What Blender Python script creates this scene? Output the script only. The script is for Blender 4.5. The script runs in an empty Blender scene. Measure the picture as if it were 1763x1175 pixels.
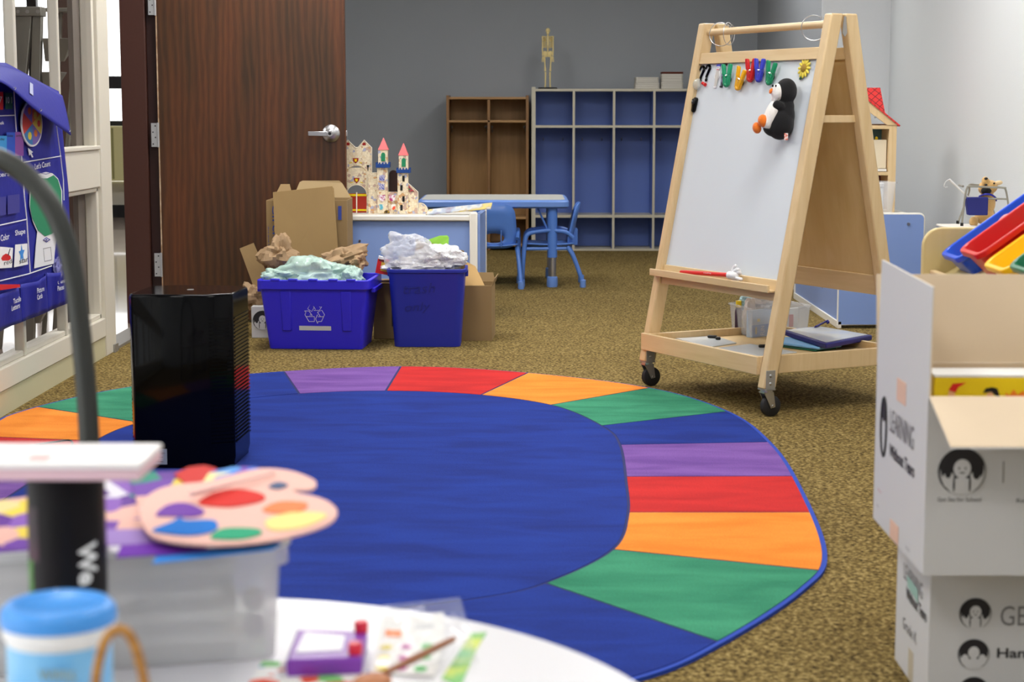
import bpy, math, random
from mathutils import Vector, Matrix, noise
random.seed(7)
C = bpy.context.scene.collection
PI = math.pi
# ------------------------------------------------------------------ camera model (1763 x 1175)
F_, CX, CY, HC = 3100.0, 881.5, 587.5, 1.05
PITCH = math.atan((CY-195)/F_); YAW = math.atan(18.5/F_)
def ray(x, y):
    dx = (x-CX)/F_; dy = -(y-CY)/F_
    c, s = math.cos(PITCH), math.sin(PITCH)
    fy = c+dy*s; fz = -s+dy*c
    return Vector((dx*math.cos(YAW)-fy*math.sin(YAW), fy*math.cos(YAW)+dx*math.sin(YAW), fz))
O_ = Vector((0, 0, HC))
def aty(x, y, D): r = ray(x, y); return O_+r*(D/r.y)
def atz(x, y, z=0.0): r = ray(x, y); return O_+r*((z-HC)/r.z)
def atx(x, y, X): r = ray(x, y); return O_+r*(X/r.x)
def atpl(x, y, P, N):
    r = ray(x, y); return O_+r*((Vector(P)-O_).dot(N)/r.dot(N))
# ------------------------------------------------------------------ object helpers
MW = {}
def tag(o, label=None, cat=None, group=None, kind=None):
    if label: o['label'] = label
    if cat: o['category'] = cat
    if group: o['group'] = group
    if kind: o['kind'] = kind
    return o
def thing(name, label, cat, loc=(0, 0, 0), rz=0.0, group=None, M=None):
    o = bpy.data.objects.new(name, None); C.objects.link(o); o.empty_display_size = .05
    m = M if M is not None else Matrix.Translation(Vector(loc)) @ Matrix.Rotation(rz, 4, 'Z')
    o.matrix_world = m; MW[o.name] = m.copy()
    return tag(o, label, cat, group)
class MB:
    """collects shapes; coordinates are local to the parent (or to M)"""
    def __init__(s, M=None):
        s.V = []; s.F = []; s.K = []; s.k = 0; s.M = M or Matrix.Identity(4)
    def add(s, vs, fs):
        b = len(s.V); s.V += [s.M @ Vector(v) for v in vs]
        s.F += [tuple(b+i for i in f) for f in fs]; s.K += [s.k]*len(fs); return s
    def box(s, a, b, T=None):
        x0, y0, z0 = a; x1, y1, z1 = b
        v = [(x0,y0,z0),(x1,y0,z0),(x1,y1,z0),(x0,y1,z0),(x0,y0,z1),(x1,y0,z1),(x1,y1,z1),(x0,y1,z1)]
        if T: v = [T @ Vector(q) for q in v]
        return s.add(v, [(3,2,1,0),(4,5,6,7),(0,1,5,4),(1,2,6,5),(2,3,7,6),(3,0,4,7)])
    def hexa(s, v):
        return s.add(v, [(3,2,1,0),(4,5,6,7),(0,1,5,4),(1,2,6,5),(2,3,7,6),(3,0,4,7)])
    def loft(s, loops, c0=True, c1=True, closed=True):
        n = len(loops[0]); v = [p for l in loops for p in l]; f = []
        for i in range(len(loops)-1):
            for j in range(n if closed else n-1):
                k = (j+1) % n
                f.append((i*n+j, i*n+k, (i+1)*n+k, (i+1)*n+j))
        if c0: f.append(tuple(range(n))[::-1])
        if c1: f.append(tuple((len(loops)-1)*n+j for j in range(n)))
        return s.add(v, f)
    def cyl(s, p, q, r, r2=None, n=14, cap=True):
        return s.tube([p, q], r, n=n, radii=[r, r if r2 is None else r2], cap=cap)
    def tube(s, pts, r, n=10, radii=None, cap=True, closed=False, flat=1.0):
        pts = [Vector(p) for p in pts]; L = []; N = len(pts); up = None
        for i, p in enumerate(pts):
            if closed: t = pts[(i+1) % N]-pts[i-1]
            else: t = pts[min(i+1, N-1)]-pts[max(i-1, 0)]
            if t.length < 1e-9: t = Vector((0,0,1))
            t.normalize()
            if up is None:
                up = t.orthogonal().normalized()
            a = up-t*up.dot(t)
            if a.length < 1e-6: a = t.orthogonal()
            a.normalize(); up = a; b = t.cross(a); rr = radii[i] if radii else r
            L.append([p+a*rr*math.cos(2*PI*k/n)+b*rr*flat*math.sin(2*PI*k/n) for k in range(n)])
        if closed: L.append(L[0]); return s.loft(L, False, False)
        return s.loft(L, cap, cap)
    def lathe(s, prof, c=(0, 0, 0), n=24, cap=True):
        c = Vector(c)
        L = [[c+Vector((r*math.cos(2*PI*k/n), r*math.sin(2*PI*k/n), z)) for k in range(n)] for r, z in prof]
        return s.loft(L, cap, cap)
    def prism(s, poly, t0, t1, fr=None):
        """poly = 2d points; fr = (origin,U,V,N)"""
        if fr: o, U, W, N = [Vector(q) for q in fr]
        else: o, U, W, N = Vector(), Vector((1,0,0)), Vector((0,1,0)), Vector((0,0,1))
        return s.loft([[o+U*x+W*y+N*t0 for x, y in poly], [o+U*x+W*y+N*t1 for x, y in poly]])
    def ell(s, c, r, R=None, nu=20, nv=12):
        c = Vector(c); L = []
        if isinstance(r, (int, float)): r = (r, r, r)
        for i in range(nv+1):
            ph = -PI/2+PI*i/nv; ph = max(min(ph, PI/2-.02), -PI/2+.02)
            l = []
            for k in range(nu):
                a = 2*PI*k/nu
                q = Vector((r[0]*math.cos(ph)*math.cos(a), r[1]*math.cos(ph)*math.sin(a), r[2]*math.sin(ph)))
                if R: q = R @ q
                l.append(c+q)
            L.append(l)
        return s.loft(L)
    def grid(s, f, nu, nv):
        v = [f(i/nu, j/nv) for j in range(nv+1) for i in range(nu+1)]
        fs = [(j*(nu+1)+i, j*(nu+1)+i+1, (j+1)*(nu+1)+i+1, (j+1)*(nu+1)+i) for j in range(nv) for i in range(nu)]
        return s.add(v, fs)
    def build(s, name, mats, parent=None, bevel=0, smooth=False, world=False, loc=None, rz=0.0, solid=0, seg=2, recalc=True, angle=38, remesh=0, sub=0):
        V = s.V
        if world and parent:
            inv = MW[parent.name].inverted(); V = [inv @ v for v in V]
        base = Vector((0, 0, 0))
        if parent is None and loc is None:     # put the origin under the thing
            xs = [v.x for v in V]; ys = [v.y for v in V]; zs = [v.z for v in V]
            base = Vector(((min(xs)+max(xs))/2, (min(ys)+max(ys))/2, min(zs)))
            V = [v-base for v in V]
        me = bpy.data.meshes.new(name); me.from_pydata([tuple(v) for v in V], [], s.F)
        if not isinstance(mats, (list, tuple)): mats = [mats]
        for m in mats: me.materials.append(m)
        me.polygons.foreach_set('material_index', s.K)
        if recalc:
            import bmesh
            bm = bmesh.new(); bm.from_mesh(me); bmesh.ops.recalc_face_normals(bm, faces=bm.faces); bm.to_mesh(me); bm.free()
        o = bpy.data.objects.new(name, me); C.objects.link(o)
        if parent is not None:
            o.parent = parent; MW[o.name] = MW.get(parent.name, Matrix.Identity(4)).copy()
        else:
            o.matrix_world = Matrix.Translation(Vector(loc) if loc is not None else base) @ Matrix.Rotation(rz, 4, 'Z'); MW[o.name] = o.matrix_world.copy()
        if solid:
            m = o.modifiers.new('thick', 'SOLIDIFY'); m.thickness = solid; m.offset = 0
        if remesh:
            m = o.modifiers.new('re', 'REMESH'); m.mode = 'VOXEL'; m.voxel_size = remesh; m.use_smooth_shade = True
            m = o.modifiers.new('sm', 'SMOOTH'); m.iterations = 6; m.factor = .6
        if bevel:
            m = o.modifiers.new('bev', 'BEVEL'); m.width = bevel; m.segments = seg; m.limit_method = 'ANGLE'; m.angle_limit = math.radians(40)
            m.harden_normals = False
        if sub:
            m = o.modifiers.new('sub', 'SUBSURF'); m.levels = sub; m.render_levels = sub
        if smooth or bevel:
            me.polygons.foreach_set('use_smooth', [True]*len(me.polygons))
            if not remesh: me.set_sharp_from_angle(angle=math.radians(angle))
        me.update(); return o
def rr(w, d, r, n=5, z=0, cx=0, cy=0):
    r = min(r, w/2-1e-4, d/2-1e-4); out = []
    for (sx, sy, a0) in ((1, 1, 0), (-1, 1, 90), (-1, -1, 180), (1, -1, 270)):
        for k in range(n+1):
            a = math.radians(a0+90*k/n)
            out.append(Vector((cx+sx*(w/2-r)+r*math.cos(a), cy+sy*(d/2-r)+r*math.sin(a), z)))
    return out
def tub(mb, w0, d0, w1, d1, h, t=.003, r=.03, rim=.008, rimh=.012, z=0, cx=0, cy=0):
    """tapered open container with outward rim"""
    L = [rr(w0, d0, r, z=z, cx=cx, cy=cy), rr(w1, d1, r, z=z+h-rimh, cx=cx, cy=cy)]
    if rim: L += [rr(w1+2*rim, d1+2*rim, r+rim, z=z+h-rimh, cx=cx, cy=cy), rr(w1+2*rim, d1+2*rim, r+rim, z=z+h, cx=cx, cy=cy)]
    else: L += [rr(w1, d1, r, z=z+h, cx=cx, cy=cy)]
    L += [rr(w1-2*t, d1-2*t, r, z=z+h, cx=cx, cy=cy), rr(w0-2*t, d0-2*t, r, z=z+t, cx=cx, cy=cy)]
    return mb.loft(L)
def crsp(pts, n=8, closed=False):
    P = [Vector(p) for p in pts]; N = len(P); out = []
    rng = range(N if closed else N-1)
    for i in rng:
        if closed: a, b, c, d = P[i-1], P[i], P[(i+1) % N], P[(i+2) % N]
        else: a, b, c, d = P[max(i-1, 0)], P[i], P[i+1], P[min(i+2, N-1)]
        for k in range(n):
            t = k/n
            out.append(.5*((2*b)+(c-a)*t+(2*a-5*b+4*c-d)*t*t+(-a+3*b-3*c+d)*t**3))
    if not closed: out.append(P[-1])
    return out
def crumple(mb, c, r, seed=0, amp=.35, fr=3.0, nu=40, nv=22, flat=None, R=None):
    c = Vector(c); L = []; off = Vector((seed*7.3, seed*3.1, seed*1.7))
    for i in range(nv+1):
        ph = -PI/2+PI*i/nv; ph = max(min(ph, PI/2-.03), -PI/2+.03); l = []
        for k in range(nu):
            a = 2*PI*k/nu
            d = Vector((math.cos(ph)*math.cos(a), math.cos(ph)*math.sin(a), math.sin(ph)))
            nn = noise.noise(d*fr+off); n2 = abs(noise.noise(d*fr*2.3+off*2))
            q = d*(1+amp*(nn*1.3-n2*.9))
            q = Vector((q.x*r[0], q.y*r[1], q.z*r[2]))
            if R: q = R @ q
            l.append(c+q)
        L.append(l)
    return mb.loft(L)
# ------------------------------------------------------------------ text
FONT_DG = []
def text(name, s, P, U, W, width, height, m, parent, ex=.0004, world=True, align='L', bold=0.0, shear=0.0):
    """text fitted to width x height, bottom-left at P, running along U, up W (world vectors)"""
    cu = bpy.data.curves.new('t', 'FONT'); cu.body = s; cu.size = 1; cu.offset = bold; cu.resolution_u = 3; cu.shear = shear
    to = bpy.data.objects.new('t', cu); C.objects.link(to)
    dg = bpy.context.evaluated_depsgraph_get(); me = bpy.data.meshes.new_from_object(to.evaluated_get(dg))
    bpy.data.objects.remove(to); bpy.data.curves.remove(cu)
    xs = [v.co.x for v in me.vertices]; ys = [v.co.y for v in me.vertices]
    x0, x1, y0, y1 = min(xs), max(xs), min(ys), max(ys)
    U = Vector(U).normalized(); W = Vector(W).normalized(); N = U.cross(W).normalized(); P = Vector(P)
    sx = width/(x1-x0); sy = height/(y1-y0)
    inv = MW[parent.name].inverted() if (parent and world) else Matrix.Identity(4)
    V = [inv @ (P+U*((v.co.x-x0)*sx)+W*((v.co.y-y0)*sy)+N*ex) for v in me.vertices]
    Fc = [tuple(p.vertices) for p in me.polygons]; bpy.data.meshes.remove(me)
    m2 = bpy.data.meshes.new(name); m2.from_pydata([tuple(v) for v in V], [], Fc); m2.materials.append(m)
    o = bpy.data.objects.new(name, m2); C.objects.link(o)
    if parent: o.parent = parent; MW[o.name] = MW[parent.name].copy()
    return o
# ------------------------------------------------------------------ materials
def lin(c):
    c = c/255.0; return c/12.92 if c <= .04045 else ((c+.055)/1.055)**2.4
def col(r, g, b): return (lin(r), lin(g), lin(b), 1)
def mat(name, c, rough=.55, metal=0, coat=0, spec=.5, noise_=None, bump=None, c2=None, alpha=1, trans=0, emit=None, sheen=0, ior=1.45):
    """noise_=(scale, contrast 0..1, (sx,sy,sz)) mixes c -> c2; bump=(scale,strength)"""
    m = bpy.data.materials.new(name); m.use_nodes = True; nt = m.node_tree; b = nt.nodes['Principled BSDF']
    b.inputs['Base Color'].default_value = c; b.inputs['Roughness'].default_value = rough
    b.inputs['Metallic'].default_value = metal; b.inputs['Coat Weight'].default_value = coat
    b.inputs['Specular IOR Level'].default_value = spec; b.inputs['Alpha'].default_value = alpha
    b.inputs['Transmission Weight'].default_value = trans; b.inputs['IOR'].default_value = ior
    b.inputs['Sheen Weight'].default_value = sheen
    if emit:
        b.inputs['Emission Color'].default_value = emit[0]; b.inputs['Emission Strength'].default_value = emit[1]
    tc = None
    def coords(sc):
        t = nt.nodes.new('ShaderNodeTexCoord'); mp = nt.nodes.new('ShaderNodeMapping'); mp.inputs['Scale'].default_value = sc
        nt.links.new(t.outputs['Object'], mp.inputs['Vector']); return mp.outputs['Vector']
    if noise_:
        sc, ct, st = noise_
        n = nt.nodes.new('ShaderNodeTexNoise'); n.inputs['Scale'].default_value = sc; n.inputs['Detail'].default_value = 4
        nt.links.new(coords(st), n.inputs['Vector'])
        r = nt.nodes.new('ShaderNodeValToRGB'); h = .5*(1-ct)*.6
        r.color_ramp.elements[0].position = .5-h-.02; r.color_ramp.elements[1].position = .5+h+.02
        r.color_ramp.elements[0].color = c; r.color_ramp.elements[1].color = c2
        nt.links.new(n.outputs['Fac'], r.inputs['Fac']); nt.links.new(r.outputs['Color'], b.inputs['Base Color'])
    if bump:
        n = nt.nodes.new('ShaderNodeTexNoise'); n.inputs['Scale'].default_value = bump[0]; n.inputs['Detail'].default_value = 3
        nt.links.new(coords((1, 1, 1)), n.inputs['Vector'])
        bp = nt.nodes.new('ShaderNodeBump'); bp.inputs['Strength'].default_value = bump[1]; bp.inputs['Distance'].default_value = .01
        nt.links.new(n.outputs['Fac'], bp.inputs['Height']); nt.links.new(bp.outputs['Normal'], b.inputs['Normal'])
    return m
def clear(name, c, solid=.3, rough=.15, bump=None):
    """thin see-through plastic or glass: part transparent, part glossy surface"""
    m = bpy.data.materials.new(name); m.use_nodes = True; nt = m.node_tree; b = nt.nodes['Principled BSDF']; out = nt.nodes['Material Output']
    b.inputs['Base Color'].default_value = c; b.inputs['Roughness'].default_value = rough
    if bump:
        tc = nt.nodes.new('ShaderNodeTexCoord'); n = nt.nodes.new('ShaderNodeTexNoise'); n.inputs['Scale'].default_value = bump[0]; n.inputs['Detail'].default_value = 3; n.inputs['Distortion'].default_value = 1.5
        nt.links.new(tc.outputs['Object'], n.inputs['Vector']); bp = nt.nodes.new('ShaderNodeBump'); bp.inputs['Strength'].default_value = bump[1]; bp.inputs['Distance'].default_value = .02
        nt.links.new(n.outputs['Fac'], bp.inputs['Height']); nt.links.new(bp.outputs['Normal'], b.inputs['Normal'])
    t = nt.nodes.new('ShaderNodeBsdfTransparent'); mx = nt.nodes.new('ShaderNodeMixShader'); mx.inputs['Fac'].default_value = solid
    nt.links.new(t.outputs[0], mx.inputs[1]); nt.links.new(b.outputs[0], mx.inputs[2]); nt.links.new(mx.outputs[0], out.inputs['Surface'])
    return m
def wood(name, a, b_, sc=(14, 14, 1.2), rough=.45, ns=3.0, contrast=.35, coat=0):
    m = bpy.data.materials.new(name); m.use_nodes = True; nt = m.node_tree; b = nt.nodes['Principled BSDF']
    t = nt.nodes.new('ShaderNodeTexCoord'); mp = nt.nodes.new('ShaderNodeMapping'); mp.inputs['Scale'].default_value = sc
    n = nt.nodes.new('ShaderNodeTexNoise'); n.inputs['Scale'].default_value = ns; n.inputs['Detail'].default_value = 6; n.inputs['Distortion'].default_value = .6
    r = nt.nodes.new('ShaderNodeValToRGB'); r.color_ramp.elements[0].position = .5-contrast/2; r.color_ramp.elements[1].position = .5+contrast/2
    r.color_ramp.elements[0].color = a; r.color_ramp.elements[1].color = b_
    nt.links.new(t.outputs['Object'], mp.inputs['Vector']); nt.links.new(mp.outputs['Vector'], n.inputs['Vector'])
    nt.links.new(n.outputs['Fac'], r.inputs['Fac']); nt.links.new(r.outputs['Color'], b.inputs['Base Color'])
    b.inputs['Roughness'].default_value = rough; b.inputs['Coat Weight'].default_value = coat
    return m
M = {}
M['white_paint'] = mat('white_paint', col(214, 209, 194), .4)
M['beige_wall'] = mat('beige_wall', col(196, 191, 156), .5, noise_=(3, .2, (1,1,1)), c2=col(188, 183, 150))
M['wall_dark'] = mat('wall_dark', col(152, 156, 160), .85, bump=(180, .12), noise_=(1.2, .1, (1,1,1)), c2=col(147, 151, 156))
M['wall_light'] = mat('wall_light', col(210, 214, 216), .8, bump=(150, .1))
M['wall_column'] = mat('wall_column', col(226, 230, 234), .8, bump=(150, .1))
M['ceiling'] = mat('ceiling_tile', col(215, 213, 208), .9, bump=(60, .3))
M['brown_paint'] = mat('brown_paint', col(62, 33, 25), .45, bump=(60, .05))
M['brown_dark'] = mat('brown_dark_paint', col(46, 22, 20), .45)
M['brown_hall'] = mat('brown_hall', col(62, 42, 32), .6, noise_=(6, .2, (1,1,.2)), c2=col(54, 36, 28))
M['oak_dark'] = wood('door_oak', col(44, 22, 9), col(104, 56, 24), sc=(16, 16, .9), rough=.38, ns=1.6, contrast=.5)
def door_wood():
    m = bpy.data.materials.new('door_veneer'); m.use_nodes = True; nt = m.node_tree; b = nt.nodes['Principled BSDF']
    t = nt.nodes.new('ShaderNodeTexCoord'); L = nt.links.new
    mp = nt.nodes.new('ShaderNodeMapping'); mp.inputs['Scale'].default_value = (1.0, 1.0, .16); L(t.outputs['Object'], mp.inputs['Vector'])
    w = nt.nodes.new('ShaderNodeTexWave'); w.wave_type = 'BANDS'; w.bands_direction = 'X'; w.inputs['Scale'].default_value = 9
    w.inputs['Distortion'].default_value = 9; w.inputs['Detail'].default_value = 3; w.inputs['Detail Scale'].default_value = .9; L(mp.outputs[0], w.inputs['Vector'])
    n = nt.nodes.new('ShaderNodeTexNoise'); n.inputs['Scale'].default_value = 7; n.inputs['Detail'].default_value = 3; L(mp.outputs[0], n.inputs['Vector'])
    mp2 = nt.nodes.new('ShaderNodeMapping'); mp2.inputs['Scale'].default_value = (1, 1, .04); L(t.outputs['Object'], mp2.inputs['Vector'])
    g = nt.nodes.new('ShaderNodeTexNoise'); g.inputs['Scale'].default_value = 260; g.inputs['Detail'].default_value = 2; L(mp2.outputs[0], g.inputs['Vector'])
    r = nt.nodes.new('ShaderNodeValToRGB'); r.color_ramp.elements[0].color = col(46, 26, 10); r.color_ramp.elements[0].position = .05
    r.color_ramp.elements[1].color = col(84, 50, 21); r.color_ramp.elements[1].position = .9; L(w.outputs['Fac'], r.inputs['Fac'])
    r2 = nt.nodes.new('ShaderNodeValToRGB'); r2.color_ramp.elements[0].color = col(56, 36, 15); r2.color_ramp.elements[0].position = .35
    r2.color_ramp.elements[1].color = col(98, 50, 20); r2.color_ramp.elements[1].position = .68; L(n.outputs['Fac'], r2.inputs['Fac'])
    mx = nt.nodes.new('ShaderNodeMixRGB'); mx.inputs['Fac'].default_value = .55; L(r.outputs[0], mx.inputs[1]); L(r2.outputs[0], mx.inputs[2])
    r3 = nt.nodes.new('ShaderNodeValToRGB'); r3.color_ramp.elements[0].color = (.72, .72, .72, 1); r3.color_ramp.elements[0].position = .35; r3.color_ramp.elements[1].position = .6
    L(g.outputs['Fac'], r3.inputs['Fac'])
    mu = nt.nodes.new('ShaderNodeMixRGB'); mu.blend_type = 'MULTIPLY'; mu.inputs['Fac'].default_value = .8; L(mx.outputs[0], mu.inputs[1]); L(r3.outputs[0], mu.inputs[2])
    L(mu.outputs[0], b.inputs['Base Color']); b.inputs['Roughness'].default_value = .42
    return m
M['door'] = door_wood()
M['birch'] = wood('birch', col(206, 176, 128), col(220, 194, 150), sc=(20, 20, 1.5), rough=.4, ns=2, contrast=.5)
M['birch_x'] = wood('birch_lengthwise', col(206, 176, 128), col(220, 194, 150), sc=(1.5, 20, 20), rough=.4, ns=2, contrast=.5)
M['birch_board'] = wood('birch_board', col(204, 174, 120), col(214, 188, 138), sc=(12, 12, 1.2), rough=.5, ns=2, contrast=.5)
M['birch_panel'] = wood('birch_panel', col(208, 186, 124), col(218, 198, 142), sc=(14, 14, 1.0), rough=.4, ns=2, contrast=.6)
M['locker_wood'] = wood('locker_wood', col(150, 112, 62), col(178, 136, 82), sc=(14, 14, 1.2), rough=.5, ns=2, contrast=.5)
M['chrome'] = mat('brushed_steel', col(190, 190, 192), .3, metal=1)
M['steel_dull'] = mat('dull_steel', col(165, 163, 158), .5, metal=.7)
M['alu'] = mat('ladder_aluminium', col(150, 148, 140), .55, metal=.6, noise_=(9, .3, (1,1,.3)), c2=col(120, 118, 110))
M['hinge'] = mat('hinge_steel', col(172, 174, 176), .45, metal=.5)
M['black'] = mat('black_plastic', col(18, 18, 20), .4)
M['gloss_black'] = mat('gloss_black', col(5, 5, 7), .07, spec=.18)
M['rubber'] = mat('rubber', col(26, 26, 28), .6)
M['white'] = mat('white_plastic', col(232, 232, 232), .4)
M['whiteboard'] = mat('whiteboard', col(210, 217, 221), .25)
M['paper'] = mat('paper', col(235, 235, 232), .7)
M['kraft'] = mat('kraft_paper', col(166, 138, 104), .75, noise_=(9, .1, (1,1,1)), c2=col(150, 122, 90), bump=(30, .4))
M['cardboard'] = mat('cardboard', col(150, 124, 84), .8, noise_=(5, .2, (1, 1, .2)), c2=col(143, 117, 78))
M['cardboard_in'] = mat('cardboard_inside', col(216, 196, 168), .85, noise_=(4, .2, (1,1,1)), c2=col(208, 188, 160))
M['carton_white'] = mat('white_carton', col(206, 206, 208), .6)
M['cut_edge'] = mat('cardboard_edge', col(196, 168, 128), .8)
M['navy_line'] = mat('navy_line', col(26, 34, 92), .9)
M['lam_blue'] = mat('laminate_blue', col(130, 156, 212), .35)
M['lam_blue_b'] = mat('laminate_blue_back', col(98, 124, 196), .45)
M['edge_white'] = mat('edge_white', col(228, 224, 214), .4)
M['edge_cream'] = mat('edge_cream', col(196, 190, 172), .5)
M['plastic_blue'] = mat('chair_blue', col(84, 128, 208), .35)
M['plastic_lblue'] = mat('foot_blue', col(110, 148, 220), .35)
M['table_grey'] = mat('table_grey', col(206, 206, 200), .35)
M['recycle_blue'] = mat('recycle_blue', col(48, 40, 214), .35)
M['trash_blue'] = mat('trash_blue', col(32, 44, 160), .38)
M['nylon_blue'] = mat('nylon_blue', col(22, 28, 142), .6, bump=(30, .15))
M['nylon_dark'] = mat('nylon_navy', col(20, 24, 84), .6)
M['label_grey'] = mat('label_grey', col(200, 206, 216), .5)
M['red'] = mat('red', col(214, 30, 28), .4)
M['dkred'] = mat('dark_red', col(150, 22, 16), .5)
M['yellow'] = mat('yellow', col(238, 208, 18), .4)
M['green'] = mat('green', col(28, 132, 88), .45)
M['lime'] = mat('lime', col(160, 226, 80), .6)
M['orange'] = mat('orange', col(240, 130, 30), .6)
M['purple'] = mat('purple', col(130, 60, 176), .35)
M['plush_black'] = mat('plush_black', col(16, 16, 18), .95, bump=(400, .4), sheen=.1)
M['plush_white'] = mat('plush_white', col(235, 232, 226), .95, bump=(400, .4), sheen=.3)
M['plush_orange'] = mat('plush_orange', col(236, 120, 24), .95, bump=(400, .4), sheen=.3)
M['plush_tan'] = mat('plush_tan', col(214, 172, 108), .95, bump=(300, .5), sheen=.3)
M['bone'] = mat('bone', col(232, 212, 150), .5)
M['towel'] = mat('towel', col(206, 202, 192), .95, bump=(300, .4))
M['towel_brown'] = mat('towel_brown', col(120, 52, 34), .95, bump=(300, .4))
M['glass'] = clear('window_glass', col(20, 24, 22), .05, .02)
M['film'] = clear('clear_film', col(240, 243, 248), .42, .12, (22, .6))
M['film_green'] = clear('green_film', col(200, 230, 218), .62, .12, (16, .55))
M['bubble'] = clear('bubble_film', col(246, 247, 250), .85, .2, (45, .55))
M['clear_tub'] = clear('clear_tub', col(226, 230, 236), .3, .12)
M['frost'] = clear('frosted_tub', col(235, 238, 242), .36, .3)
M['lid_frost'] = clear('frosted_lid', col(224, 226, 228), .75, .35)
EXPO = 0.0
# ================================================================== THE SETTING
def struct(o, label=None): o['kind'] = 'structure'; return o
def carpet_mat():
    m = bpy.data.materials.new('carpet'); m.use_nodes = True; nt = m.node_tree; b = nt.nodes['Principled BSDF']; L = nt.links.new
    t = nt.nodes.new('ShaderNodeTexCoord')
    n = nt.nodes.new('ShaderNodeTexNoise'); n.inputs['Scale'].default_value = 95; n.inputs['Detail'].default_value = 3; n.inputs['Roughness'].default_value = .7; L(t.outputs['Object'], n.inputs['Vector'])
    r = nt.nodes.new('ShaderNodeValToRGB'); e = r.color_ramp.elements
    e[0].position = .36; e[0].color = col(40, 31, 14); e[1].position = .64; e[1].color = col(172, 152, 100)
    x = e.new(.45); x.color = col(104, 87, 47); x = e.new(.54); x.color = col(128, 109, 64)
    L(n.outputs['Fac'], r.inputs['Fac'])
    n2 = nt.nodes.new('ShaderNodeTexNoise'); n2.inputs['Scale'].default_value = 1.3; n2.inputs['Detail'].default_value = 3; L(t.outputs['Object'], n2.inputs['Vector'])
    r2 = nt.nodes.new('ShaderNodeValToRGB'); r2.color_ramp.elements[0].position = .3; r2.color_ramp.elements[0].color = (.86, .84, .8, 1); r2.color_ramp.elements[1].position = .7
    L(n2.outputs['Fac'], r2.inputs['Fac'])
    mu = nt.nodes.new('ShaderNodeMixRGB'); mu.blend_type = 'MULTIPLY'; mu.inputs['Fac'].default_value = 1; L(r.outputs[0], mu.inputs[1]); L(r2.outputs[0], mu.inputs[2]); L(mu.outputs[0], b.inputs['Base Color'])
    bp = nt.nodes.new('ShaderNodeBump'); bp.inputs['Strength'].default_value = .5; bp.inputs['Distance'].default_value = .006; L(n.outputs['Fac'], bp.inputs['Height']); L(bp.outputs['Normal'], b.inputs['Normal'])
    b.inputs['Roughness'].default_value = .95; b.inputs['Specular IOR Level'].default_value = .1
    return m
WX = -1.82; RX = 2.25; BY = 14.25; CYF = 11.2; CXL = 1.83; NY = -2.2; H = 2.75
struct(MB().box((WX, NY, -.05), (RX, BY, 0)).build('floor', carpet_mat()))
struct(MB().box((WX, NY, H), (RX+.1, BY+.1, H+.08)).build('ceiling', M['ceiling']))
struct(MB().box((WX-.12, BY, -.05), (CXL, BY+.12, H)).build('wall_back', M['wall_dark']))
w = MB(); w.box((CXL, CYF+.003, -.05), (CXL+.12, BY+.12, H)); struct(w.build('wall_column_side', M['wall_dark']))
w = MB(); w.box((CXL, CYF-.012, -.05), (RX+.02, CYF, H)); struct(w.build('wall_column_front', M['wall_column']))
struct(MB().box((RX, NY, -.05), (RX+.12, CYF, H)).build('wall_right', M['wall_light']))
struct(MB().box((WX-3, NY-.12, -.05), (RX+.12, NY, H)).build('wall_near', M['wall_light']))
# left wall: low beige curb, header, and the solid run beyond the door
w = MB(); w.box((WX-.11, NY, -.02), (WX, 7.93, .092)); w.box((WX-.02, NY, 0), (WX+.006, 7.90, .086)); struct(w.build('wall_left_curb', M['beige_wall']))
w = MB(); w.box((WX-.11, NY, 2.15), (WX, 9.12, H)); struct(w.build('wall_left_header', M['wall_light']))
w = MB(); w.box((WX-.11, 9.17, -.02), (WX, BY, H)); struct(w.build('wall_left_far', M['wall_dark']))
# glazed partition
wf = MB()
z0, zr, zm0, zm1, zt = .088, .168, .735, .895, 2.05
y_end = 7.94
mun = [7.13-.605*i for i in range(15)]
def bead(a, b):   # thin stepped bead round a pane
    pass
wf.box((WX-.075, NY, z0), (WX+.012, 7.75, zr))
wf.box((WX-.06, NY, zr), (WX-.004, 7.74, zr+.022))
wf.box((WX-.07, NY, zm0), (WX+.006, 7.75, zm1)); wf.box((WX-.06, NY, zm1), (WX+.014, 7.74, zm1+.018)); wf.box((WX-.055, NY, zm0-.02), (WX-.004, 7.74, zm0))
wf.box((WX-.07, NY, zt), (WX+.006, 7.75, zt+.12))
wf.box((WX-.09, 7.75, .0), (WX+.012, y_end, 2.15)); wf.box((WX-.055, 7.715, zr), (WX-.004, 7.75, zt))
for y in mun: wf.box((WX-.036, y-.015, zr), (WX+.002, y+.015, zm0)); wf.box((WX-.036, y-.015, zm1), (WX+.002, y+.015, zt))
win = struct(wf.build('window_1', M['white_paint'], bevel=.004))
ys = [7.74]+mun
gm = MB()
for i in range(len(ys)-1):
    for (a, b) in ((zr, zm0), (zm1, zt)):
        p = MB().box((WX-.03, ys[i+1], a), (WX-.026, ys[i], b))
        # dark metal stop behind the pane
        o = p.build('pane', M['glass'], win, world=True)
# grey inner stop at the end of the glazing
o = MB().box((WX-.078, 7.60, zr), (WX-.056, 7.72, zt)).build('glazing_stop', mat('stop_grey', col(112, 104, 96), .6), win, world=True)
o = MB().box((WX+.002, 7.875, .0), (WX+.02, 7.945, .035)).build('corner_guard', M['steel_dull'], win, world=True)
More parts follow.
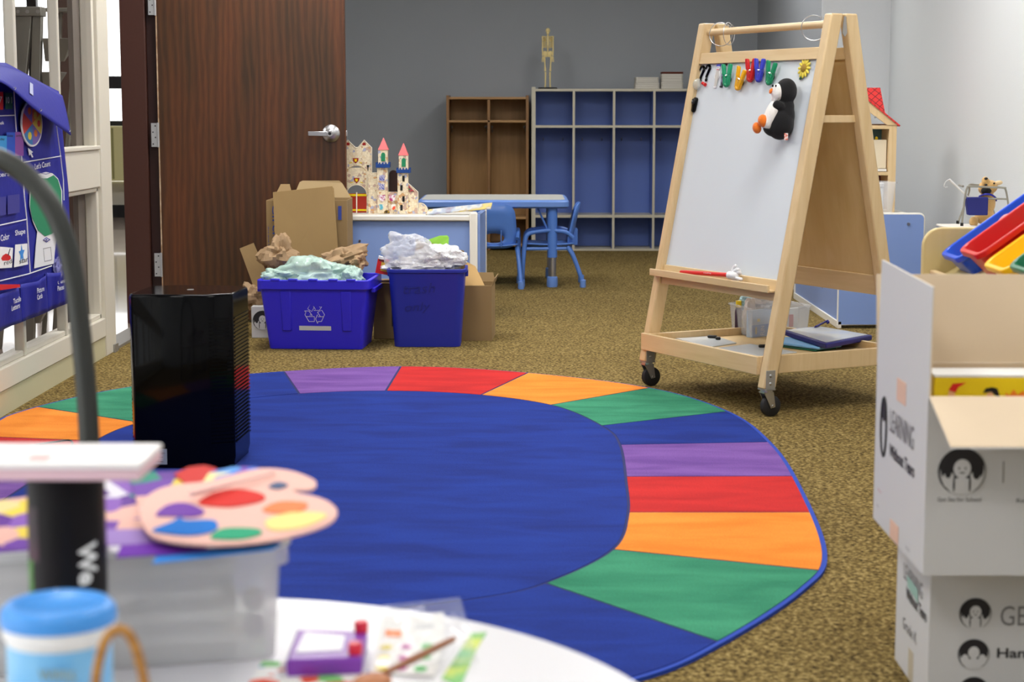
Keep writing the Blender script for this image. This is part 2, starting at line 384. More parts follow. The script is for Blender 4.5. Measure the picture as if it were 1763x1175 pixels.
# door frame
JY = 9.04
w = MB(); w.box((WX-.18, JY, -.02), (WX-.055, JY+.13, 2.15)); w.box((WX-.18, 7.95, 2.06), (WX-.055, JY+.13, 2.15))
fr = struct(w.build('trim_1', M['brown_paint'], bevel=.003))
w = MB(); w.box((WX-.055, JY+.03, -.02), (WX+.012, JY+.13, 2.15)); struct(w.build('trim_2', M['brown_dark'], bevel=.003))
w = MB(); w.box((WX-.10, 7.94, -.012), (WX+.006, JY+.04, .012)); struct(w.build('trim_3', M['steel_dull']))
# the open door
DX0 = aty(274, 300, JY).x+.004; DX1 = aty(594, 230, JY).x; DY = JY-.005
dr = MB().box((DX0+.004, DY, .012), (DX1, DY+.044, 2.06)).build('door_1', M['door'], bevel=.002); struct(dr)
MB().box((DX0-.003, DY+.002, .012), (DX0+.0035, DY+.042, 2.06)).build('door_edge', mat('raw_edge', col(196, 172, 142), .7, noise_=(20, .6, (1, 1, 1)), c2=col(150, 116, 86)), dr, world=True)
MB().box((DX1+.0005, DY+.002, .012), (DX1+.004, DY+.042, 2.06)).build('door_edge', M['oak_dark'], dr, world=True)
for (y0, y1) in ((-40, 26), (212, 253), (436, 476)):
    za = aty(268, y1, JY).z; zb = aty(268, y0, JY).z if y0 > 0 else za+.12
    h = MB(); h.box((DX0-.037, DY-.003, za), (DX0-.001, DY+.0, zb))
    h.cyl((DX0-.002, DY-.004, za-.002), (DX0-.002, DY-.004, zb+.002), .005, n=8)
    hg = h.build('hinge', M['hinge'], dr, world=True)
    s = MB()
    for q in (.12, .4, .62, .88): s.cyl((DX0-.022+.006*(1 if q in (.4, .88) else -1), DY-.0045, za+q*(zb-za)), (DX0-.022+.006*(1 if q in (.4, .88) else -1), DY-.002, za+q*(zb-za)), .0035, n=8)
    s.build('screw', M['black'], hg, world=True)
hp = aty(570, 230, DY)
h = MB(); h.lathe([(.044, 0), (.044, .003), (.036, .012), (.022, .018)], n=28)
T = Matrix.Translation(hp) @ Matrix.Rotation(PI/2, 4, 'X')
h.V = [T @ v for v in h.V]
rose = h.build('rosette', M['chrome'], dr, smooth=True, world=True)
h = MB(); h.cyl(hp+Vector((0, -.015, 0)), hp+Vector((0, -.055, 0)), .014, n=18)
h.hexa([hp+Vector(v) for v in ((-.108, -.058, -.011), (0, -.06, -.013), (0, -.044, -.013), (-.108, -.046, -.011), (-.108, -.058, .011), (0, -.06, .011), (0, -.044, .011), (-.108, -.046, .011))])
h.cyl(hp+Vector((0, -.05, 0)), hp+Vector((0, -.062, 0)), .0165, n=18)
lv = h.build('lever', M['chrome'], dr, world=True, bevel=.002)
MB().cyl(hp+Vector((0, -.062, 0)), hp+Vector((0, -.064, 0)), .008, n=14).build('keyhole', M['black'], dr, world=True)
MB().box((DX1, DY+.014, hp.z-.014), (DX1+.011, DY+.03, hp.z+.014)).build('latch', M['chrome'], dr, world=True, bevel=.002)
# ------------------------------------------------------------------ the hall beyond the glass
HY = 18.4
hf = mat('hall_floor', col(176, 158, 146), .12, coat=.4, noise_=(1.2, .2, (1, 1, 1)), c2=col(160, 142, 132))
struct(MB().box((-9, 3, -.06), (WX, HY+.1, -.006)).build('floor_hall', hf))
struct(MB().box((-9, 3, H), (WX, HY, H+.1)).build('ceiling_hall', M['ceiling']))
w = MB(); w.box((-9, HY, .0), (WX, HY+.15, .36)); w.box((-9, HY, 2.45), (WX, HY+.15, H)); struct(w.build('wall_hall_far', M['white_paint']))
struct(MB().box((-9.12, 3, 0), (-9, HY, H)).build('wall_hall_left', M['wall_light']))
struct(MB().box((-9, 2.9, 0), (WX-.11, 3, H)).build('wall_hall_near', M['wall_light']))
struct(MB().box((WX-.11, BY+.12, 0), (WX, HY, H)).build('wall_hall_right', M['wall_light']))
struct(MB().box((-9, HY-.03, -.006), (WX-.11, HY, .12)).build('baseboard_hall', M['black']))
zb = aty(190, 217, HY).z
w = MB(); w.box((-9, HY-.02, aty(190, 217, HY).z), (WX-.11, HY+.06, aty(190, 208, HY).z)); w.box((-9, HY-.02, aty(190, 153, HY).z), (WX-.11, HY+.06, aty(190, 131, HY).z)); w.box((-9, HY-.02, 2.4), (WX-.11, HY+.06, 2.46))
for x in (-8.4, -7.2, -6.15, -4.95, -2.9): w.box((x-.05, HY-.02, zb), (x+.05, HY+.06, 2.46))
wh = struct(w.build('window_2', M['black']))
MB().box((-9, HY+.02, zb), (WX-.11, HY+.026, 2.45)).build('pane', M['glass'], wh, world=True)
yel = mat('radiator_yellow', col(226, 220, 160), .5)
ra = MB(); zr0 = aty(190, 312, HY-.3).z
ra.box((-8.8, HY-.28, zr0), (WX-.12, HY-.02, zb)); 
rd = ra.build('trim_4', yel, bevel=.01); struct(rd)
s = MB()
for x in (-8.1, -7.3, -6.5, -5.7, -4.9, -4.12, -3.3): s.box((x, HY-.284, zr0+.02), (x+.02, HY-.279, zb-.02))
s.build('seam', mat('seam', col(150, 146, 90), .6), rd, world=True)
# brown post in the hall, seen through the glass
struct(MB().box((aty(97, 100, 9.1).x, 9.1, -.006), (aty(160, 100, 9.1).x, 9.3, H)).build('trim_5', M['brown_hall']))
# ------------------------------------------------------------------ ceiling lights
LG = []
lm = mat('diffuser', col(240, 240, 240), .6, emit=((1, .98, .95, 1), 5.0))
def light_panel(x, y, on=True, e=1.0, lab=''):
    t = thing('ceiling_light', lab, 'ceiling light', (x, y, H-.02), 0, 'recessed ceiling lights')
    f = MB(); f.box((-.31, -.61, 0), (-.28, .61, .018)); f.box((.28, -.61, 0), (.31, .61, .018)); f.box((-.28, -.61, 0), (.28, -.58, .018)); f.box((-.28, .58, 0), (.28, .61, .018))
    f.build('frame', M['white'], t)
    MB().box((-.28, -.58, .004), (.28, .58, .016)).build('diffuser', lm if on else M['white'], t)
    if on:
        ld = bpy.data.lights.new('lamp', 'AREA'); ld.shape = 'RECTANGLE'; ld.size = .56; ld.size_y = 1.16; ld.energy = 33*e; ld.color = (1, .985, .965)
        lo = bpy.data.objects.new('ceiling_lamp', ld); C.objects.link(lo); lo.parent = t; lo.location = (0, 0, -.004)
rows = [('first', -.2, .32), ('second', 2.5, .38), ('third', 5.2, .82), ('fourth', 8.1, 1.25)]
for nm, y, e_ in rows:
    for sd, x in (('left', -.95), ('right', 1.05)):
        light_panel(x, y, True, e_, 'lit rectangular ceiling light, %s side, %s row counted from the camera' % (sd, nm))
for sd, x in (('left', -.95), ('right', 1.05)):
    light_panel(x, 11.6, True, .55, 'lit rectangular ceiling light nearest the lockers, %s side' % sd)
# hall lights
for x, y in ((-4.2, 8), (-4.2, 13)):
    ld = bpy.data.lights.new('lamp', 'AREA'); ld.shape = 'RECTANGLE'; ld.size = .6; ld.size_y = 1.2; ld.energy = 60
    t = thing('hall_light', 'ceiling light in the hall beyond the glass, %s one' % ('nearer' if y < 10 else 'farther'), 'ceiling light', (x, y, H-.02), 0, 'hall ceiling lights')
    MB().box((-.3, -.6, 0), (.3, .6, .018)).build('diffuser', lm, t)
    lo = bpy.data.objects.new('hall_lamp', ld); C.objects.link(lo); lo.parent = t; lo.location = (0, 0, -.004)
# ------------------------------------------------------------------ world, camera
wd = bpy.data.worlds.new('World'); bpy.context.scene.world = wd; wd.use_nodes = True
bg = wd.node_tree.nodes['Background']
sky = wd.node_tree.nodes.new('ShaderNodeTexSky')
try:
    sky.sky_type = 'HOSEK_WILKIE'; sky.turbidity = 8; sky.sun_direction = (-.3, -.5, .6)
except Exception: pass
mxs = wd.node_tree.nodes.new('ShaderNodeMixRGB'); mxs.inputs['Fac'].default_value = .85; mxs.inputs[2].default_value = (1, 1, 1, 1)
wd.node_tree.links.new(sky.outputs[0], mxs.inputs[1]); wd.node_tree.links.new(mxs.outputs[0], bg.inputs['Color'])
bg.inputs['Strength'].default_value = 3.2
cam = bpy.data.cameras.new('camera'); co = bpy.data.objects.new('camera', cam); C.objects.link(co)
cam.sensor_width = 36; cam.sensor_fit = 'HORIZONTAL'; cam.lens = F_/1763*36; cam.clip_start = .05
co.location = O_; co.rotation_euler = (PI/2-PITCH, 0, YAW)
cam.dof.use_dof = True; cam.dof.focus_distance = 7.6; cam.dof.aperture_fstop = 6.3
bpy.context.scene.camera = co
vs = bpy.context.scene.view_settings; vs.view_transform = 'Standard'; vs.look = 'None'; vs.exposure = EXPO; vs.gamma = 1; vs.use_curve_mapping = False
# ================================================================== RUG
def pile(name, a, b_):
    m = bpy.data.materials.new(name); m.use_nodes = True; nt = m.node_tree; b = nt.nodes['Principled BSDF']; L = nt.links.new
    t = nt.nodes.new('ShaderNodeTexCoord'); mp = nt.nodes.new('ShaderNodeMapping'); mp.inputs['Scale'].default_value = (1.0, 3.0, 1); mp.inputs['Rotation'].default_value = (0, 0, .25); L(t.outputs['Object'], mp.inputs[0])
    n = nt.nodes.new('ShaderNodeTexNoise'); n.inputs['Scale'].default_value = 3.2; n.inputs['Detail'].default_value = 5; n.inputs['Distortion'].default_value = .5; L(mp.outputs[0], n.inputs['Vector'])
    r = nt.nodes.new('ShaderNodeValToRGB'); r.color_ramp.elements[0].position = .33; r.color_ramp.elements[1].position = .68; r.color_ramp.elements[0].color = a; r.color_ramp.elements[1].color = b_
    L(n.outputs['Fac'], r.inputs['Fac'])
    n2 = nt.nodes.new('ShaderNodeTexNoise'); n2.inputs['Scale'].default_value = 220; L(t.outputs['Object'], n2.inputs['Vector'])
    mx = nt.nodes.new('ShaderNodeMixRGB'); mx.blend_type = 'OVERLAY'; mx.inputs['Fac'].default_value = .35; L(r.outputs[0], mx.inputs[1]); L(n2.outputs['Fac'], mx.inputs[2]); L(mx.outputs[0], b.inputs['Base Color'])
    b.inputs['Roughness'].default_value = .95; b.inputs['Specular IOR Level'].default_value = .1; b.inputs['Sheen Weight'].default_value = .05
    bp = nt.nodes.new('ShaderNodeBump'); bp.inputs['Strength'].default_value = .3; bp.inputs['Distance'].default_value = .003; L(n2.outputs['Fac'], bp.inputs['Height']); L(bp.outputs['Normal'], b.inputs['Normal'])
    return m
RC = Vector((-.55, 5.06, 0)); RT = math.radians(-2.0)
ci, si = math.cos(-RT), math.sin(-RT)
def toloc(p): d = Vector((p[0]-RC.x, p[1]-RC.y)); return Vector((d.x*ci-d.y*si, d.x*si+d.y*ci))
half_o = [(0, 2.33), (.5, 2.165), (.98, 1.78), (1.235, 1.24), (1.325, .6), (1.335, -.1), (1.305, -.82), (1.21, -1.15), (1.0, -1.56), (.83, -1.79), (.5, -2.03), (0, -2.13)]
half_i = [(0, 1.66), (.34, 1.575), (.62, 1.33), (.79, .90), (.838, .58), (.845, 0), (.84, -.42), (.795, -.80), (.64, -1.12), (.5, -1.25), (.28, -1.36), (0, -1.42)]
def full(h):
    P = [Vector((x, y, 0)) for x, y in h]+[Vector((-x, y, 0)) for x, y in h[1:-1]][::-1]
    return crsp(P, 14, closed=True)
CO, CI = full(half_o), full(half_i)
for p in CO: p.x = max(p.x, -1.245-.035*p.y)
def near(Cv, p): return min(range(len(Cv)), key=lambda i: (Cv[i].x-p[0])**2+(Cv[i].y-p[1])**2)
div_px = [((668, 677), (690, 634)), ((825, 684), (910, 645)), ((950, 703), (1115, 671)), ((1040, 738), (1255, 713)), ((1065, 770), (1325, 768)), ((1073, 825), (1352, 825)), ((1080, 890), (1390, 890)), ((1055, 953), (1400, 990)), ((935, 1012), (1232, 1110))]
divs = [(toloc(atz(*a)), toloc(atz(*b))) for a, b in div_px]
right = [(near(CI, a), near(CO, b)) for a, b in divs]
left = [(near(CI, (-a.x-.02, a.y)), near(CO, (-b.x-.02, b.y))) for a, b in divs[1:]]
ringd = right+[(near(CI, (.28, -1.36)), near(CO, (.45, -2.05))), (near(CI, (-.2, -1.38)), near(CO, (-.3, -2.1)))]+left[::-1]
colr = ['red', 'orange', 'green', 'blue', 'purple', 'red', 'orange', 'green', 'blue', 'purple', 'red', 'blue', 'green', 'orange', 'red', 'purple', 'blue', 'green_', 'orange_', 'purple']
RM = {'line': M['navy_line'], 'edge': mat('rug_binding', col(30, 66, 168), .9), 'blue': pile('rug_blue', col(10, 37, 118), col(17, 50, 140)), 'red': pile('rug_red', col(170, 26, 28), col(196, 38, 36)),
      'orange': pile('rug_orange', col(216, 120, 30), col(232, 142, 50)), 'green': pile('rug_green', col(34, 116, 86), col(60, 144, 108)), 'purple': pile('rug_purple', col(98, 62, 136), col(124, 86, 160))}
keys = list(RM)
rug = MB()
def sect(Cv, a, b, forward):
    n = len(Cv); out = []
    i = a
    while i != b: out.append(Cv[i]); i = (i+1) % n
    out.append(Cv[b]); return out
def inset(poly, d):
    n = len(poly); P = [poly[i] for i in range(n) if (poly[i]-poly[i-1]).length > 1e-4]; n = len(P)
    A = sum(P[i-1].x*P[i].y-P[i].x*P[i-1].y for i in range(n)); sg = 1 if A > 0 else -1; out = []
    for i in range(n):
        e1 = (P[i]-P[i-1]).normalized(); e2 = (P[(i+1) % n]-P[i]).normalized()
        n1 = Vector((-e1.y, e1.x, 0))*sg; n2 = Vector((-e2.y, e2.x, 0))*sg; b = n1+n2
        if b.length < 1e-3: out.append(P[i]+n1*d); continue
        b.normalize(); out.append(P[i]+b*(d/max(.35, b.dot(n1))))
    return out
rug.k = keys.index('edge'); rug.loft([[p+Vector((0, 0, 0)) for p in CO], [p+Vector((0, 0, .008)) for p in CO]])
rug.k = keys.index('line'); rug.loft([[p+Vector((0, 0, .008)) for p in inset(CO, .012)], [p+Vector((0, 0, .0085)) for p in inset(CO, .012)]])
rug.k = keys.index('blue'); ip = inset(CI, .004); rug.loft([[p+Vector((0, 0, .0085)) for p in ip], [p+Vector((0, 0, .0096)) for p in ip]])
CO2 = inset(CO, .008) if len(inset(CO, .008)) == len(CO) else CO
seqc = ['red', 'orange', 'green', 'blue', 'purple', 'red', 'orange', 'green', 'blue', 'purple', 'red', 'blue', 'green', 'orange', 'red', 'purple', 'red', 'orange', 'green', 'blue']
# left side mirrors: blue, green, orange, red, purple ...
n_r = len(ringd)
cols = ['red', 'orange', 'green', 'blue', 'purple', 'red', 'orange', 'green', 'blue', 'purple', 'orange', 'green', 'blue', 'orange', 'blue', 'purple', 'red', 'orange', 'green', 'blue', 'purple']
leftcols = ['purple', 'blue', 'green', 'orange', 'red', 'purple', 'blue', 'green']
for j in range(len(left)):
    cols[n_r-1-j] = leftcols[j] if j < len(leftcols) else 'red'
for i in range(n_r):
    a, b = ringd[i], ringd[(i+1) % n_r]
    inn = sect(CI, a[0], b[0], 1); out = sect(CO2, a[1], b[1], 1)
    poly = inset(inn+out[::-1], .0045)
    rug.k = keys.index(cols[i])
    rug.loft([[Vector((p.x, p.y, .0085)) for p in poly], [Vector((p.x, p.y, .0096)) for p in poly]])
ro = rug.build('area_rug', [RM[k] for k in keys], loc=RC, rz=RT)
tag(ro, 'large oval blue rug with a ring of red, orange, green and purple squares', 'rug')
# ================================================================== BACK OF THE ROOM
UX, UY, UZ = Vector((1, 0, 0)), Vector((0, 1, 0)), Vector((0, 0, 1))
# ---- blue lockers
LY = 13.83; LD = .36; lx0 = aty(918.5, 300, LY).x; bay = .3065
lz1 = aty(1000, 153, LY).z
t = thing('coat_locker', 'tall blue coat locker with cream edges and open bays against the back wall', 'locker', (lx0, LY, 0))
nb = 6; TH = .02
zs1 = aty(1000, 216, LY).z; zs2 = aty(1000, 370.5, LY).z; zb0 = aty(1000, 429, LY).z
b = MB()
for k in range(nb+1):
    w_ = .03 if k == 0 else .018
    b.box((k*bay-w_/2, 0, zb0-.01), (k*bay+w_/2, .012, lz1+(.014 if k == 0 else 0)))
b.box((0, -.001, lz1-.018), (nb*bay, .012, lz1)); b.box((0, -.001, zs1-.018), (nb*bay, .012, zs1)); b.box((0, -.001, zs2-.02), (nb*bay, .012, zs2)); b.box((0, -.001, zb0-.018), (nb*bay, .012, zb0))
b.build('edge_trim', M['edge_cream'], t)
b = MB()
for k in range(nb+1): b.box((k*bay-.008, .012, zb0), (k*bay+.008, LD, lz1-.02))
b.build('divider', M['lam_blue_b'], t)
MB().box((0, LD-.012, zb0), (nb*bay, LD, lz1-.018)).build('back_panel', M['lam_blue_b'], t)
for z, nm in ((lz1, 'top_panel'), (zs1, 'shelf'), (zs2, 'bench_shelf'), (zb0, 'bottom_panel')):
    MB().box((0, .012, z-.018), (nb*bay, LD-.012, z-.0005)).build(nm, M['edge_cream'], t)
for k in range(nb+1): MB().box((k*bay-.03, .02, 0), (k*bay+.03, LD-.03, zb0-.018)).build('foot', M['edge_cream'], t)
for k in range(4):
    h = MB(); 
    for s in (.25, .75): h.cyl((k*bay+bay*s, LD-.012, zs1-.12), (k*bay+bay*s, LD-.05, zs1-.10), .004, n=6)
    h.build('coat_hook', M['steel_dull'], t)
# ---- wooden locker
wx0 = aty(769, 300, LY).x; wx1 = aty(914, 300, LY).x-.018; wz1 = aty(840, 167, LY).z; ws = aty(840, 207, LY).z; wmid = aty(841.5, 250, LY).x
t = thing('wooden_locker', 'brown wooden coat locker with two bays beside the tall blue locker', 'locker', (wx0, LY, 0))
W_ = wx1-wx0; wm = wmid-wx0
b = MB()
for x in (.01, wm, W_-.01): b.box((x-.011, 0, 0), (x+.011, LD-.01, wz1+(.012 if x != wm else -.02)))
b.build('upright', wood('locker_edge', col(120, 84, 46), col(142, 102, 58), sc=(14, 14, 1.2)), t, bevel=.003)
MB().box((0, LD-.012, 0), (W_, LD, wz1)).build('back_panel', M['locker_wood'], t)
for z, nm in ((wz1, 'top_panel'), (ws, 'shelf'), (.26, 'bench'), (.05, 'bottom_panel')):
    MB().box((.02, 0, z-.018), (W_-.02, LD-.012, z)).build(nm, wood('shelf_wood', col(150, 112, 68), col(176, 136, 88), sc=(1.5, 14, 14)), t, bevel=.002)
for px in (775, 836, 845, 904):
    x = aty(px, 226, LY+.15).x-wx0; z = aty(px, 226, LY+.15).z
    h = MB(); h.tube([(x, LD-.014, z+.03), (x, LD-.05, z+.02), (x+.008, LD-.07, z-.012), (x+.014, LD-.085, z+.01)], .004, n=6)
    h.cyl((x, LD-.014, z+.03), (x, LD-.02, z+.03), .014, n=10); h.build('coat_hook', M['steel_dull'], t)
# ---- skeleton model
sc_ = LY/F_   # metres per pixel on the lockers
sp = aty(943, 151, LY+.10); zt_ = lz1
t = thing('skeleton_model', 'small yellowed anatomy skeleton on a black round base on the blue locker', 'anatomy model', (sp.x, LY+.11, zt_))
MB().lathe([(.072, 0), (.074, .006), (.07, .012), (.0, .013)], n=32, cap=False).build('base', M['black'], t, smooth=True)
MB().cyl((0, .01, .01), (0, .01, .29), .0022, n=6).build('support_rod', M['chrome'], t)
b = MB()
b.ell((0, 0, .442), (.017, .020, .020)); b.ell((0, -.006, .424), (.011, .013, .012)); b.tube([(0, 0, .42), (0, .002, .39)], .006, n=8)
b.build('skull', M['bone'], t, smooth=True)
b = MB()
pts = [(0, .004, .40), (0, .010, .36), (0, .006, .32), (0, .002, .29), (0, .006, .27)]
b.tube(crsp(pts, 6), .0055, n=8)
for i in range(7):
    z = .388-.0115*i; rx = .026+.010*math.sin(min(1, (i+1)/5)*PI/2)
    b.tube([(rx*math.sin(a), .004-.022*math.cos(a)*1.0, z-.006*math.cos(a)) for a in [k*2*PI/16 for k in range(17)]], .0028, n=5)
b.box((-.005, -.022, .33), (.005, -.018, .392))
for s in (-1, 1):
    b.tube([(0, -.018, .393), (s*.038, -.006, .398)], .0035, n=6); b.ell((s*.024, .018, .375), (.013, .003, .017))
    b.ell((s*.04, 0, .394), .007)
b.build('rib_cage', M['bone'], t, smooth=True)
b = MB()
for s in (-1, 1): b.ell((s*.018, .004, .268), (.018, .010, .022), Matrix.Rotation(s*.5, 3, 'Y')); b.ell((s*.010, -.006, .248), (.010, .005, .007))
b.ell((0, .010, .262), (.009, .005, .016)); b.build('pelvis', M['bone'], t, smooth=True)
for s in (-1, 1):
    b = MB(); b.tube([(s*.040, 0, .394), (s*.041, 0, .36), (s*.040, .002, .31)], .004, radii=[.006, .0038, .006], n=8)
    b.tube([(s*.039, .002, .31), (s*.036+.0, -.004, .25)], .003, n=6); b.tube([(s*.043, .002, .31), (s*.041, -.002, .25)], .003, n=6)
    b.ell((s*.038, -.003, .236), (.007, .005, .012))
    for q in range(4): b.tube([(s*(.033+.004*q), -.004, .228), (s*(.032+.0045*q), -.006, .205)], .0016, n=5)
    b.build('arm', M['bone'], t, smooth=True)
    b = MB(); b.tube([(s*.026, 0, .25), (s*.022, 0, .19), (s*.019, 0, .135)], .005, radii=[.008, .0045, .0085], n=8)
    b.tube([(s*.017, 0, .13), (s*.017, 0, .03)], .004, radii=[.0065, .0045], n=8); b.tube([(s*.022, .003, .13), (s*.021, .003, .03)], .002, n=6)
    b.ell((s*.019, -.004, .022), (.0075, .014, .008)); b.tube([(s*.019, -.01, .018), (s*.021, -.032, .015)], .005, n=6, radii=[.006, .003])
    b.build('leg', M['bone'], t, smooth=True)
# ---- folded towels
def towel(x0, x1, z, h, mt, lab, g):
    b = MB(); n = 3
    for i in range(n):
        zz = z+i*h/n; j = .004*random.random()
        b.loft([rr(x1-x0-.006-j, .17, .02, z=zz), rr(x1-x0-j, .176, .022, z=zz+h/n*.5), rr(x1-x0-.006-j, .17, .02, z=zz+h/n*.98)])
    b.V = [v+Vector(((x0+x1)/2, LY+.14, 0)) for v in b.V]
    o = b.build('folded_towel', mt, smooth=True, angle=60); tag(o, lab, 'towel', g)
tz = lz1+.001; s_ = (LY+.06)/F_
xa, xb = aty(1093, 145, LY+.06).x, aty(1136, 145, LY+.06).x
g = 'folded towels on the blue locker'
towel(xa, xb, tz, .045, M['towel'], 'cream folded towel at the bottom of the left pile on the locker', g)
towel(xa+.004, xb-.006, tz+.046, .042, M['towel'], 'cream folded towel at the top of the left pile on the locker', g)
xa, xb = aty(1138, 145, LY+.06).x, aty(1177, 145, LY+.06).x
towel(xa, xb, tz, .05, M['towel'], 'cream folded towel at the bottom of the right pile on the locker', g)
towel(xa+.001, xb-.003, tz+.051, .062, M['towel'], 'cream folded towel in the middle of the right pile under the brown one', g)
towel(xa+.004, xb, tz+.114, .014, M['towel_brown'], 'thin reddish brown folded cloth topping the right towel pile', g)
# ---- children's table
TZ = .53; TY0 = 10.86; TY1 = 11.62; TX0 = -.64; TX1 = aty(980, 350, TY0).x
t = thing('activity_table', 'low rectangular table with grey top and rounded blue rim', 'table', ((TX0+TX1)/2, (TY0+TY1)/2, 0))
w2, d2 = (TX1-TX0), (TY1-TY0)
MB().loft([rr(w2-.05, d2-.05, .05, z=TZ-.004), rr(w2-.05, d2-.05, .05, z=TZ+.002)]).build('tabletop', M['table_grey'], t)
MB().loft([rr(w2-.03, d2-.03, .05, z=TZ-.05), rr(w2, d2, .06, z=TZ-.04), rr(w2, d2, .06, z=TZ-.012), rr(w2-.03, d2-.03, .05, z=TZ), rr(w2-.05, d2-.05, .05, z=TZ), rr(w2-.05, d2-.05, .05, z=TZ-.03)], c0=True, c1=True).build('rim', M['plastic_lblue'], t, smooth=True, angle=50)
for sx in (-1, 1):
    for sy in (-1, 1):
        x = sx*(w2/2-.10); y = sy*(d2/2-.06)
        lg = MB().cyl((x, y, .18), (x, y, TZ-.05), .030, n=20).build('leg', M['plastic_blue'], t, smooth=True)
        MB().cyl((x, y, .05), (x, y, .182), .024, n=20).build('leg_extension', M['chrome'], lg, smooth=True)
        MB().lathe([(.031, 0), (.034, .01), (.033, .06), (.027, .065)], (x, y, 0), n=20).build('foot', M['plastic_lblue'], lg, smooth=True)
        if sy < 0:
            b = MB(); b.tube([(x-.02*sx, y, .33), (x-.09*sx, y+.03, TZ-.05)], .006, n=6); b.build('brace', M['plastic_blue'], lg)
# ---- toddler chairs
def chair(lab, loc, rz):
    t = thing('toddler_chair', lab, 'chair', loc, rz, "blue children's chairs at the low table")
    # shell with an oval opening: loops from outline to oval (front = +y)
    def outl(n=48, hw=.135, hh=.135):
        o = []
        for k in range(n):
            a = 2*PI*k/n; c, s = math.cos(a), math.sin(a); e = .45
            o.append((hw*math.copysign(abs(c)**e, c), hh*math.copysign(abs(s)**e, s)))
        return o
    O1 = outl(); O2 = [(.062*math.cos(2*PI*k/48), -.072+.030*math.sin(2*PI*k/48)) for k in range(48)]
    L = []
    for f in (0, .35, .7, 1):
        l = []
        for (a, b_) in zip(O1, O2):
            x = a[0]+(b_[0]-a[0])*f; v = a[1]+(b_[1]-a[1])*f; x *= (1-.06*(v/.135))
            y = -.135-.10*((v+.135)/.27)*.55+.05*(x/.135)**2*.6
            l.append(Vector((x, y, .375+v)))
        L.append(l)
    MB().loft(L, False, False).build('backrest', M['plastic_blue'], t, smooth=True, solid=.008, angle=60)
    def sf(u, v):
        x = (u-.5)*.29; y = -.15+v*.29; z = .255+.012*(2*u-1)**2-.008*math.sin(v*PI)-.02*max(0, v-.8)*5*(v-.8)
        return Vector((x*(1-.1*v), y, z))
    MB().grid(sf, 12, 12).build('seat', M['plastic_blue'], t, smooth=True, solid=.010)
    for s in (-1, 1):
        fl = MB(); fl.tube(crsp([(s*.155, .165, .03), (s*.15, .15, .24), (s*.148, .135, .315), (s*.146, .09, .335)], 8), .0135, n=10)
        f = fl.build('leg', M['plastic_blue'], t, smooth=True)
        MB().lathe([(.017, 0), (.019, .008), (.018, .045), (.014, .048)], (s*.155, .165, 0), n=16).build('foot', M['plastic_lblue'], f, smooth=True)
        rl = MB(); rl.tube(crsp([(s*.165, -.205, .03), (s*.15, -.15, .18), (s*.14, -.11, .245)], 8), .0135, n=10)
        f = rl.build('leg', M['plastic_blue'], t, smooth=True)
        MB().lathe([(.017, 0), (.019, .008), (.018, .045), (.014, .048)], (s*.165, -.205, 0), n=16).build('foot', M['plastic_lblue'], f, smooth=True)
        MB().tube(crsp([(s*.146, .09, .335), (s*.146, .0, .345), (s*.146, -.10, .335), (s*.142, -.145, .30)], 8), .0125, n=10).build('side_rail', M['plastic_blue'], t, smooth=True)
        MB().tube([(s*.14, -.11, .235), (s*.14, .14, .232)], .010, n=8).build('seat_rail', M['plastic_blue'], t, smooth=True)
        MB().box((s*.045-.003, -.175, .25), (s*.045+.003, -.145, .35)).build('back_rib', M['plastic_blue'], t, bevel=.001)
    return t
chair("blue moulded children's chair with its back to the camera, left one at the low table", (-.175, 10.98, 0), 0)
chair("blue moulded children's chair at the right end of the low table, seen from the side", (.16, 11.05, 0), PI/2)
# ---- storage shelf with the castle
SY = 9.12; SX1 = aty(826, 380, SY).x; SX0 = -1.36; SZ = .535
a_ = math.radians(3.0)
SM = Matrix.Translation((SX1, SY, 0)) @ Matrix.Rotation(-a_, 4, 'Z')
t = thing('storage_shelf', 'low blue storage unit with cream edges behind the recycling bins', 'shelf', M=SM)
Wd = SX1-SX0
def pts_shift(b): return b
MB().box((-Wd, .02, .06), (-.03, .032, SZ-.03)).build('front_panel', M['lam_blue'], t)
MB().box((-Wd, .0, SZ-.028), (-.045, .40, SZ)).build('top_panel', M['edge_white'], t, bevel=.006)
b = MB(); b.box((-.026, .012, .02), (0, .42, SZ+.005)); b.build('side_panel', M['lam_blue'], t)
MB().box((-.052, -.006, .02), (-.012, .016, SZ+.016)).build('edge_strip', M['edge_white'], t, bevel=.006); MB().box((-.004, .41, .02), (.004, .43, SZ+.01)).build('edge_strip', M['edge_white'], t, bevel=.003)
MB().box((-Wd, .005, .03), (-.045, .03, .085)).build('bottom_rail', M['edge_white'], t, bevel=.003)
sw = MB(); q = SM.inverted() @ aty(617, 416, SY); sw.cyl((q.x, .012, q.z), (q.x, .022, q.z), .006, n=10); sw.build('screw', M['chrome'], t)
s2 = MB(); 
for z in (.2, .14): s2.cyl((.0, .3, z), (.004, .3, z), .005, n=8)
s2.build('screw', M['chrome'], t)
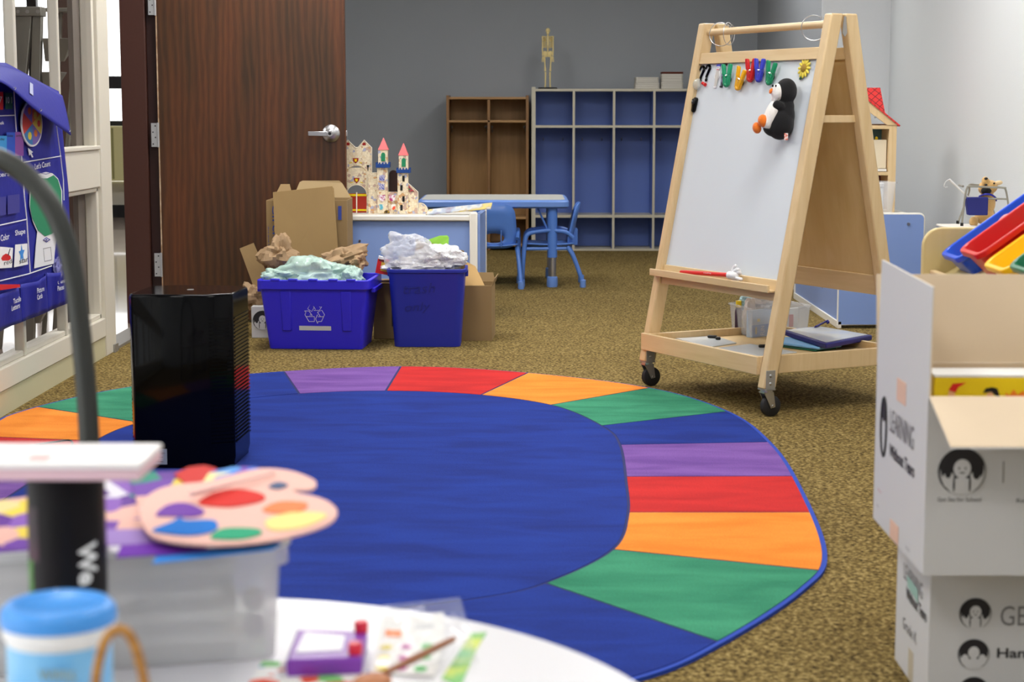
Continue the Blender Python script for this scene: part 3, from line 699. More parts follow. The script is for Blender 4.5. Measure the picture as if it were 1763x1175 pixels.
# ---- toy castle
CYc = SY+.20; k_ = CYc/F_
def cp(px, py): p = aty(px, py, CYc); return (p.x, p.z-SZ)
def brick():
    m = bpy.data.materials.new('castle_stone'); m.use_nodes = True; nt = m.node_tree; b = nt.nodes['Principled BSDF']; L = nt.links.new
    t = nt.nodes.new('ShaderNodeTexCoord'); v = nt.nodes.new('ShaderNodeTexVoronoi'); v.inputs['Scale'].default_value = 75; L(t.outputs['Object'], v.inputs['Vector'])
    r = nt.nodes.new('ShaderNodeValToRGB'); r.color_ramp.interpolation = 'CONSTANT'; e = r.color_ramp.elements
    e[0].color = col(236, 222, 192); e[0].position = 0; e[1].color = col(226, 206, 170); e[1].position = .5
    x = e.new(.62); x.color = col(196, 166, 150); x = e.new(.72); x.color = col(170, 172, 196); x = e.new(.8); x.color = col(228, 214, 186); x = e.new(.92); x.color = col(206, 160, 110)
    sep = nt.nodes.new('ShaderNodeSeparateColor'); L(v.outputs['Color'], sep.inputs[0]); L(sep.outputs[0], r.inputs['Fac'])
    v2 = nt.nodes.new('ShaderNodeTexVoronoi'); v2.feature = 'DISTANCE_TO_EDGE'; v2.inputs['Scale'].default_value = 75; L(t.outputs['Object'], v2.inputs['Vector'])
    r2 = nt.nodes.new('ShaderNodeValToRGB'); r2.color_ramp.elements[0].color = (.72, .66, .6, 1); r2.color_ramp.elements[0].position = .0; r2.color_ramp.elements[1].position = .06
    L(v2.outputs['Distance'], r2.inputs['Fac']); mu = nt.nodes.new('ShaderNodeMixRGB'); mu.blend_type = 'MULTIPLY'; mu.inputs['Fac'].default_value = 1; L(r.outputs[0], mu.inputs[1]); L(r2.outputs[0], mu.inputs[2]); L(mu.outputs[0], b.inputs['Base Color'])
    b.inputs['Roughness'].default_value = .5; return m
ST = brick(); PINK = mat('roof_pink', col(226, 96, 98), .45); CB = mat('crenel_blue', col(24, 66, 138), .45); EDW = mat('board_edge', col(236, 226, 206), .5)
base = cp(600, 367)
c0 = Vector((0, CYc, SZ+.001))
t = thing('toy_castle', 'painted wooden toy castle with pink cone roofs standing on the storage unit', 'toy castle', c0)
fr = ((0, 0, 0), UX, UZ, UY)
zoff = -base[1]
def P(*pp): return [(cp(x, y)[0], cp(x, y)[1]+zoff) for x, y in pp]
def arc(cx, cy, r, a0, a1, n=8, ry=None): return [(cx+r*math.cos(math.radians(a0+(a1-a0)*i/n)), cy-(ry or r)*math.sin(math.radians(a0+(a1-a0)*i/n))) for i in range(n+1)]
# gatehouse facade with arched opening
gate = P((574, 367), (574, 256), (584, 256), (599, 241), (611, 253), (616, 253), (627, 241), (640, 254), (640, 367), (631, 367)) + P(*arc(614, 335, 17.5, 0, 180, 12, 17))[0:13] + P((596, 367))
b = MB(); b.prism(gate, 0, .012, fr); g = b.build('gatehouse', [ST], t)
# pale cut edges of the board
def rim(pp, name='board_rim', r=.0022, y=-.0006, mt=EDW, par=None, closed=False):
    b = MB(); b.tube([Vector((x, y, z)) for x, z in P(*pp)], r, n=6); return b.build(name, mt, par or t)
rim([(584, 256), (599, 241), (612, 254), (616, 254), (627, 241), (640, 254), (640, 297), (652, 297)], r=.0026)
rim(arc(614, 335, 17.5, 0, 180, 14, 17), r=.0018)
rim(arc(614, 300, 17.5, 20, 160, 10, 15), r=.0018, mt=mat('arch_tan', col(198, 174, 130), .5))
b = MB(); b.prism(P((604, 288), (609, 284.5), (618, 284.5), (623, 288)), -.0012, .0, fr); b.build('upper_slot', mat('slot_grey', col(120, 124, 132), .6), t)
# red double doors
dz = MB(); dz.prism(P((597, 366), (597, 333), (613, 333), (613, 366)), .003, .008, fr); dz.prism(P((615, 366), (615, 333), (631, 333), (631, 366)), .003, .008, fr)
d_ = dz.build('gate_door', mat('gate_red', col(166, 40, 18), .5), t)
dz = MB()
for x0, x1 in ((597, 613), (615, 631)):
    for y0, y1 in ((334, 337.5), (360, 363)): dz.prism(P((x0, y1), (x0, y0), (x1, y0), (x1, y1)), .0015, .003, fr)
dz.build('gold_band', M['yellow'], d_)
MB().prism(P((613, 367), (613, 331), (615, 331), (615, 367)), .001, .008, fr).build('post', EDW, d_)
def crest(cx, cy, s=5):
    b = MB(); sh = [(cx-s, cy-s*.8), (cx+s, cy-s*.8), (cx+s*.8, cy+s*.3), (cx, cy+s), (cx-s*.8, cy+s*.3)]
    b.k = 0; b.prism(P(*sh), -.002, 0, fr); b.k = 1; s2 = s*.45; b.prism(P((cx-s2, cy-s2), (cx+s2, cy-s2), (cx+s2*.7, cy+s2), (cx-s2*.7, cy+s2)), -.003, -.001, fr)
    b.k = 1; b.prism(P((cx-11, cy+4), (cx-6, cy+2.6), (cx-6, cy+4), (cx-11, cy+5.4)), -.0015, 0, fr); b.prism(P((cx+11, cy+4), (cx+6, cy+2.6), (cx+6, cy+4), (cx+11, cy+5.4)), -.0015, 0, fr)
    b.build('crest', [M['dkred'], M['yellow']], t)
crest(612.5, 276); crest(614, 310)
for cx in (599, 627): MB().prism(P((cx-3, 250), (cx-3, 246.5), (cx, 244.5), (cx+3, 246.5), (cx+3, 250)), -.0015, 0, fr).build('gable_window', M['dkred'], t)
MB().prism(P((631, 284), (636, 284), (634.5, 288), (634, 294), (633, 294), (632.5, 288)), -.002, 0, fr).build('torch', M['black'], t)
# wall and keep facade
wall = P((635, 367), (635, 297), (651, 297), (651, 331), (668, 331), (668, 330), (683, 330), (683, 331), (703, 331), (703, 315), (720, 330), (720, 367))
b = MB(); b.prism(wall, -.02, -.008, fr); b.build('curtain_wall', [ST], t)
b = MB(); b.prism(P((669, 330), (669, 300), *arc(676.5, 300, 7.5, 180, 0, 8, 7), (684, 330)), .03, .04, fr); b.build('keep_door', mat('keep_brown', col(48, 20, 12), .5), t)
b = MB(); b.prism(P((704, 330), (704, 318.5), (715, 330)), -.022, -.02, fr); b.build('stained_window', mat('stained', col(40, 110, 90), .4, noise_=(90, .8, (1, 1, 1)), c2=col(190, 50, 70)), t)
rim([(703, 315), (720, 330), (720, 366)], r=.0022, y=-.021)
b = MB(); b.prism(P((721, 367), (721, 349), *arc(723, 364, 14, 90, 0, 8, 15), (737, 367)), -.016, -.006, fr); b.build('buttress', [ST], t)
rim(arc(723, 364, 14, 95, 0, 10, 15), r=.002, y=-.017)
def tower(xl, xr, top, cr0, cr1, ap, xa, xb, rl, rr_):
    b = MB(); x0, z0 = P((xl, cr1))[0]; x1, _ = P((xr, cr1))[0]; d = (x1-x0)*.9
    b.box((x0, -.035, 0), (x1, -.035+d, z0)); tw = b.build('tower', [ST], t, bevel=.001)
    xx0, zz0 = P((xa, cr0+4))[0]; xx1, zz1 = P((xb, top))[0]; b = MB(); b.box((xx0, -.032, zz0-.01), (xx1, -.032+(xx1-xx0), zz1)); b.build('turret', [ST], tw)
    # crenellated collar
    a0, z_1 = P((xa-4, cr1))[0]; a1, z_0 = P((xb+4, cr0))[0]; b = MB(); b.box((a0, -.044, z_1), (a1, -.044+(a1-a0), z_0-.008))
    nn = 5; st = (a1-a0)/(2*nn-1)
    for i in range(nn): b.box((a0+2*i*st, -.044, z_0-.008), (a0+(2*i+1)*st, -.036, z_0)); b.box((a0+2*i*st, -.052+(a1-a0), z_0-.008), (a0+(2*i+1)*st, -.044+(a1-a0), z_0))
    b.build('battlement', CB, tw)
    r0, rz0 = P((rl, top))[0]; r1, _ = P((rr_, top))[0]; ax, az = P((ap[0], ap[1]))[0]; yc = -.032+(xx1-xx0)/2; h = (r1-r0)/2; cx = (r0+r1)/2
    b = MB(); b.loft([[Vector((cx-h, yc-h, rz0)), Vector((cx+h, yc-h, rz0)), Vector((cx+h, yc+h, rz0)), Vector((cx-h, yc+h, rz0))], [Vector((ax-.001, yc-.001, az)), Vector((ax+.001, yc-.001, az)), Vector((ax+.001, yc+.001, az)), Vector((ax-.001, yc+.001, az))]])
    b.build('roof', PINK, tw)
    cxp = (xa+xb)/2+.5
    b = MB(); b.prism(P((cxp-3.6, top+19.5), (cxp-3.6, top+9), *arc(cxp, top+9, 3.6, 180, 0, 6, 4.5), (cxp+3.6, top+19.5)), -.0345, -.0325, fr); b.build('green_window', M['green'], tw)
    return tw
tw1 = tower(650, 668, 257.5, 279, 288, (660.5, 237), 652, 668, 651.5, 669.5)
tw2 = tower(685, 703, 267, 288.5, 297, (695, 246), 687.5, 703, 686, 703.5)
def panel(x0, y0, x1, y1, mt, nm, y=-.037, par=None): MB().prism(P((x0, y1), (x0, y0), (x1, y0), (x1, y1)), y, y+.0015, fr).build(nm, mt, par or t)
check = mat('blue_check', col(70, 80, 170), .5, noise_=(140, .7, (1, 1, 1)), c2=col(214, 210, 220))
panel(654, 301, 663, 311, check, 'lattice_window', par=tw1); panel(654, 316, 663, 326, check, 'lattice_window', par=tw1)
for y in (302, 318, 337, 352): panel(690 if y in (318, 352) else 693.5, y, (690 if y in (318, 352) else 693.5)+4, y+9.5, M['black'], 'arrow_slit', par=tw2)
for cx in (659, 676):
    MB().prism(P((cx-5.5, 335), (cx+5.5, 335), (cx+4.6, 343), (cx, 347), (cx-4.6, 343)), -.0385, -.036, fr).build('banner', mat('banner_rose', col(176, 50, 110), .5, noise_=(70, .85, (1, 1, 1)), c2=col(240, 230, 236)), t)
for cx, mt in ((657, mat('flag_teal', col(86, 170, 190), .5, noise_=(60, .8, (1, 1, 1)), c2=col(238, 236, 230))), (678, mat('flag_red', col(226, 76, 40), .5, noise_=(60, .85, (1, 1, 1)), c2=col(240, 238, 230)))):
    MB().prism(P((cx-4, 351), (cx+4, 351), (cx+4, 358), (cx, 361), (cx-3, 358)), -.0385, -.036, fr).build('pennant', mt, t)
MB().prism(P((662, 366.4), *arc(667, 366, 5, 180, 0, 8, 5.5), (672, 366.4)), -.0385, -.036, fr).build('sun_gate', mat('sun_gate', col(40, 28, 16), .5, noise_=(120, .8, (1, 1, 1)), c2=col(200, 160, 60)), t)
# ---- striped picture strip lying on the shelf
def strip_mat():
    m = bpy.data.materials.new('picture_strip'); m.use_nodes = True; nt = m.node_tree; b = nt.nodes['Principled BSDF']; L = nt.links.new
    t = nt.nodes.new('ShaderNodeTexCoord'); n = nt.nodes.new('ShaderNodeTexNoise'); n.inputs['Scale'].default_value = 13; n.inputs['Detail'].default_value = 2; L(t.outputs['Object'], n.inputs['Vector'])
    r = nt.nodes.new('ShaderNodeValToRGB'); e = r.color_ramp.elements; e[0].position = .3; e[0].color = col(130, 100, 110); e[1].position = .72; e[1].color = col(196, 180, 130)
    for p, c_ in ((.42, col(160, 172, 190)), (.5, col(196, 196, 190)), (.57, col(172, 156, 130)), (.63, col(206, 186, 90))): x = e.new(p); x.color = c_
    L(n.outputs['Fac'], r.inputs['Fac']); L(r.outputs[0], b.inputs['Base Color']); return m
yy = SY+.05
q0 = aty(733, 369, yy+.0); q1 = aty(845, 358.5, yy); q2 = aty(739, 360.5, yy+.05); q3 = aty(847.5, 349, yy+.05)
b = MB(); dn = Vector((0, 0, -.005))
q0.z = max(q0.z, SZ+.005); q2.z = max(q2.z, SZ+.006)
b.hexa([q0+dn, q1+dn, q3+dn, q2+dn, q0, q1, q3, q2]); o = b.build('picture_board', [strip_mat()])
tag(o, 'long thin picture strip tilted up over the right end of the storage unit', 'picture board')
# ================================================================== RECYCLING AREA
RBY = 7.965; rbx0 = aty(465, 602, RBY).x; rbx1 = aty(627, 602, RBY).x; rw0 = rbx1-rbx0; rw1 = aty(641, 480, RBY).x-aty(441, 480, RBY).x-.02; rh = .315
rcx = (rbx0+rbx1)/2; rd0 = .30; rd1 = .38
rot = math.radians(-3.5)
RB = Matrix.Translation((rcx, RBY+.175, 0)) @ Matrix.Rotation(rot, 4, 'Z')
t = thing('recycling_bin', 'bright violet-blue recycling bin full of greenish bubble wrap', 'bin', M=RB)
b = MB(); tub(b, rw0, rd0, rw1-.015, rd1, rh, t=.004, r=.02, rim=.014, rimh=.042, z=0); b.build('bin_body', M['recycle_blue'], t, bevel=.003)
def fy(z): return -(rd0/2+(rd1-rd0)/2*z/rh)
for x in (-.125, .145):
    b = MB(); b.loft([[Vector((x-.024, fy(.085)-.0, .085)), Vector((x-.018, fy(.085)-.010, .085)), Vector((x+.018, fy(.085)-.010, .085)), Vector((x+.024, fy(.085), .085))],
            [Vector((x-.028, fy(.265)-.0, .265)), Vector((x-.022, fy(.265)-.009, .265)), Vector((x+.022, fy(.265)-.009, .265)), Vector((x+.028, fy(.265), .265))]])
    b.build('rib', M['recycle_blue'], t, bevel=.003)
b = MB()
for x in (-.17, -.09, 0, .09, .17): MB().box((x-.02, fy(rh)-.018, rh-.004), (x+.02, fy(rh)+.004, rh+.006)).build('rim_lug', M['recycle_blue'], t, bevel=.002)
for s in (-1, 1): MB().box((s*(rw1/2+.009)-.009, -.12, rh-.06), (s*(rw1/2+.009)+.009, .12, rh-.04)).build('handle_lip', M['recycle_blue'], t, bevel=.002)
# recycling arrows
def rp(px, py):   # point on the bin's front face
    n = RB.to_3x3() @ Vector((0, -1, -.12)).normalized(); p0 = RB @ Vector((0, fy(.1)-.002, .1))
    return atpl(px, py, p0, n)+n*.0012
sx_, sy_ = 1/15.66, 1/15.66
def rz_(x, y): return rp(510+x*sx_, 505+y*sy_)
arr = [[(310, 420), (380, 303), (440, 303), (520, 440), (475, 465), (625, 462), (690, 365), (640, 378), (590, 303), (440, 303), (485, 385), (420, 495), (310, 420)],
       [(225, 478), (345, 478), (432, 605), (385, 580), (345, 632), (490, 632), (490, 765), (345, 765), (235, 580), (265, 510), (225, 478)], [(265, 632), (345, 632)],
       [(575, 515), (690, 455), (765, 580), (680, 765), (595, 765), (580, 820), (522, 695), (575, 575), (590, 635), (735, 635)], [(575, 515), (655, 635)]]
b = MB()
for a in arr: b.tube([rz_(*p) for p in a], .0016, n=5)
b.build('recycling_emblem', mat('emblem_white', col(206, 206, 214), .5), t, world=True)
b = MB(); b.add([rz_(80, 880), rz_(940, 892), rz_(945, 1010), rz_(82, 1000)], [(0, 1, 2, 3)]); b.build('label', mat('label_white', col(196, 198, 200), .6), t, world=True)
def heap(nm, c, r, seed, mt, lab, cat, amp=.35, fr=2.6, R=None, group=None, smooth=True, angle=50, nu=72, nv=40):
    b = MB(); crumple(b, c, r, seed, amp, fr, nu, nv, R=R); o = b.build(nm, mt, smooth=smooth, angle=angle); tag(o, lab, cat, group); return o
zc = rh-.02
c = RB @ Vector((-.03, -.02, zc+.01)); heap('plastic_wrap', c, (.20, .15, .105), 3, M['film_green'], 'greenish crumpled plastic wrap filling the violet-blue recycling bin', 'plastic wrap', .32, 1.5, angle=80)
c = RB @ Vector((-.175, -.10, zc+.03)); heap('plastic_wrap', c, (.085, .06, .035), 8, M['film_green'], 'small greenish film tail curling over the left rim of the recycling bin', 'plastic wrap', .4, 1.9, angle=80)
c = RB @ Vector((.155, -.08, zc+.015)); heap('plastic_wrap', c, (.055, .07, .055), 12, M['film_green'], 'small greenish film bundle in the right corner of the recycling bin', 'plastic wrap', .32, 1.8, angle=80)
g = 'crumpled brown packing paper'
kr = dict(amp=.5, fr=1.5, smooth=True, angle=24, nu=34, nv=18)
p = aty(481, 441, 8.42); heap('packing_paper', p, (.09, .07, .085), 21, M['kraft'], 'crumpled brown packing paper by the upright carton, above the green wrap', 'packing paper', group=g, **kr)
p = aty(592, 447, 8.36); heap('packing_paper', p, (.125, .08, .055), 5, M['kraft'], 'crumpled brown packing paper between the recycling bin and blue shelf', 'packing paper', group=g, R=Matrix.Rotation(-.3, 3, 'Y'), **kr)
p = aty(616, 452, 8.30); heap('packing_paper', p, (.05, .06, .045), 15, M['kraft'], 'small wad of brown packing paper nearest the trash bin', 'packing paper', group=g, **kr)
p = aty(438, 511, 8.5); heap('packing_paper', p, (.07, .06, .062), 31, M['kraft'], 'crumpled brown packing paper left of the recycling bin on a small carton', 'packing paper', group=g, **kr)
# trash bin
TBY = 8.05; tx0 = aty(678, 598, TBY).x; tx1 = aty(792, 598, TBY).x; tw0 = tx1-tx0; tcx = (tx0+tx1)/2+.0; tw1_ = (804-664)*TBY/F_-.02; th_ = .355
t = thing('trash_bin', 'darker blue wastebasket full of clear packing film', 'bin', (tcx, TBY+.12, 0))
b = MB(); tub(b, tw0, .20, tw1_, .26, th_, t=.004, r=.035, rim=.008, rimh=.016); b.build('bin_body', M['trash_blue'], t, bevel=.002, smooth=True)
for s in (-1, 1): MB().box((s*(tw1_/2+.004)-.006, -.03, th_-.04), (s*(tw1_/2+.004)+.008, .03, th_-.012)).build('grip', M['trash_blue'], t, bevel=.002)
ink = mat('marker_ink', col(26, 36, 132), .5)
def tp(px, py): return atpl(px, py, Vector((tcx, TBY+.12-.115-.002, .18)), Vector((0, -1, -.085)).normalized())
up = Vector((0, -.085, 1)).normalized()
text('handwriting', 'trash', tp(694, 506), (1, 0, .04), up, .145, .045, ink, t, ex=.004, shear=.2)
text('handwriting', 'only', tp(697, 541), (1, 0, .06), up, .115, .05, ink, t, ex=.004, shear=.2)
heap('bubble_wrap', (tcx-.02, TBY+.12, th_+.0), (.158, .115, .055), 41, M['bubble'], 'dense white bubble wrap mound level with the trash bin rim', 'bubble wrap', .3, 3.0, angle=80)
p = aty(703, 434, TBY+.04); heap('bubble_wrap', p, (.125, .05, .085), 44, clear('thin_film', col(240, 243, 248), .36, .1, (22, .6)), 'clear crinkled plastic bag at the left of the trash bin', 'plastic bag', .34, 1.9, angle=80)
p = aty(758, 444, TBY+.1); heap('bubble_wrap', p, (.115, .08, .062), 47, M['bubble'], 'bubble wrap bundle at the right of the trash bin', 'bubble wrap', .3, 2.5, angle=80)
def slab(nm, pts, t_, mt, lab, cat, group=None, nrm=None, bevel=0):
    n = nrm or (pts[1]-pts[0]).cross(pts[2]-pts[0]).normalized(); b = MB(); b.loft([[p for p in pts], [p+n*t_ for p in pts]]); o = b.build(nm, mt, bevel=bevel); return tag(o, lab, cat, group)
y = TBY+.2
slab('cardboard_piece', [aty(713, 470, y), aty(716, 413, y), aty(799, 432, y), aty(801, 470, y)], .004, M['cardboard'], 'flat cardboard piece standing in the trash bin behind the film', 'cardboard', nrm=UY)
slab('paper_sheet', [aty(728, 450, y+.01), aty(731, 415, y+.01), aty(757, 406, y+.01), aty(770, 405.5, y+.015), aty(773, 409, y+.015), aty(770, 450, y+.01)], .001, M['lime'], 'lime green paper sheet sticking up from the trash bin', 'paper', nrm=UY)
y = 8.22
b = MB(); q = [aty(646, 470, y), aty(651, 444, y), aty(668, 449, y), aty(672, 475, y)]
b.k = 0; b.loft([q, [v+UY*.05 for v in q]]); b.k = 1; q = [aty(655, 466, y-.001), aty(657, 450, y-.001), aty(669, 451, y-.001), aty(670, 470, y-.001)]; b.loft([q, [v+UY*.001 for v in q]])
b.k = 2; q = [aty(651, 445.5, y-.002), aty(652, 441, y-.002), aty(666, 445, y-.002), aty(664, 449, y-.002)]; b.loft([q, [v+UY*.03 for v in q]])
b.k = 3; q = [aty(652, 449, y-.003), aty(653, 446.5, y-.003), aty(666, 448, y-.003), aty(661, 452, y-.003)]; b.loft([q, [v+UY*.001 for v in q]])
tag(b.build('snack_box', [M['red'], mat('box_gold', col(206, 166, 60), .5), M['white'], mat('box_maroon', col(90, 20, 24), .5)]), 'small red, white and gold carton poking up between the two bins', 'box')
# ---- cartons
def carton(nm, lab, cat, x0, x1, y0, y1, z0, z1, mt=None, inner=None, rz=0, t_=.004, group=None):
    """open corrugated carton (no lid): four walls and a base"""
    tt = thing(nm, lab, cat, ((x0+x1)/2, (y0+y1)/2, z0), rz, group); w, d, h = (x1-x0)/2, (y1-y0)/2, z1-z0
    b = MB(); b.box((-w, -d, 0), (w, d, t_)); b.box((-w, -d, t_), (w, -d+t_, h)); b.box((-w, d-t_, t_), (w, d, h)); b.box((-w, -d+t_, t_), (-w+t_, d-t_, h)); b.box((w-t_, -d+t_, t_), (w, d-t_, h))
    b.build('carton_body', mt or M['cardboard'], tt, bevel=.0012)
    return tt, w, d, h
# tall open carton with blue printing
y0 = 8.62; X0 = aty(459, 400, y0).x; X1 = aty(598, 400, y0).x; Z1 = aty(520, 345, y0).z
tt, w, d, h = carton('tall_carton', 'tall open brown carton with blue lettering beside the blue shelf', 'cardboard box', X0, X1, y0, y0+.28, 0, Z1)
b = MB(); q = [Vector((-w, d, h)), Vector((-w+.03, d+.03, h+.065)), Vector((-.12, d+.03, h+.065)), Vector((-.10, d, h))]; b.loft([q, [v+UY*.004 for v in q]]); b.build('flap', M['cardboard'], tt)
b = MB(); q = [Vector((-.10, d+.01, h)), Vector((-.07, d+.03, h+.075)), Vector((-.055, d+.03, h+.082)), Vector((.125, d+.03, h+.082)), Vector((.14, d+.03, h+.07)), Vector((w-.008, d+.01, h))]; b.loft([q, [v+UY*.004 for v in q]]); b.build('flap', mat('flap_light', col(172, 148, 108), .8), tt)
blue_ink = mat('blue_print', col(52, 70, 150), .6)
xl = aty(466, 470, y0-.003)
text('lettering', 'Circle Time', aty(468.5, 352, y0-.003), (0, 0, -1), (1, 0, 0), .36, .030, blue_ink, tt, ex=.001, bold=.01)
text('lettering', 'Art and Music', aty(461, 390, y0-.003), (0, 0, -1), (1, 0, 0), .14, .006, blue_ink, tt, ex=.001)
MB().add([aty(582, 355, y0-.003), aty(588, 355, y0-.003), aty(588, 379, y0-.003), aty(582, 379, y0-.003)], [(0, 1, 2, 3)]).build('label', blue_ink, tt, world=True)
# flat sheet leaning on it
ys_, yt_ = 8.46, 8.60
slab('cardboard_sheet', [aty(477, 490, ys_), aty(470, 331, yt_), aty(572, 320.5, yt_), aty(575, 325, yt_), aty(586, 490, ys_)], .004, mat('sheet_brown', col(136, 110, 68), .8, noise_=(5, .2, (1, 1, .2)), c2=col(129, 104, 64)), 'large flat brown cardboard sheet leaning against the tall carton', 'cardboard', nrm=Vector((0, -1, -.3)).normalized())
slab('cardboard_strip', [aty(446, 520, 8.55), aty(412.5, 428, 8.6), aty(436.5, 418.5, 8.6), aty(472, 500, 8.55)], .004, M['cardboard'], 'narrow brown cardboard strip leaning left against the door', 'cardboard', nrm=UY)
# small printed white box behind the recycling bin
y0 = 8.40; x0 = aty(433, 560, y0).x; x1 = x0+.22; zt2 = aty(440, 528, y0).z
tt = thing('small_white_carton', 'small white printed carton on the floor, half behind the recycling bin', 'cardboard box', ((x0+x1)/2, y0+.1, 0))
MB().box((-.11, -.1, 0), (.11, .1, zt2)).build('carton_body', M['carton_white'], tt, bevel=.002)
INK = mat('black_print', col(34, 32, 36), .6); INKG = mat('grey_print', col(120, 118, 120), .6)
def emblem(c, U, W, r, par, y=.0008, name='emblem', bg=None, simple=False):
    """round badge: plain child's head with two plaits, in outline"""
    U = Vector(U).normalized(); W = Vector(W).normalized(); N = U.cross(W); c = Vector(c)
    def disc(cx, cy, rx, ry, k, lift, n=24, a0=0, a1=360): 
        b.k = k; full_ = abs(a1-a0) >= 360
        pts = [(cx+rx*math.cos(math.radians(a0+(a1-a0)*i/n)), cy+ry*math.sin(math.radians(a0+(a1-a0)*i/n))) for i in range(n if full_ else n+1)]
        b.add([c+U*p[0]*r+W*p[1]*r+N*(y+lift) for p in pts], [tuple(range(len(pts)))])
    b = MB(); 
    disc(0, 0, 1, 1, 0, 0); disc(.02, -.02, .93, .93, 1, .0004)
    disc(-.1, .12, .80, .78, 0, .0008); disc(.12, .15, .78, .78, 0, .0009)
    disc(0, -.62, .62, .36, 1, .0012); disc(-.55, -.35, .25, .36, 1, .0013); disc(.55, -.35, .25, .36, 1, .0013)
    disc(0, .12, .36, .40, 1, .0016); disc(0, -.55, .30, .34, 1, .0018)
    if not simple:
        disc(-.58, -.02, .14, .26, 0, .0019); disc(.60, -.05, .16, .28, 0, .0019)
        for sx in (-.33, .33): disc(sx, -.52, .04, .34, 0, .0021, n=10)
        disc(-.13, .14, .04, .05, 0, .002, n=8); disc(.13, .14, .04, .05, 0, .002, n=8); disc(0, -.05, .12, .03, 0, .002, n=8)
    return b.build(name, [INK, bg or M['carton_white']], par, world=True, recalc=False)
emblem(aty(452, 552, y0-.002), UX, UZ, .046, tt)
text('lettering', 'Get Set for School', aty(444, 567, y0-.002), UX, UZ, .11, .008, INK, tt)
# brown carton right behind the trash bin
y0 = 8.30; X1 = aty(849, 560, y0).x; X0 = X1-.36; Z1 = aty(820, 492, y0).z
tt, w, d, h = carton('open_carton', 'low open brown carton on the floor right of the trash bin', 'cardboard box', X0, X1, y0, y0+.24, 0, Z1, rz=math.radians(-3))
b = MB(); q = [Vector((.01, -d, h)), Vector((.01, -d+.05, h+.10)), Vector((.05, -d+.06, h+.11)), Vector((.10, -d+.06, h+.085)), Vector((.145, -d+.02, h+.0))]; b.loft([q, [v+UY*.004 for v in q]]); b.build('flap', mat('flap_in', col(196, 160, 104), .8), tt)
b = MB(); q = [Vector((w, -d, h)), Vector((w+.012, -d, h+.035)), Vector((w+.012, d, h+.035)), Vector((w, d, h))]; b.loft([q, [v+Vector((.004, 0, 0)) for v in q]]); b.build('flap', M['cardboard'], tt)
b = MB(); q = [Vector((.02, d, h)), Vector((.03, d+.01, h+.04)), Vector((w-.01, d+.01, h+.04)), Vector((w, d, h))]; b.loft([q, [v+UY*.004 for v in q]]); b.build('flap', M['cardboard'], tt)
# dim brown carton between the bins
y0 = 8.36; X0 = aty(643, 540, y0).x; X1 = X0+.17; Z1 = aty(660, 487, y0).z
tt = thing('brown_carton', 'closed brown carton in the gap between the two bins', 'cardboard box', ((X0+X1)/2, y0+.1, 0))
MB().box((-(X1-X0)/2, -.1, 0), ((X1-X0)/2, .1, Z1)).build('carton_body', M['cardboard'], tt, bevel=.003)
b = MB(); q = [Vector((-.08, -.1, Z1)), Vector((-.08, -.15, Z1+.012)), Vector((.08, -.15, Z1+.02)), Vector((.08, -.1, Z1))]; b.loft([q, [v+UZ*.004 for v in q]]); b.build('flap', M['cardboard_in'], tt)
MB().box((.0, -.102, .06), (.05, -.1, .14)).build('label', INK, tt)
# ================================================================== AIR PURIFIER
PYf = 5.22
c_ = aty(337, 650, 5.36); pcx = c_.x-.01
t = thing('air_purifier', 'tall glossy black air purifier tower standing on the rug', 'air purifier', (pcx, PYf+.14, .0105), math.radians(-3))
PH = .515
def foot(w, d, ch, z): return [Vector(p) for p in ((-w+.012, -d, z), (w-ch, -d, z), (w, -d+ch*.55, z), (w, d-ch*.55, z), (w-ch, d, z), (-w+ch, d, z), (-w, d-ch*.5, z), (-w, -d+.02, z))]
b = MB(); b.loft([foot(.146, .145, .075, 0), foot(.146, .145, .075, .012), foot(.150, .148, .075, .03), foot(.1515, .15, .075, PH-.01), foot(.149, .147, .073, PH)])
b.build('casing', M['gloss_black'], t, bevel=.004, seg=3)
b = MB()
# vent ribs along both side facets
A, B = Vector((.1515-.075, -.15, 0)), Vector((.1515, -.15+.0413, 0)); dirn = (B-A).normalized(); nrm = Vector((dirn.y, -dirn.x, 0))
for i in range(34):
    z = .07+i*.0112
    p0 = A+dirn*.012+nrm*.0005+UZ*z; p1 = B-dirn*.004+nrm*.0005+UZ*z
    b.hexa([p0, p1, p1+nrm*.002, p0+nrm*.002, p0+UZ*.004, p1+UZ*.004, p1+nrm*.002+UZ*.004, p0+nrm*.002+UZ*.004])
    q0, q1 = Vector((.1517, -.105, z)), Vector((.1517, .105, z)); b.box((.1515, -.10, z), (.1545, .10, z+.004))
b.build('side_vent', M['gloss_black'], t)
b = MB()
for i in range(42): b.box((-.154, -.12, .03+i*.0112), (-.1515, .1, .034+i*.0112))
b.build('side_vent', M['gloss_black'], t)
MB().box((-.112, -.152, .012), (-.045, -.1493, .058)).build('rating_label', mat('rating', col(150, 158, 172), .5), t)
tt_ = bpy.data.objects[t.name]
for i in range(6): MB().box((-.108, -.1527, .042-i*.0045), (-.108+.028+.012*((i*7) % 3), -.1521, .0435-i*.0045)).build('fine_print', INK, tt_)
MB().lathe([(.006, 0), (.006, .0004)], (0, 0, 0), n=16).build('mark', INK, t).location = (-.055, -.1527, .046)
b = MB(); b.lathe([(.010, PH), (.010, PH+.001)], (.0, 0, 0), n=20); b.build('top_button', M['steel_dull'], t)
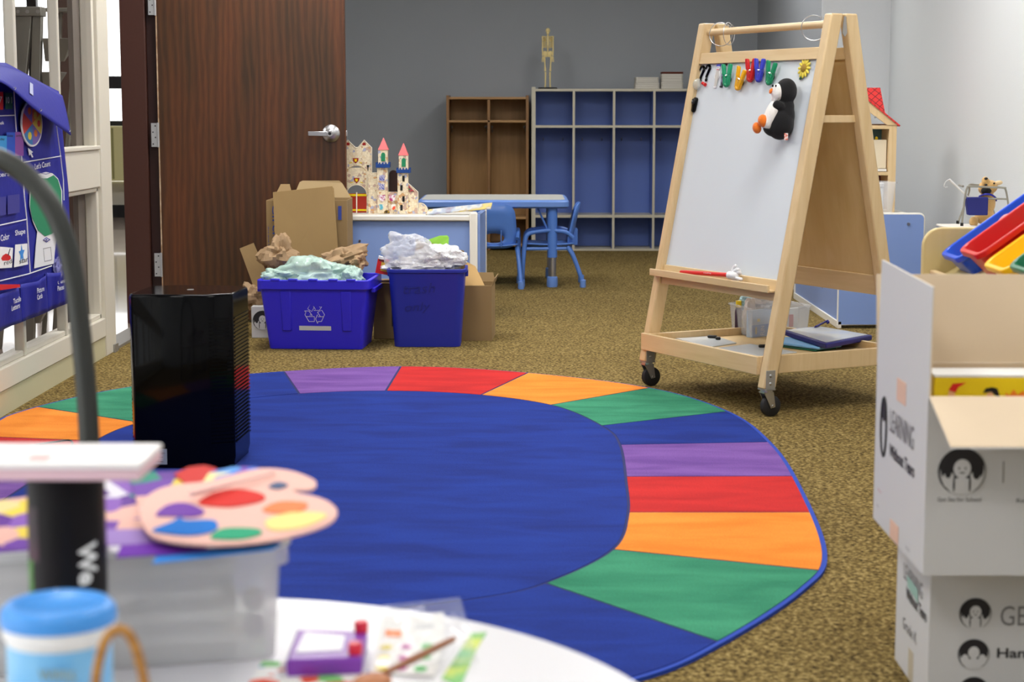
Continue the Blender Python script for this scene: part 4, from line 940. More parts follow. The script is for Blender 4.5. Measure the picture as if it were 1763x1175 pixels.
# cord across the rug
cz = .0155
pp = [atz(x, y, cz) for x, y in ((246, 778), (228, 776), (214, 772), (205, 790), (190, 800))]
pp2 = [atz(x, y, cz) for x, y in ((-60, 762), (0, 766), (30, 769), (60, 766), (95, 761), (121, 759), (126, 769), (136, 781), (160, 795), (190, 800))]
b = MB(); b.tube(crsp(pp2+pp[::-1][1:], 8), .0032, n=8); tag(b.build('power_cord', M['black'], smooth=True), 'thin black power cord lying across the rug beside the purifier', 'cord')
b = MB(); b.tube([atz(213, 783, cz), atz(217, 772, cz)+UZ*.008, atz(225, 786, cz)], .004, n=8); tag(b.build('cord_loop', M['black'], smooth=True), 'short stiff black cord loop beside the base of the purifier', 'cord')
# ================================================================== EASEL
EA = math.radians(-62.5); EM = Matrix.Translation((.918, 6.685, 0)) @ Matrix.Rotation(EA, 4, 'Z')
HW = .397; SP = .305; AP = .03; TOPZ = 1.392
def yl(z): return SP-(SP-AP)*z/TOPZ
easel = thing('display_easel', 'tall birch A-frame easel on casters with a whiteboard and a lower tray', 'easel', M=EM)
TH_ = math.atan((SP-AP)/TOPZ)
for sy in (-1, 1):
    for sx in (-1, 1):
        b = MB(); z0_, z1_ = .10, TOPZ
        def q(z, k=0): 
            y = sy*yl(z); x = sx*HW
            return [Vector((x-.021, y-.026, z)), Vector((x+.021, y-.026, z)), Vector((x+.021, y+.026, z)), Vector((x-.021, y+.026, z))]
        b.loft([q(z0_), q(z1_-.012), [p*1.0 for p in q(z1_)]])
        lg = b.build('leg', M['birch'], easel, bevel=.006, seg=3)
        # steel bracket, fork and wheel
        y = sy*yl(.1); x = sx*HW; xs = x+.0215
        br = MB(); br.box((xs, y-.018, .095), (xs+.003, y+.020, .165)); br.box((x-.022, y-.022, .094), (xs+.003, y+.022, .100)); cb = br.build('caster_bracket', M['steel_dull'], lg, bevel=.001)
        f = MB(); f.cyl((x, y, .086), (x, y, .096), .022, n=20)
        f.hexa([Vector((x-.016, y-.022, .086)), Vector((x-.012, y-.022, .086)), Vector((x-.012, y+.022, .086)), Vector((x-.016, y+.022, .086)), Vector((x-.016, y-.022, .087)), Vector((x-.012, y-.022, .087)), Vector((x-.012, y+.022, .087)), Vector((x-.016, y+.022, .087))])
        for s in (-1, 1):
            a0 = x+s*.015
            f.loft([[Vector((a0-.0015, y-.020, .088)), Vector((a0-.0015, y+.020, .088)), Vector((a0-.0015, y+.028, .034)), Vector((a0-.0015, y+.010, .030))], [Vector((a0+.0015, y-.020, .088)), Vector((a0+.0015, y+.020, .088)), Vector((a0+.0015, y+.028, .034)), Vector((a0+.0015, y+.010, .030))]])
        f.box((x-.0165, y-.020, .084), (x+.0165, y+.020, .0885)); f.cyl((x-.02, y+.018, .037), (x+.02, y+.018, .037), .005, n=10)
        f.build('caster_fork', M['chrome'], lg)
        wv = MB(); wv.tube([(x-.0115, y+.018, .037), (x-.009, y+.018, .037), (x+.009, y+.018, .037), (x+.0115, y+.018, .037)], .037, n=28, radii=[.033, .037, .037, .033]); wv.build('wheel', M['rubber'], lg, smooth=True)
        s_ = MB()
        for z in (.118, .146): s_.ell((xs+.003, y, z), (.003, .006, .006), nu=10, nv=6)
        s_.build('bolt', M['chrome'], lg)
    # rails
    def slabz(z0, z1, yo0, yo1, nm, mt, x0=-HW+.021, x1=HW-.021):
        b = MB(); L = []
        for z in (z0, z1):
            y = sy*yl(z); a, c = y+sy*yo0, y+sy*yo1; L.append([Vector((x0, a, z)), Vector((x1, a, z)), Vector((x1, c, z)), Vector((x0, c, z))])
        b.loft(L); return b.build(nm, mt, easel, bevel=.002)
    slabz(1.236, 1.278, -.018, .018, 'top_rail', M['birch_x'])
    slabz(.40, .472, -.016, .014, 'bottom_rail', M['birch_x'])
    slabz(.470, 1.238, -.006, .006, 'whiteboard' if sy < 0 else 'rear_board', M['whiteboard'] if sy < 0 else M['birch_board'])
    if sy < 0: slabz(.470, 1.238, -.010, -.0065, 'board_back', M['birch_board'])
    # pen ledge
    if sy < 0:
        y = -yl(.44); b = MB(); b.box((-HW-.01, y-.045, .430), (HW-.022, y-.015, .438)); b.box((-HW-.01, y-.055, .430), (HW-.022, y-.045, .456)); b.build('pen_ledge', M['birch_x'], easel, bevel=.002)
# A-frame spreaders, dowel
for sx in (-1, 1):
    z = 1.03; MB().box((sx*(HW-.012)-.006, -yl(z), z-.013), (sx*(HW-.012)+.006, yl(z), z+.013)).build('spreader', M['birch'], easel, bevel=.002)
    h = MB(); h.loft([[Vector((sx*(HW+.021), y, z)) for y, z in ((-.004, 1.382), (.004, 1.382), (.010, 1.325), (.0, 1.312), (-.010, 1.325))], [Vector((sx*(HW+.024), y, z)) for y, z in ((-.004, 1.382), (.004, 1.382), (.010, 1.325), (.0, 1.312), (-.010, 1.325))]]); h.build('hinge', M['steel_dull'], easel)
dw = MB(); dw.cyl((-HW+.02, -AP-.004, 1.357), (HW-.02, -AP-.004, 1.357), .0135, n=18); dw.build('dowel', M['birch_x'], easel, smooth=True)
# tray
TZT = .209; TZB = .145; TYf = .312; tx_ = .376
MB().box((-tx_+.004, -TYf+.014, .172), (tx_-.004, TYf-.014, .181)).build('tray_floor', M['birch_board'], easel)
for nm, a, c in (('tray_rim', (-HW-.004, -TYf, TZB), (tx_-.001, -TYf+.016, TZT)), ('tray_rim', (-tx_, TYf-.016, TZB), (tx_, TYf, TZT)), ('tray_rim', (-tx_, -TYf+.016, TZB), (-tx_+.016, TYf-.016, TZT)), ('tray_rim', (tx_-.016, -TYf+.016, TZB), (tx_, TYf-.016, TZT))):
    MB().box(a, c).build(nm, M['birch_x'] if abs(a[0]-c[0]) > .1 else M['birch'], easel, bevel=.002)
# board frame in world space
R3 = EM.to_3x3(); BU = R3 @ UX; BV = (R3 @ Vector((0, math.sin(TH_), math.cos(TH_)))).normalized(); BN = (R3 @ Vector((0, -math.cos(TH_), math.sin(TH_)))).normalized()
BP = EM @ Vector((0, -yl(.8)-.0062/math.cos(TH_), .8))
def bd(px, py, off=0.0): return atpl(px, py, BP+BN*off, BN)+BN*.0
def bframe(px, py, rot=0.0, off=.0005):
    o = atpl(px, py, BP, BN)+BN*off
    m = Matrix((BU, BV, BN)).transposed().to_4x4(); return Matrix.Translation(o) @ m @ Matrix.Rotation(rot, 4, 'Z')
# binder rings round the dowel
def ring(px, py, lab, r=.042, tw=.5, lead=.016):
    c = EM @ Vector((0, -AP-.004, 1.357)); d = R3 @ UX
    # point on dowel axis nearest the pixel
    o = atpl(px, py, c, (R3 @ UY)); t0 = (o-c).dot(d); cc = c+d*t0
    tt = thing('binder_ring', lab, 'ring', cc, EA, 'metal rings on the easel dowel')
    pts = []
    for k in range(33):
        a = 2*PI*k/32+.9; v = Vector((math.sin(tw)*math.cos(a)*r+lead*(k/32-.5), math.cos(tw)*math.cos(a)*r, math.sin(a)*r)); pts.append(v-Vector((0, 0, .010)))
    MB().tube(pts, .0016, n=8).build('ring_wire', M['chrome'], tt, smooth=True); MB().cyl(pts[0]+Vector((.001, 0, -.004)), pts[0]+Vector((.001, 0, .004)), .0028, n=8).build('clasp', M['chrome'], tt)
ring(1241, 47, 'thin metal ring on the easel dowel, leftmost', .044, .9, .01); ring(1255, 46, 'thin metal ring on the easel dowel, second from the left', .042, -.5, .01)
ring(1402, 38, 'thin metal ring on the easel dowel near the right leg', .044, .7, .012)
# ---- magnets on the board
def clip(px, py, rot, c, lab):
    m = bframe(px, py, rot, .001); t = thing('magnet_clip', lab, 'clip', M=m, group='coloured magnetic clips on the whiteboard')
    solid_ = mat('clip_'+lab.split()[0], c, .3); tr = clear('clip_clear_'+lab.split()[0], c, .75, .1)
    for s in (-1, 1):
        b = MB(); b.loft([[Vector((s*(.007+.014*f)+dx*(.0085 if f < .9 else .007), -.034+.078*f, z+.006+.010*f)) for dx, z in ((-1, 0), (1, 0), (1, .012), (-1, .012))] for f in (0, .25, .55)])
        b.build('jaw', tr, t, bevel=.002)
        b = MB(); b.loft([[Vector((s*(.007+.017*f)+dx*.0085*(1 if f < .95 else .7), -.034+.078*f, z+.007+.012*f)) for dx, z in ((-1, 0), (1, 0), (1, .011), (-1, .011))] for f in (.5, .75, .93, 1.0)])
        b.build('arm', solid_, t, bevel=.002)
    b = MB(); b.tube([(-.014, .002, .018), (.014, .002, .018)], .004, n=8); b.tube([(-.012, -.008, .016), (.012, -.010, .016)], .0012, n=6); b.build('spring', M['chrome'], t)
    b = MB(); b.ell((0, -.033, .012), (.012, .009, .010)); b.build('tip', tr, t, smooth=True)
    MB().lathe([(.010, 0), (.010, .005)], (0, -.01, 0), n=16).build('magnet', M['black'], t)
clip(1258, 133, 0, col(36, 160, 112), 'green clear plastic clip on the whiteboard, left of the yellow one')
clip(1280, 139, -.35, col(244, 180, 20), 'yellow clear plastic clip hanging crooked on the whiteboard')
clip(1299, 124, 0, col(206, 30, 36), 'red clear plastic clip on the whiteboard')
clip(1314, 124, -.05, col(60, 70, 200), 'blue clear plastic clip on the whiteboard')
clip(1333, 129, -.22, col(20, 146, 96), 'green clear plastic clip on the whiteboard, rightmost of the row')
def flatm(nm, poly, m, mt, lab, cat, th=.004, group=None):
    b = MB(); b.prism(poly, 0, th); o = b.build(nm, mt, loc=(0, 0, 0)); o.matrix_world = m; MW[o.name] = m.copy(); return tag(o, lab, cat, group)
for px, py, lab in ((1209, 128, 'black question mark magnet on the whiteboard, left one'), (1219, 126, 'black question mark magnet on the whiteboard, right one')):
    m = bframe(px, py, 0); b = MB()
    b.tube(crsp([(-.016, .016, .003), (-.010, .028, .003), (.004, .029, .003), (.013, .018, .003), (.006, .002, .003), (.0, -.012, .003), (.0, -.018, .003)], 6), .005, n=8, radii=None, flat=.6)
    b.ell((0, -.026, .003), (.0065, .008, .004), nu=12, nv=8)
    o = b.build('question_magnet', M['gloss_black'], loc=(0, 0, 0), smooth=True); o.matrix_world = m; tag(o, lab, 'magnet', 'question mark magnets')
def doll(px, py, hat, lab, body, boots):
    m = bframe(px, py, 0); t = thing('doll_magnet', lab, 'magnet', M=m, group='painted doll magnets')
    b = MB(); b.prism([(-.010, .020), (.010, .020), (.012, .0), (.009, -.012), (.007, -.042), (.001, -.042), (0, -.014), (-.001, -.042), (-.007, -.042), (-.009, -.012), (-.012, 0)], 0, .003); b.build('body', body, t)
    b = MB(); b.lathe([(.011, 0), (.011, .004)], (0, .031, 0), n=18); b.build('head', M['white'], t)
    MB().box((-.012, .036, .001), (.012, .044, .005)).build('hat', hat, t); MB().box((-.007, .0225, .003), (.007, .0255, .0048)).build('mouth', M['red'], t)
    for s in (-1, 1):
        MB().lathe([(.0015, .004), (.0015, .0048)], (s*.004, .031, 0), n=8).build('eye', M['black'], t)
        MB().tube([(s*.011, .018, .002), (s*.016, .002, .002), (s*.014, -.01, .002)], .0016, n=6).build('arm', M['white'], t)
        MB().box((s*.004-.0035, -.046, 0), (s*.004+.0035, -.040, .0045)).build('shoe', boots, t)
doll(1235.5, 131, mat('hat_blue', col(70, 80, 190), .5), 'white wooden doll magnet with a thin blue hat', mat('doll_grey', col(196, 192, 184), .6), M['white'])
doll(1246, 130, mat('hair_dark', col(48, 40, 40), .6), 'dark haired wooden doll magnet beside the left green clip', mat('doll_dark', col(120, 126, 160), .6, noise_=(60, .9, (1, 1, 1)), c2=col(40, 40, 44)), M['black'])
# glass ball magnet, red pin, black clip
m = bframe(1204.5, 146, 0); b = MB(); b.ell((0, 0, .012), (.022, .022, .013), nu=20, nv=12); o = b.build('glass_magnet', clear('glass_ball', col(220, 224, 214), .45, .05), loc=(0, 0, 0), smooth=True); o.matrix_world = m; tag(o, 'clear glass dome magnet at the left edge of the whiteboard', 'magnet')
m = bframe(1214, 145, -.3); b = MB(); b.tube([(-.010, 0, .006), (-.004, 0, .006), (0, 0, .006), (.004, 0, .006), (.012, 0, .006)], .004, radii=[.006, .006, .003, .006, .007], n=12); o = b.build('pin_magnet', M['red'], loc=(0, 0, 0), smooth=True); o.matrix_world = m; tag(o, 'small red pin shaped magnet on the whiteboard', 'magnet')
m = bframe(1198, 181, -.05); t = thing('black_clip', 'black plastic magnetic clip low on the left side of the whiteboard', 'clip', M=m)
MB().loft([rr(.022, .058, .010, z=0), rr(.022, .058, .010, z=.010)]).build('clip_body', M['gloss_black'], t, bevel=.002); MB().loft([rr(.020, .026, .009, z=.011, cy=.012), rr(.017, .020, .008, z=.017, cy=.012)]).build('press_pad', M['black'], t, bevel=.001); MB().cyl((-.006, .012, .0175), (.002, .012, .0175), .0015, n=6).build('glint_bar', M['chrome'], t)
# sunflower magnet
m = bframe(1387, 118, 0); t = thing('flower_magnet', 'yellow sunflower magnet at the top right of the whiteboard', 'magnet', M=m)
for k in range(12):
    a = 2*PI*k/12; MB().ell((.024*math.cos(a), .024*math.sin(a), .006), (.013, .006, .003), Matrix.Rotation(a, 3, 'Z'), nu=10, nv=6).build('petal', mat('petal', col(226, 206, 70), .5) if k == 0 else bpy.data.materials['petal'], t, smooth=True)
MB().ell((0, 0, .008), (.015, .015, .006)).build('flower_centre', mat('flower_core', col(150, 120, 40), .7), t, smooth=True)
MB().ell((-.010, -.033, .004), (.012, .006, .003), Matrix.Rotation(.5, 3, 'Z')).build('leaf', mat('leaf_green', col(36, 84, 50), .6), t, smooth=True)
flatm('sticker', [(-.006, -.008), (.006, -.008), (.006, .008), (-.006, .008)], bframe(1400, 117, 0), mat('sticker_grey', col(190, 198, 214), .5), 'small pale sticker in the top right corner of the whiteboard', 'sticker', .0006)
# ---- plush penguin resting against the board
pc = atpl(1362, 198, BP, BN)+BN*.058; ks = pc.y/F_
peng = thing('plush_penguin', 'black and white plush penguin with orange beak and feet held on the whiteboard', 'soft toy', (pc.x, pc.y, pc.z))
cpx, cpy = 1362, 198
cpx = 881.5+ (1362-881.5)
p0_ = pc
def E(px, py, rx, ry, dep=0, ry_=None, rd=None):
    """ellipsoid centre offset in metres from pixel offsets"""
    return Vector(((px-1362)*ks, dep, -(py-198)*ks))
def el(b, px, py, rx, ry, dep=0, rd=None, a=0): b.ell(E(px, py, 0, 0, dep), (rx*ks, (rd if rd else min(rx, ry))*ks, ry*ks), Matrix.Rotation(math.radians(a), 3, 'Y'), nu=28, nv=18)
b = MB(); el(b, 1375, 164, 19, 23, 0, 19, 8); el(b, 1376, 190, 14, 18, 0, 14); el(b, 1366, 217, 24, 29, 0, 23, 0); el(b, 1374, 204, 17, 26, 0, 17, 0); el(b, 1350, 230, 14, 9, 0, 12, 30); el(b, 1358, 187, 7.5, 8.5, -.03, 6, 20); el(b, 1364, 189, 8, 8, -.028, 6)
b.build('body', M['plush_black'], peng, smooth=True, remesh=.0032)
b = MB(); el(b, 1360.5, 166, 11, 16, -.006, 15, 4); el(b, 1357, 176, 7, 9, -.004, 11); b.build('face', M['plush_white'], peng, smooth=True, remesh=.003)
b = MB(); el(b, 1351, 203, 12, 27, -.006, 17, 18); el(b, 1344, 216, 11, 14, -.008, 14); b.build('belly', M['plush_white'], peng, smooth=True, remesh=.003)
b = MB(); el(b, 1348.5, 163, 2.8, 5.0, -.014, 3.2, 22); b.build('beak', M['plush_orange'], peng, smooth=True)
for px in (1355.3, 1351.2): b = MB(); el(b, px, 154.5, 1.5, 2.2, -.036 if px > 1353 else -.02, 1.5); b.build('eye', M['gloss_black'], peng, smooth=True)
for px, py, rx, ry in ((1336, 213.5, 9, 11), (1327, 225.5, 7.6, 9.8)): b = MB(); el(b, px, py, rx, ry, -.018 if px > 1330 else .004, 9, -12); b.build('foot', M['plush_orange'], peng, smooth=True)
b = MB(); el(b, 1345, 229, 9, 4, -.012, 8, 20); b.build('wing_tip', M['plush_black'], peng, smooth=True)
b = MB(); p = E(1373, 238, 0, 0, -.045); b.box(p-Vector((.005, .001, .016)), p+Vector((.008, .001, .008))); b.build('care_tag', mat('tag_red', col(220, 110, 84), .6, noise_=(150, .9, (1, 1, 1)), c2=col(240, 230, 226)), peng)
# ---- red pointer with white glove in the ledge
def lp(px, py, y=-.262): return atpl(px, py, EM @ Vector((0, y, 0)), R3 @ UY)
a, c = lp(1172, 468.5, -.258), lp(1256, 474, -.258)
t = thing('hand_pointer', 'red stick pointer ending in a small white gloved hand, lying in the easel ledge', 'pointer', (a+c)/2)
MB().tube([a-(a+c)/2, (a-c)*.48, (c-a)*.0, c-(a+c)/2], .007, n=14, radii=[.0055, .0075, .0078, .0082]).build('stick', M['red'], t, smooth=True)
mm = (a+c)/2; dd = (c-a).normalized(); u2 = (UZ-dd*dd.z).normalized(); n2 = dd.cross(u2)   # n2 points away
def hp_(l, u, n): return (c-mm)+dd*l+u2*u+n2*n
text('lettering', 'reading', lp(1212, 471.5, -.266), dd, u2, .05, .006, M['white'], t, ex=.002)
b = MB(); b.tube([hp_(-.002, 0, 0), hp_(.006, 0, 0), hp_(.012, 0, 0)], .014, radii=[.014, .0145, .011], n=14); b.build('cuff', M['white'], t, smooth=True)
b = MB(); b.ell(hp_(.026, .0, 0), (.019, .019, .015)); b.build('palm', M['white'], t, smooth=True)
fing = [([(.03, -.006, 0), (.055, -.010, 0), (.074, -.012, 0)], .0062, 'index_finger'), ([(.030, .006, -.004), (.044, .012, -.010), (.040, .006, -.018), (.032, .003, -.016)], .0065, 'middle_finger'),
        ([(.028, .014, .0), (.042, .022, -.006), (.040, .016, -.016), (.032, .012, -.016)], .006, 'ring_finger'), ([(.022, -.010, .004), (.034, -.020, -.006), (.028, -.018, -.014)], .0058, 'little_finger'), ([(.018, .010, .0), (.020, .026, -.004), (.030, .034, -.006)], .006, 'thumb')]
for pts, r, nm in fing: MB().tube(crsp([hp_(*p) for p in pts], 5), r, n=10, radii=None).build(nm, M['white'], t, smooth=True); 
for pts, r, nm in fing[:1]+fing[4:]: MB().ell(hp_(*pts[-1]), r, nu=12, nv=8).build(nm+'_tip', M['white'], t, smooth=True)
# ---- things in the lower tray
tz_ = .1815
def tray_sheet(pts, lab, z, mt, th=.003, nm='dry_erase_board', cat='board', edge=None, group=None):
    q = [atz(x, y, z) for x, y in pts]; b = MB(); b.loft([[p for p in q], [p+UZ*th for p in q]]); return tag(b.build(nm, mt, bevel=.001), lab, cat, group)
tray_sheet([(1146, 580), (1213, 574), (1268, 592), (1222, 599)], 'small white lap board in the easel tray, left one', tz_, M['whiteboard'], .004, group='white lap boards in the easel tray')
tray_sheet([(1228, 602), (1292, 594), (1372, 608), (1312, 615)], 'small white lap board in the easel tray, right one nearer the front leg', tz_, M['whiteboard'], .004, group='white lap boards in the easel tray')
def marker(px, py, lab, L=.03, a=.3):
    p = atz(px, py, tz_+.010); b = MB(); b.tube([Vector((-L/2, 0, 0)), Vector((-L/2+.004, 0, 0)), Vector((L/2, 0, 0))], .006, n=12, radii=[.004, .006, .006]); R = Matrix.Rotation(a, 3, 'Z'); b.V = [p+R @ v for v in b.V]
    tag(b.build('marker', M['black'], smooth=True), lab, 'marker', 'black markers in the easel tray')
marker(1226, 580, 'black marker pen lying on the left lap board', .035, -.4); marker(1236, 583, 'black marker cap lying between the two lap boards', .018, .2); marker(1313, 596, 'black marker pen lying on the right lap board behind the front leg', .03, .1)
# clear bins
def clear_bin(c4, z, h, grow, lab, mt, nm='clear_bin'):
    q = [atz(x, y, z) for x, y in c4]; m = sum(q, Vector())/4
    t = thing(nm, lab, 'container', (m.x, m.y, z)); L0 = [p-Vector((m.x, m.y, z)) for p in q]
    def ringp(f, zz): return [Vector((p.x*f, p.y*f, zz)) for p in L0]
    b = MB(); b.loft([ringp(.97, 0), ringp(1+grow, h-.008), ringp(1.06+grow, h-.008), ringp(1.06+grow, h), ringp(.985+grow, h), ringp(.94, .003)]); b.build('bin_wall', mt, t, bevel=.002); return t, L0
# corners: front-left, front-right(near), back-right, back-left
cA, LA = clear_bin([(1259, 572), (1295, 583), (1348, 577), (1312, 567)], tz_, .118, .08, 'clear plastic bin packed with bottles and wrapped bags in the easel tray', M['clear_tub'])
cB, LB = clear_bin([(1318, 566), (1352, 575), (1392, 567), (1357, 560)], tz_, .100, .06, 'clear plastic bin with picture cards at the back of the easel tray', M['clear_tub'])
mA = MW[cA.name].translation; mB_ = MW[cB.name].translation
g = 'items packed in the left clear bin'
def binthing(nm, px, py, y_off, lab, cat, fn, mt, smooth=True):
    b = MB(); fn(b); p = mA+Vector(y_off); b.V = [p+v for v in b.V]; return tag(b.build(nm, mt, smooth=smooth, angle=30), lab, cat)
t = thing('glue_bottle', 'dark bottle with yellow cap at the left of the clear bin', 'bottle', mA+Vector((-.075, 0, .004)))
MB().lathe([(.012, 0), (.014, .01), (.014, .085), (.011, .10)]).build('bottle_body', mat('bottle_dark', col(70, 50, 70), .4), t, smooth=True); MB().lathe([(.011, .101), (.012, .105), (.011, .127)]).build('cap', M['yellow'], t, smooth=True)
binthing('tissue_roll', 0, 0, (-.035, -.045, .004), 'white rolled cloth standing in the packed clear bin', 'cloth', lambda b: crumple(b, (0, 0, .065), (.030, .024, .075), 61, .22, 2.4, 30, 18), mat('cloth_white', col(222, 214, 208), .8))
binthing('plastic_bag', 0, 0, (.02, -.02, .004), 'crumpled white bag bulging over the packed clear bin rim', 'bag', lambda b: crumple(b, (0, 0, .12), (.05, .035, .035), 63, .4, 2.6, 30, 18), mat('bag_white', col(226, 222, 220), .5))
binthing('blue_bag', 0, 0, (-.045, .03, .004), 'pale blue bag at the back of the packed clear bin', 'bag', lambda b: crumple(b, (0, 0, .115), (.035, .03, .03), 65, .3, 2.2, 30, 18), mat('bag_blue', col(168, 204, 214), .5))
binthing('film_bag', 0, 0, (.055, .01, .004), 'clear film bag at the right of the packed clear bin', 'bag', lambda b: crumple(b, (0, 0, .095), (.030, .032, .045), 67, .4, 2.6, 30, 18), M['film'])
def img(b): pass
q = [atz(1296, 582, tz_+.004), atz(1296, 582, tz_+.004)]
fr_p = mA+LA[1]*.9; bk = mA+LA[2]*.9; d_ = (bk-fr_p).normalized(); n_ = Vector((d_.y, -d_.x, 0))
b = MB()
def bx(l0, l1, z0, z1, k, o=0.0): b.k = k; p = fr_p+n_*(o-.006); b.add([p+d_*l0+UZ*z0, p+d_*l1+UZ*z0, p+d_*l1+UZ*z1, p+d_*l0+UZ*z1], [(0, 1, 2, 3)])
Wd_ = .135
b.k = 0; b.loft([[fr_p+n_*(-.006), fr_p+n_*(-.006)+d_*Wd_, fr_p+n_*(-.034)+d_*Wd_, fr_p+n_*(-.034)], [v+UZ*.105 for v in [fr_p+n_*(-.006), fr_p+n_*(-.006)+d_*Wd_, fr_p+n_*(-.034)+d_*Wd_, fr_p+n_*(-.034)]]])
bx(0, Wd_, .002, .048, 1, .0005); bx(.03, .045, .06, .072, 2, .001); bx(.02, .028, .012, .04, 2, .001); bx(.10, .112, .01, .022, 2, .001)
o = b.build('card_box', [mat('sky_blue', col(186, 206, 232), .5), mat('pack_blue', col(36, 116, 204), .5), mat('pack_yellow', col(236, 200, 90), .5)]); tag(o, 'blue and pale blue card box standing in the packed clear bin', 'box')
text('lettering', 'FUN', fr_p+n_*(-.004)+d_*.07+UZ*.006, UZ, d_*-1, .036, .022, M['white'], o, ex=.0006)
b = MB(); p = mB_+Vector((-.02, -.05, .004)); q = [p+Vector(v) for v in ((-.06, -.02, 0), (.06, .02, 0), (.06, .03, 0), (-.06, -.01, 0))]; b.k = 0; b.loft([q, [v+UZ*.085 for v in q]])
def pp_(l, z, w, h, k): b.k = k; dr = (q[1]-q[0]).normalized(); nn = Vector((dr.y, -dr.x, 0)); s = q[0]+dr*l+nn*.0008+UZ*z; b.add([s, s+dr*w, s+dr*w+UZ*h, s+UZ*h], [(0, 1, 2, 3)])
pp_(.01, .03, .04, .03, 1); pp_(.085, .01, .02, .05, 2); pp_(.012, .006, .014, .02, 3); pp_(.03, .04, .02, .025, 4)
o = b.build('picture_card', [M['paper'], mat('card_violet', col(120, 110, 160), .5), mat('card_red', col(190, 60, 56), .5), M['orange'], mat('card_indigo', col(80, 60, 150), .5)]); tag(o, 'white card with small red and violet pictures in the right clear bin', 'card')
# folders
def folder(pts, z, th, mt, lab, nm='folder', cat='folder', bevel=.004, group='folders in the easel tray'):
    q = [atz(x, y, z) for x, y in pts]; b = MB(); b.loft([[p-UZ*0 for p in q], [p+UZ*th for p in q]]); o = b.build(nm, mt, bevel=bevel); tag(o, lab, cat, group); return o, q
folder([(1345, 598), (1356, 588), (1440, 601), (1405, 606)], tz_+.001, .006, mat('folder_green', col(24, 96, 70), .5), 'dark green folder at the bottom of the stack in the easel tray')
folder([(1340, 594), (1352, 584), (1450, 598), (1411, 603)], tz_+.009, .010, mat('folder_sky', col(120, 176, 226), .5), 'light blue folder in the middle of the stack in the easel tray')
q = [atz(x, y, tz_+.036) for x, y in ((1347, 570), (1410, 563), (1502, 579), (1422, 594))]
t = thing('zip_case', 'dark blue zip case with a clear window top on the folder stack', 'case', sum(q, Vector())/4-UZ*.016)
b = MB(); b.loft([[p-UZ*.016 for p in q], [p+UZ*.004 for p in q]]); b.build('case_body', mat('case_navy', col(26, 24, 110), .5), t, bevel=.005, world=True)
ctr = sum(q, Vector())/4; b = MB(); qq = [ctr+(p-ctr)*.90+UZ*.0045 for p in q]; b.loft([qq, [p+UZ*.001 for p in qq]]); b.build('window', mat('case_window', col(196, 206, 222), .15, noise_=(8, .5, (1, 1, 1)), c2=col(212, 214, 206)), t, world=True)
b = MB(); b.tube([atz(1404, 563, tz_+.045), atz(1424, 553, tz_+.05), atz(1426, 556, tz_+.05)], .007, n=8, flat=.5); b.build('handle', mat('case_navy2', col(40, 36, 130), .5), t, world=True)
# ================================================================== BLUE UNITS ALONG THE RIGHT WALL
AT = .548
ax0 = atz(1443, 566, 0).x; ay = 8.79
t = thing('storage_shelf', 'low blue storage unit behind the easel carrying the dollhouse', 'shelf', (ax0, ay, 0))
aw = .405; ad = 1.45
def roundpanel(w, h, r, y0, y1, z0=.02):
    P_ = [(0, z0), (w, z0)]+[(w-r+r*math.cos(a), h-r+r*math.sin(a)) for a in [PI/2*k/6 for k in range(7)]]+[(r-r*math.sin(a), h-r+r*math.cos(a)) for a in [PI/2*k/6 for k in range(7)]]
    b = MB(); b.prism([(x, z) for x, z in P_], y0, y1, ((0, 0, 0), UX, UZ, UY)); return b, P_
b, P_ = roundpanel(aw, AT+.012, .022, 0, .018); b.build('end_panel', M['lam_blue'], t)
b = MB(); b.tube([Vector((x, .009, z)) for x, z in P_], .0085, n=8, closed=True); b.build('edge_strip', M['edge_white'], t, smooth=True)
MB().box((.005, .018, AT-.02), (aw-.005, ad, AT)).build('top_panel', M['edge_white'], t)
MB().box((.004, .02, .035), (.014, ad-.02, AT-.02)).build('back_panel', M['lam_blue'], t)
MB().box((-.004, .0, .0), (.016, ad, .035)).build('base_rail', M['edge_white'], t, bevel=.002)
MB().box((-.003, ad-.018, .03), (.02, ad, AT)).build('edge_strip', M['edge_white'], t); MB().box((.02, ad-.018, .03), (aw, ad, AT)).build('end_panel', M['lam_blue'], t)
for px, py in ((1564, 386), (1466, 479), (1465, 569)):
    p = aty(px, py, ay)-Vector((ax0, ay, 0)); b = MB(); b.cyl(Vector((p.x, -.005, p.z)), Vector((p.x, .001, p.z)), .008, n=12); b.build('screw', M['chrome'], t)
p = atx(1415, 495, ax0)-Vector((ax0, ay, 0)); MB().cyl((-.0, p.y, p.z), (.006, p.y, p.z), .006, n=8).build('screw', M['chrome'], t)
bx0 = atz(1262, 499, 0).x
t = thing('storage_shelf', 'blue storage unit farthest back, glimpsed under the easel pen ledge', 'shelf', (bx0, 10.76, 0))
MB().box((.012, 0, .03), (.40, .018, .53)).build('end_panel', M['lam_blue'], t); MB().box((0, 0, 0), (.012, .018, .535)).build('edge_strip', M['edge_white'], t); MB().box((0, .018, .51), (.40, 1.2, .535)).build('top_panel', M['edge_white'], t); MB().box((0, .018, 0), (.40, 1.2, .03)).build('base_rail', M['edge_white'], t); MB().box((.012, .018, .03), (.02, 1.2, .51)).build('back_panel', M['lam_blue_b'], t)
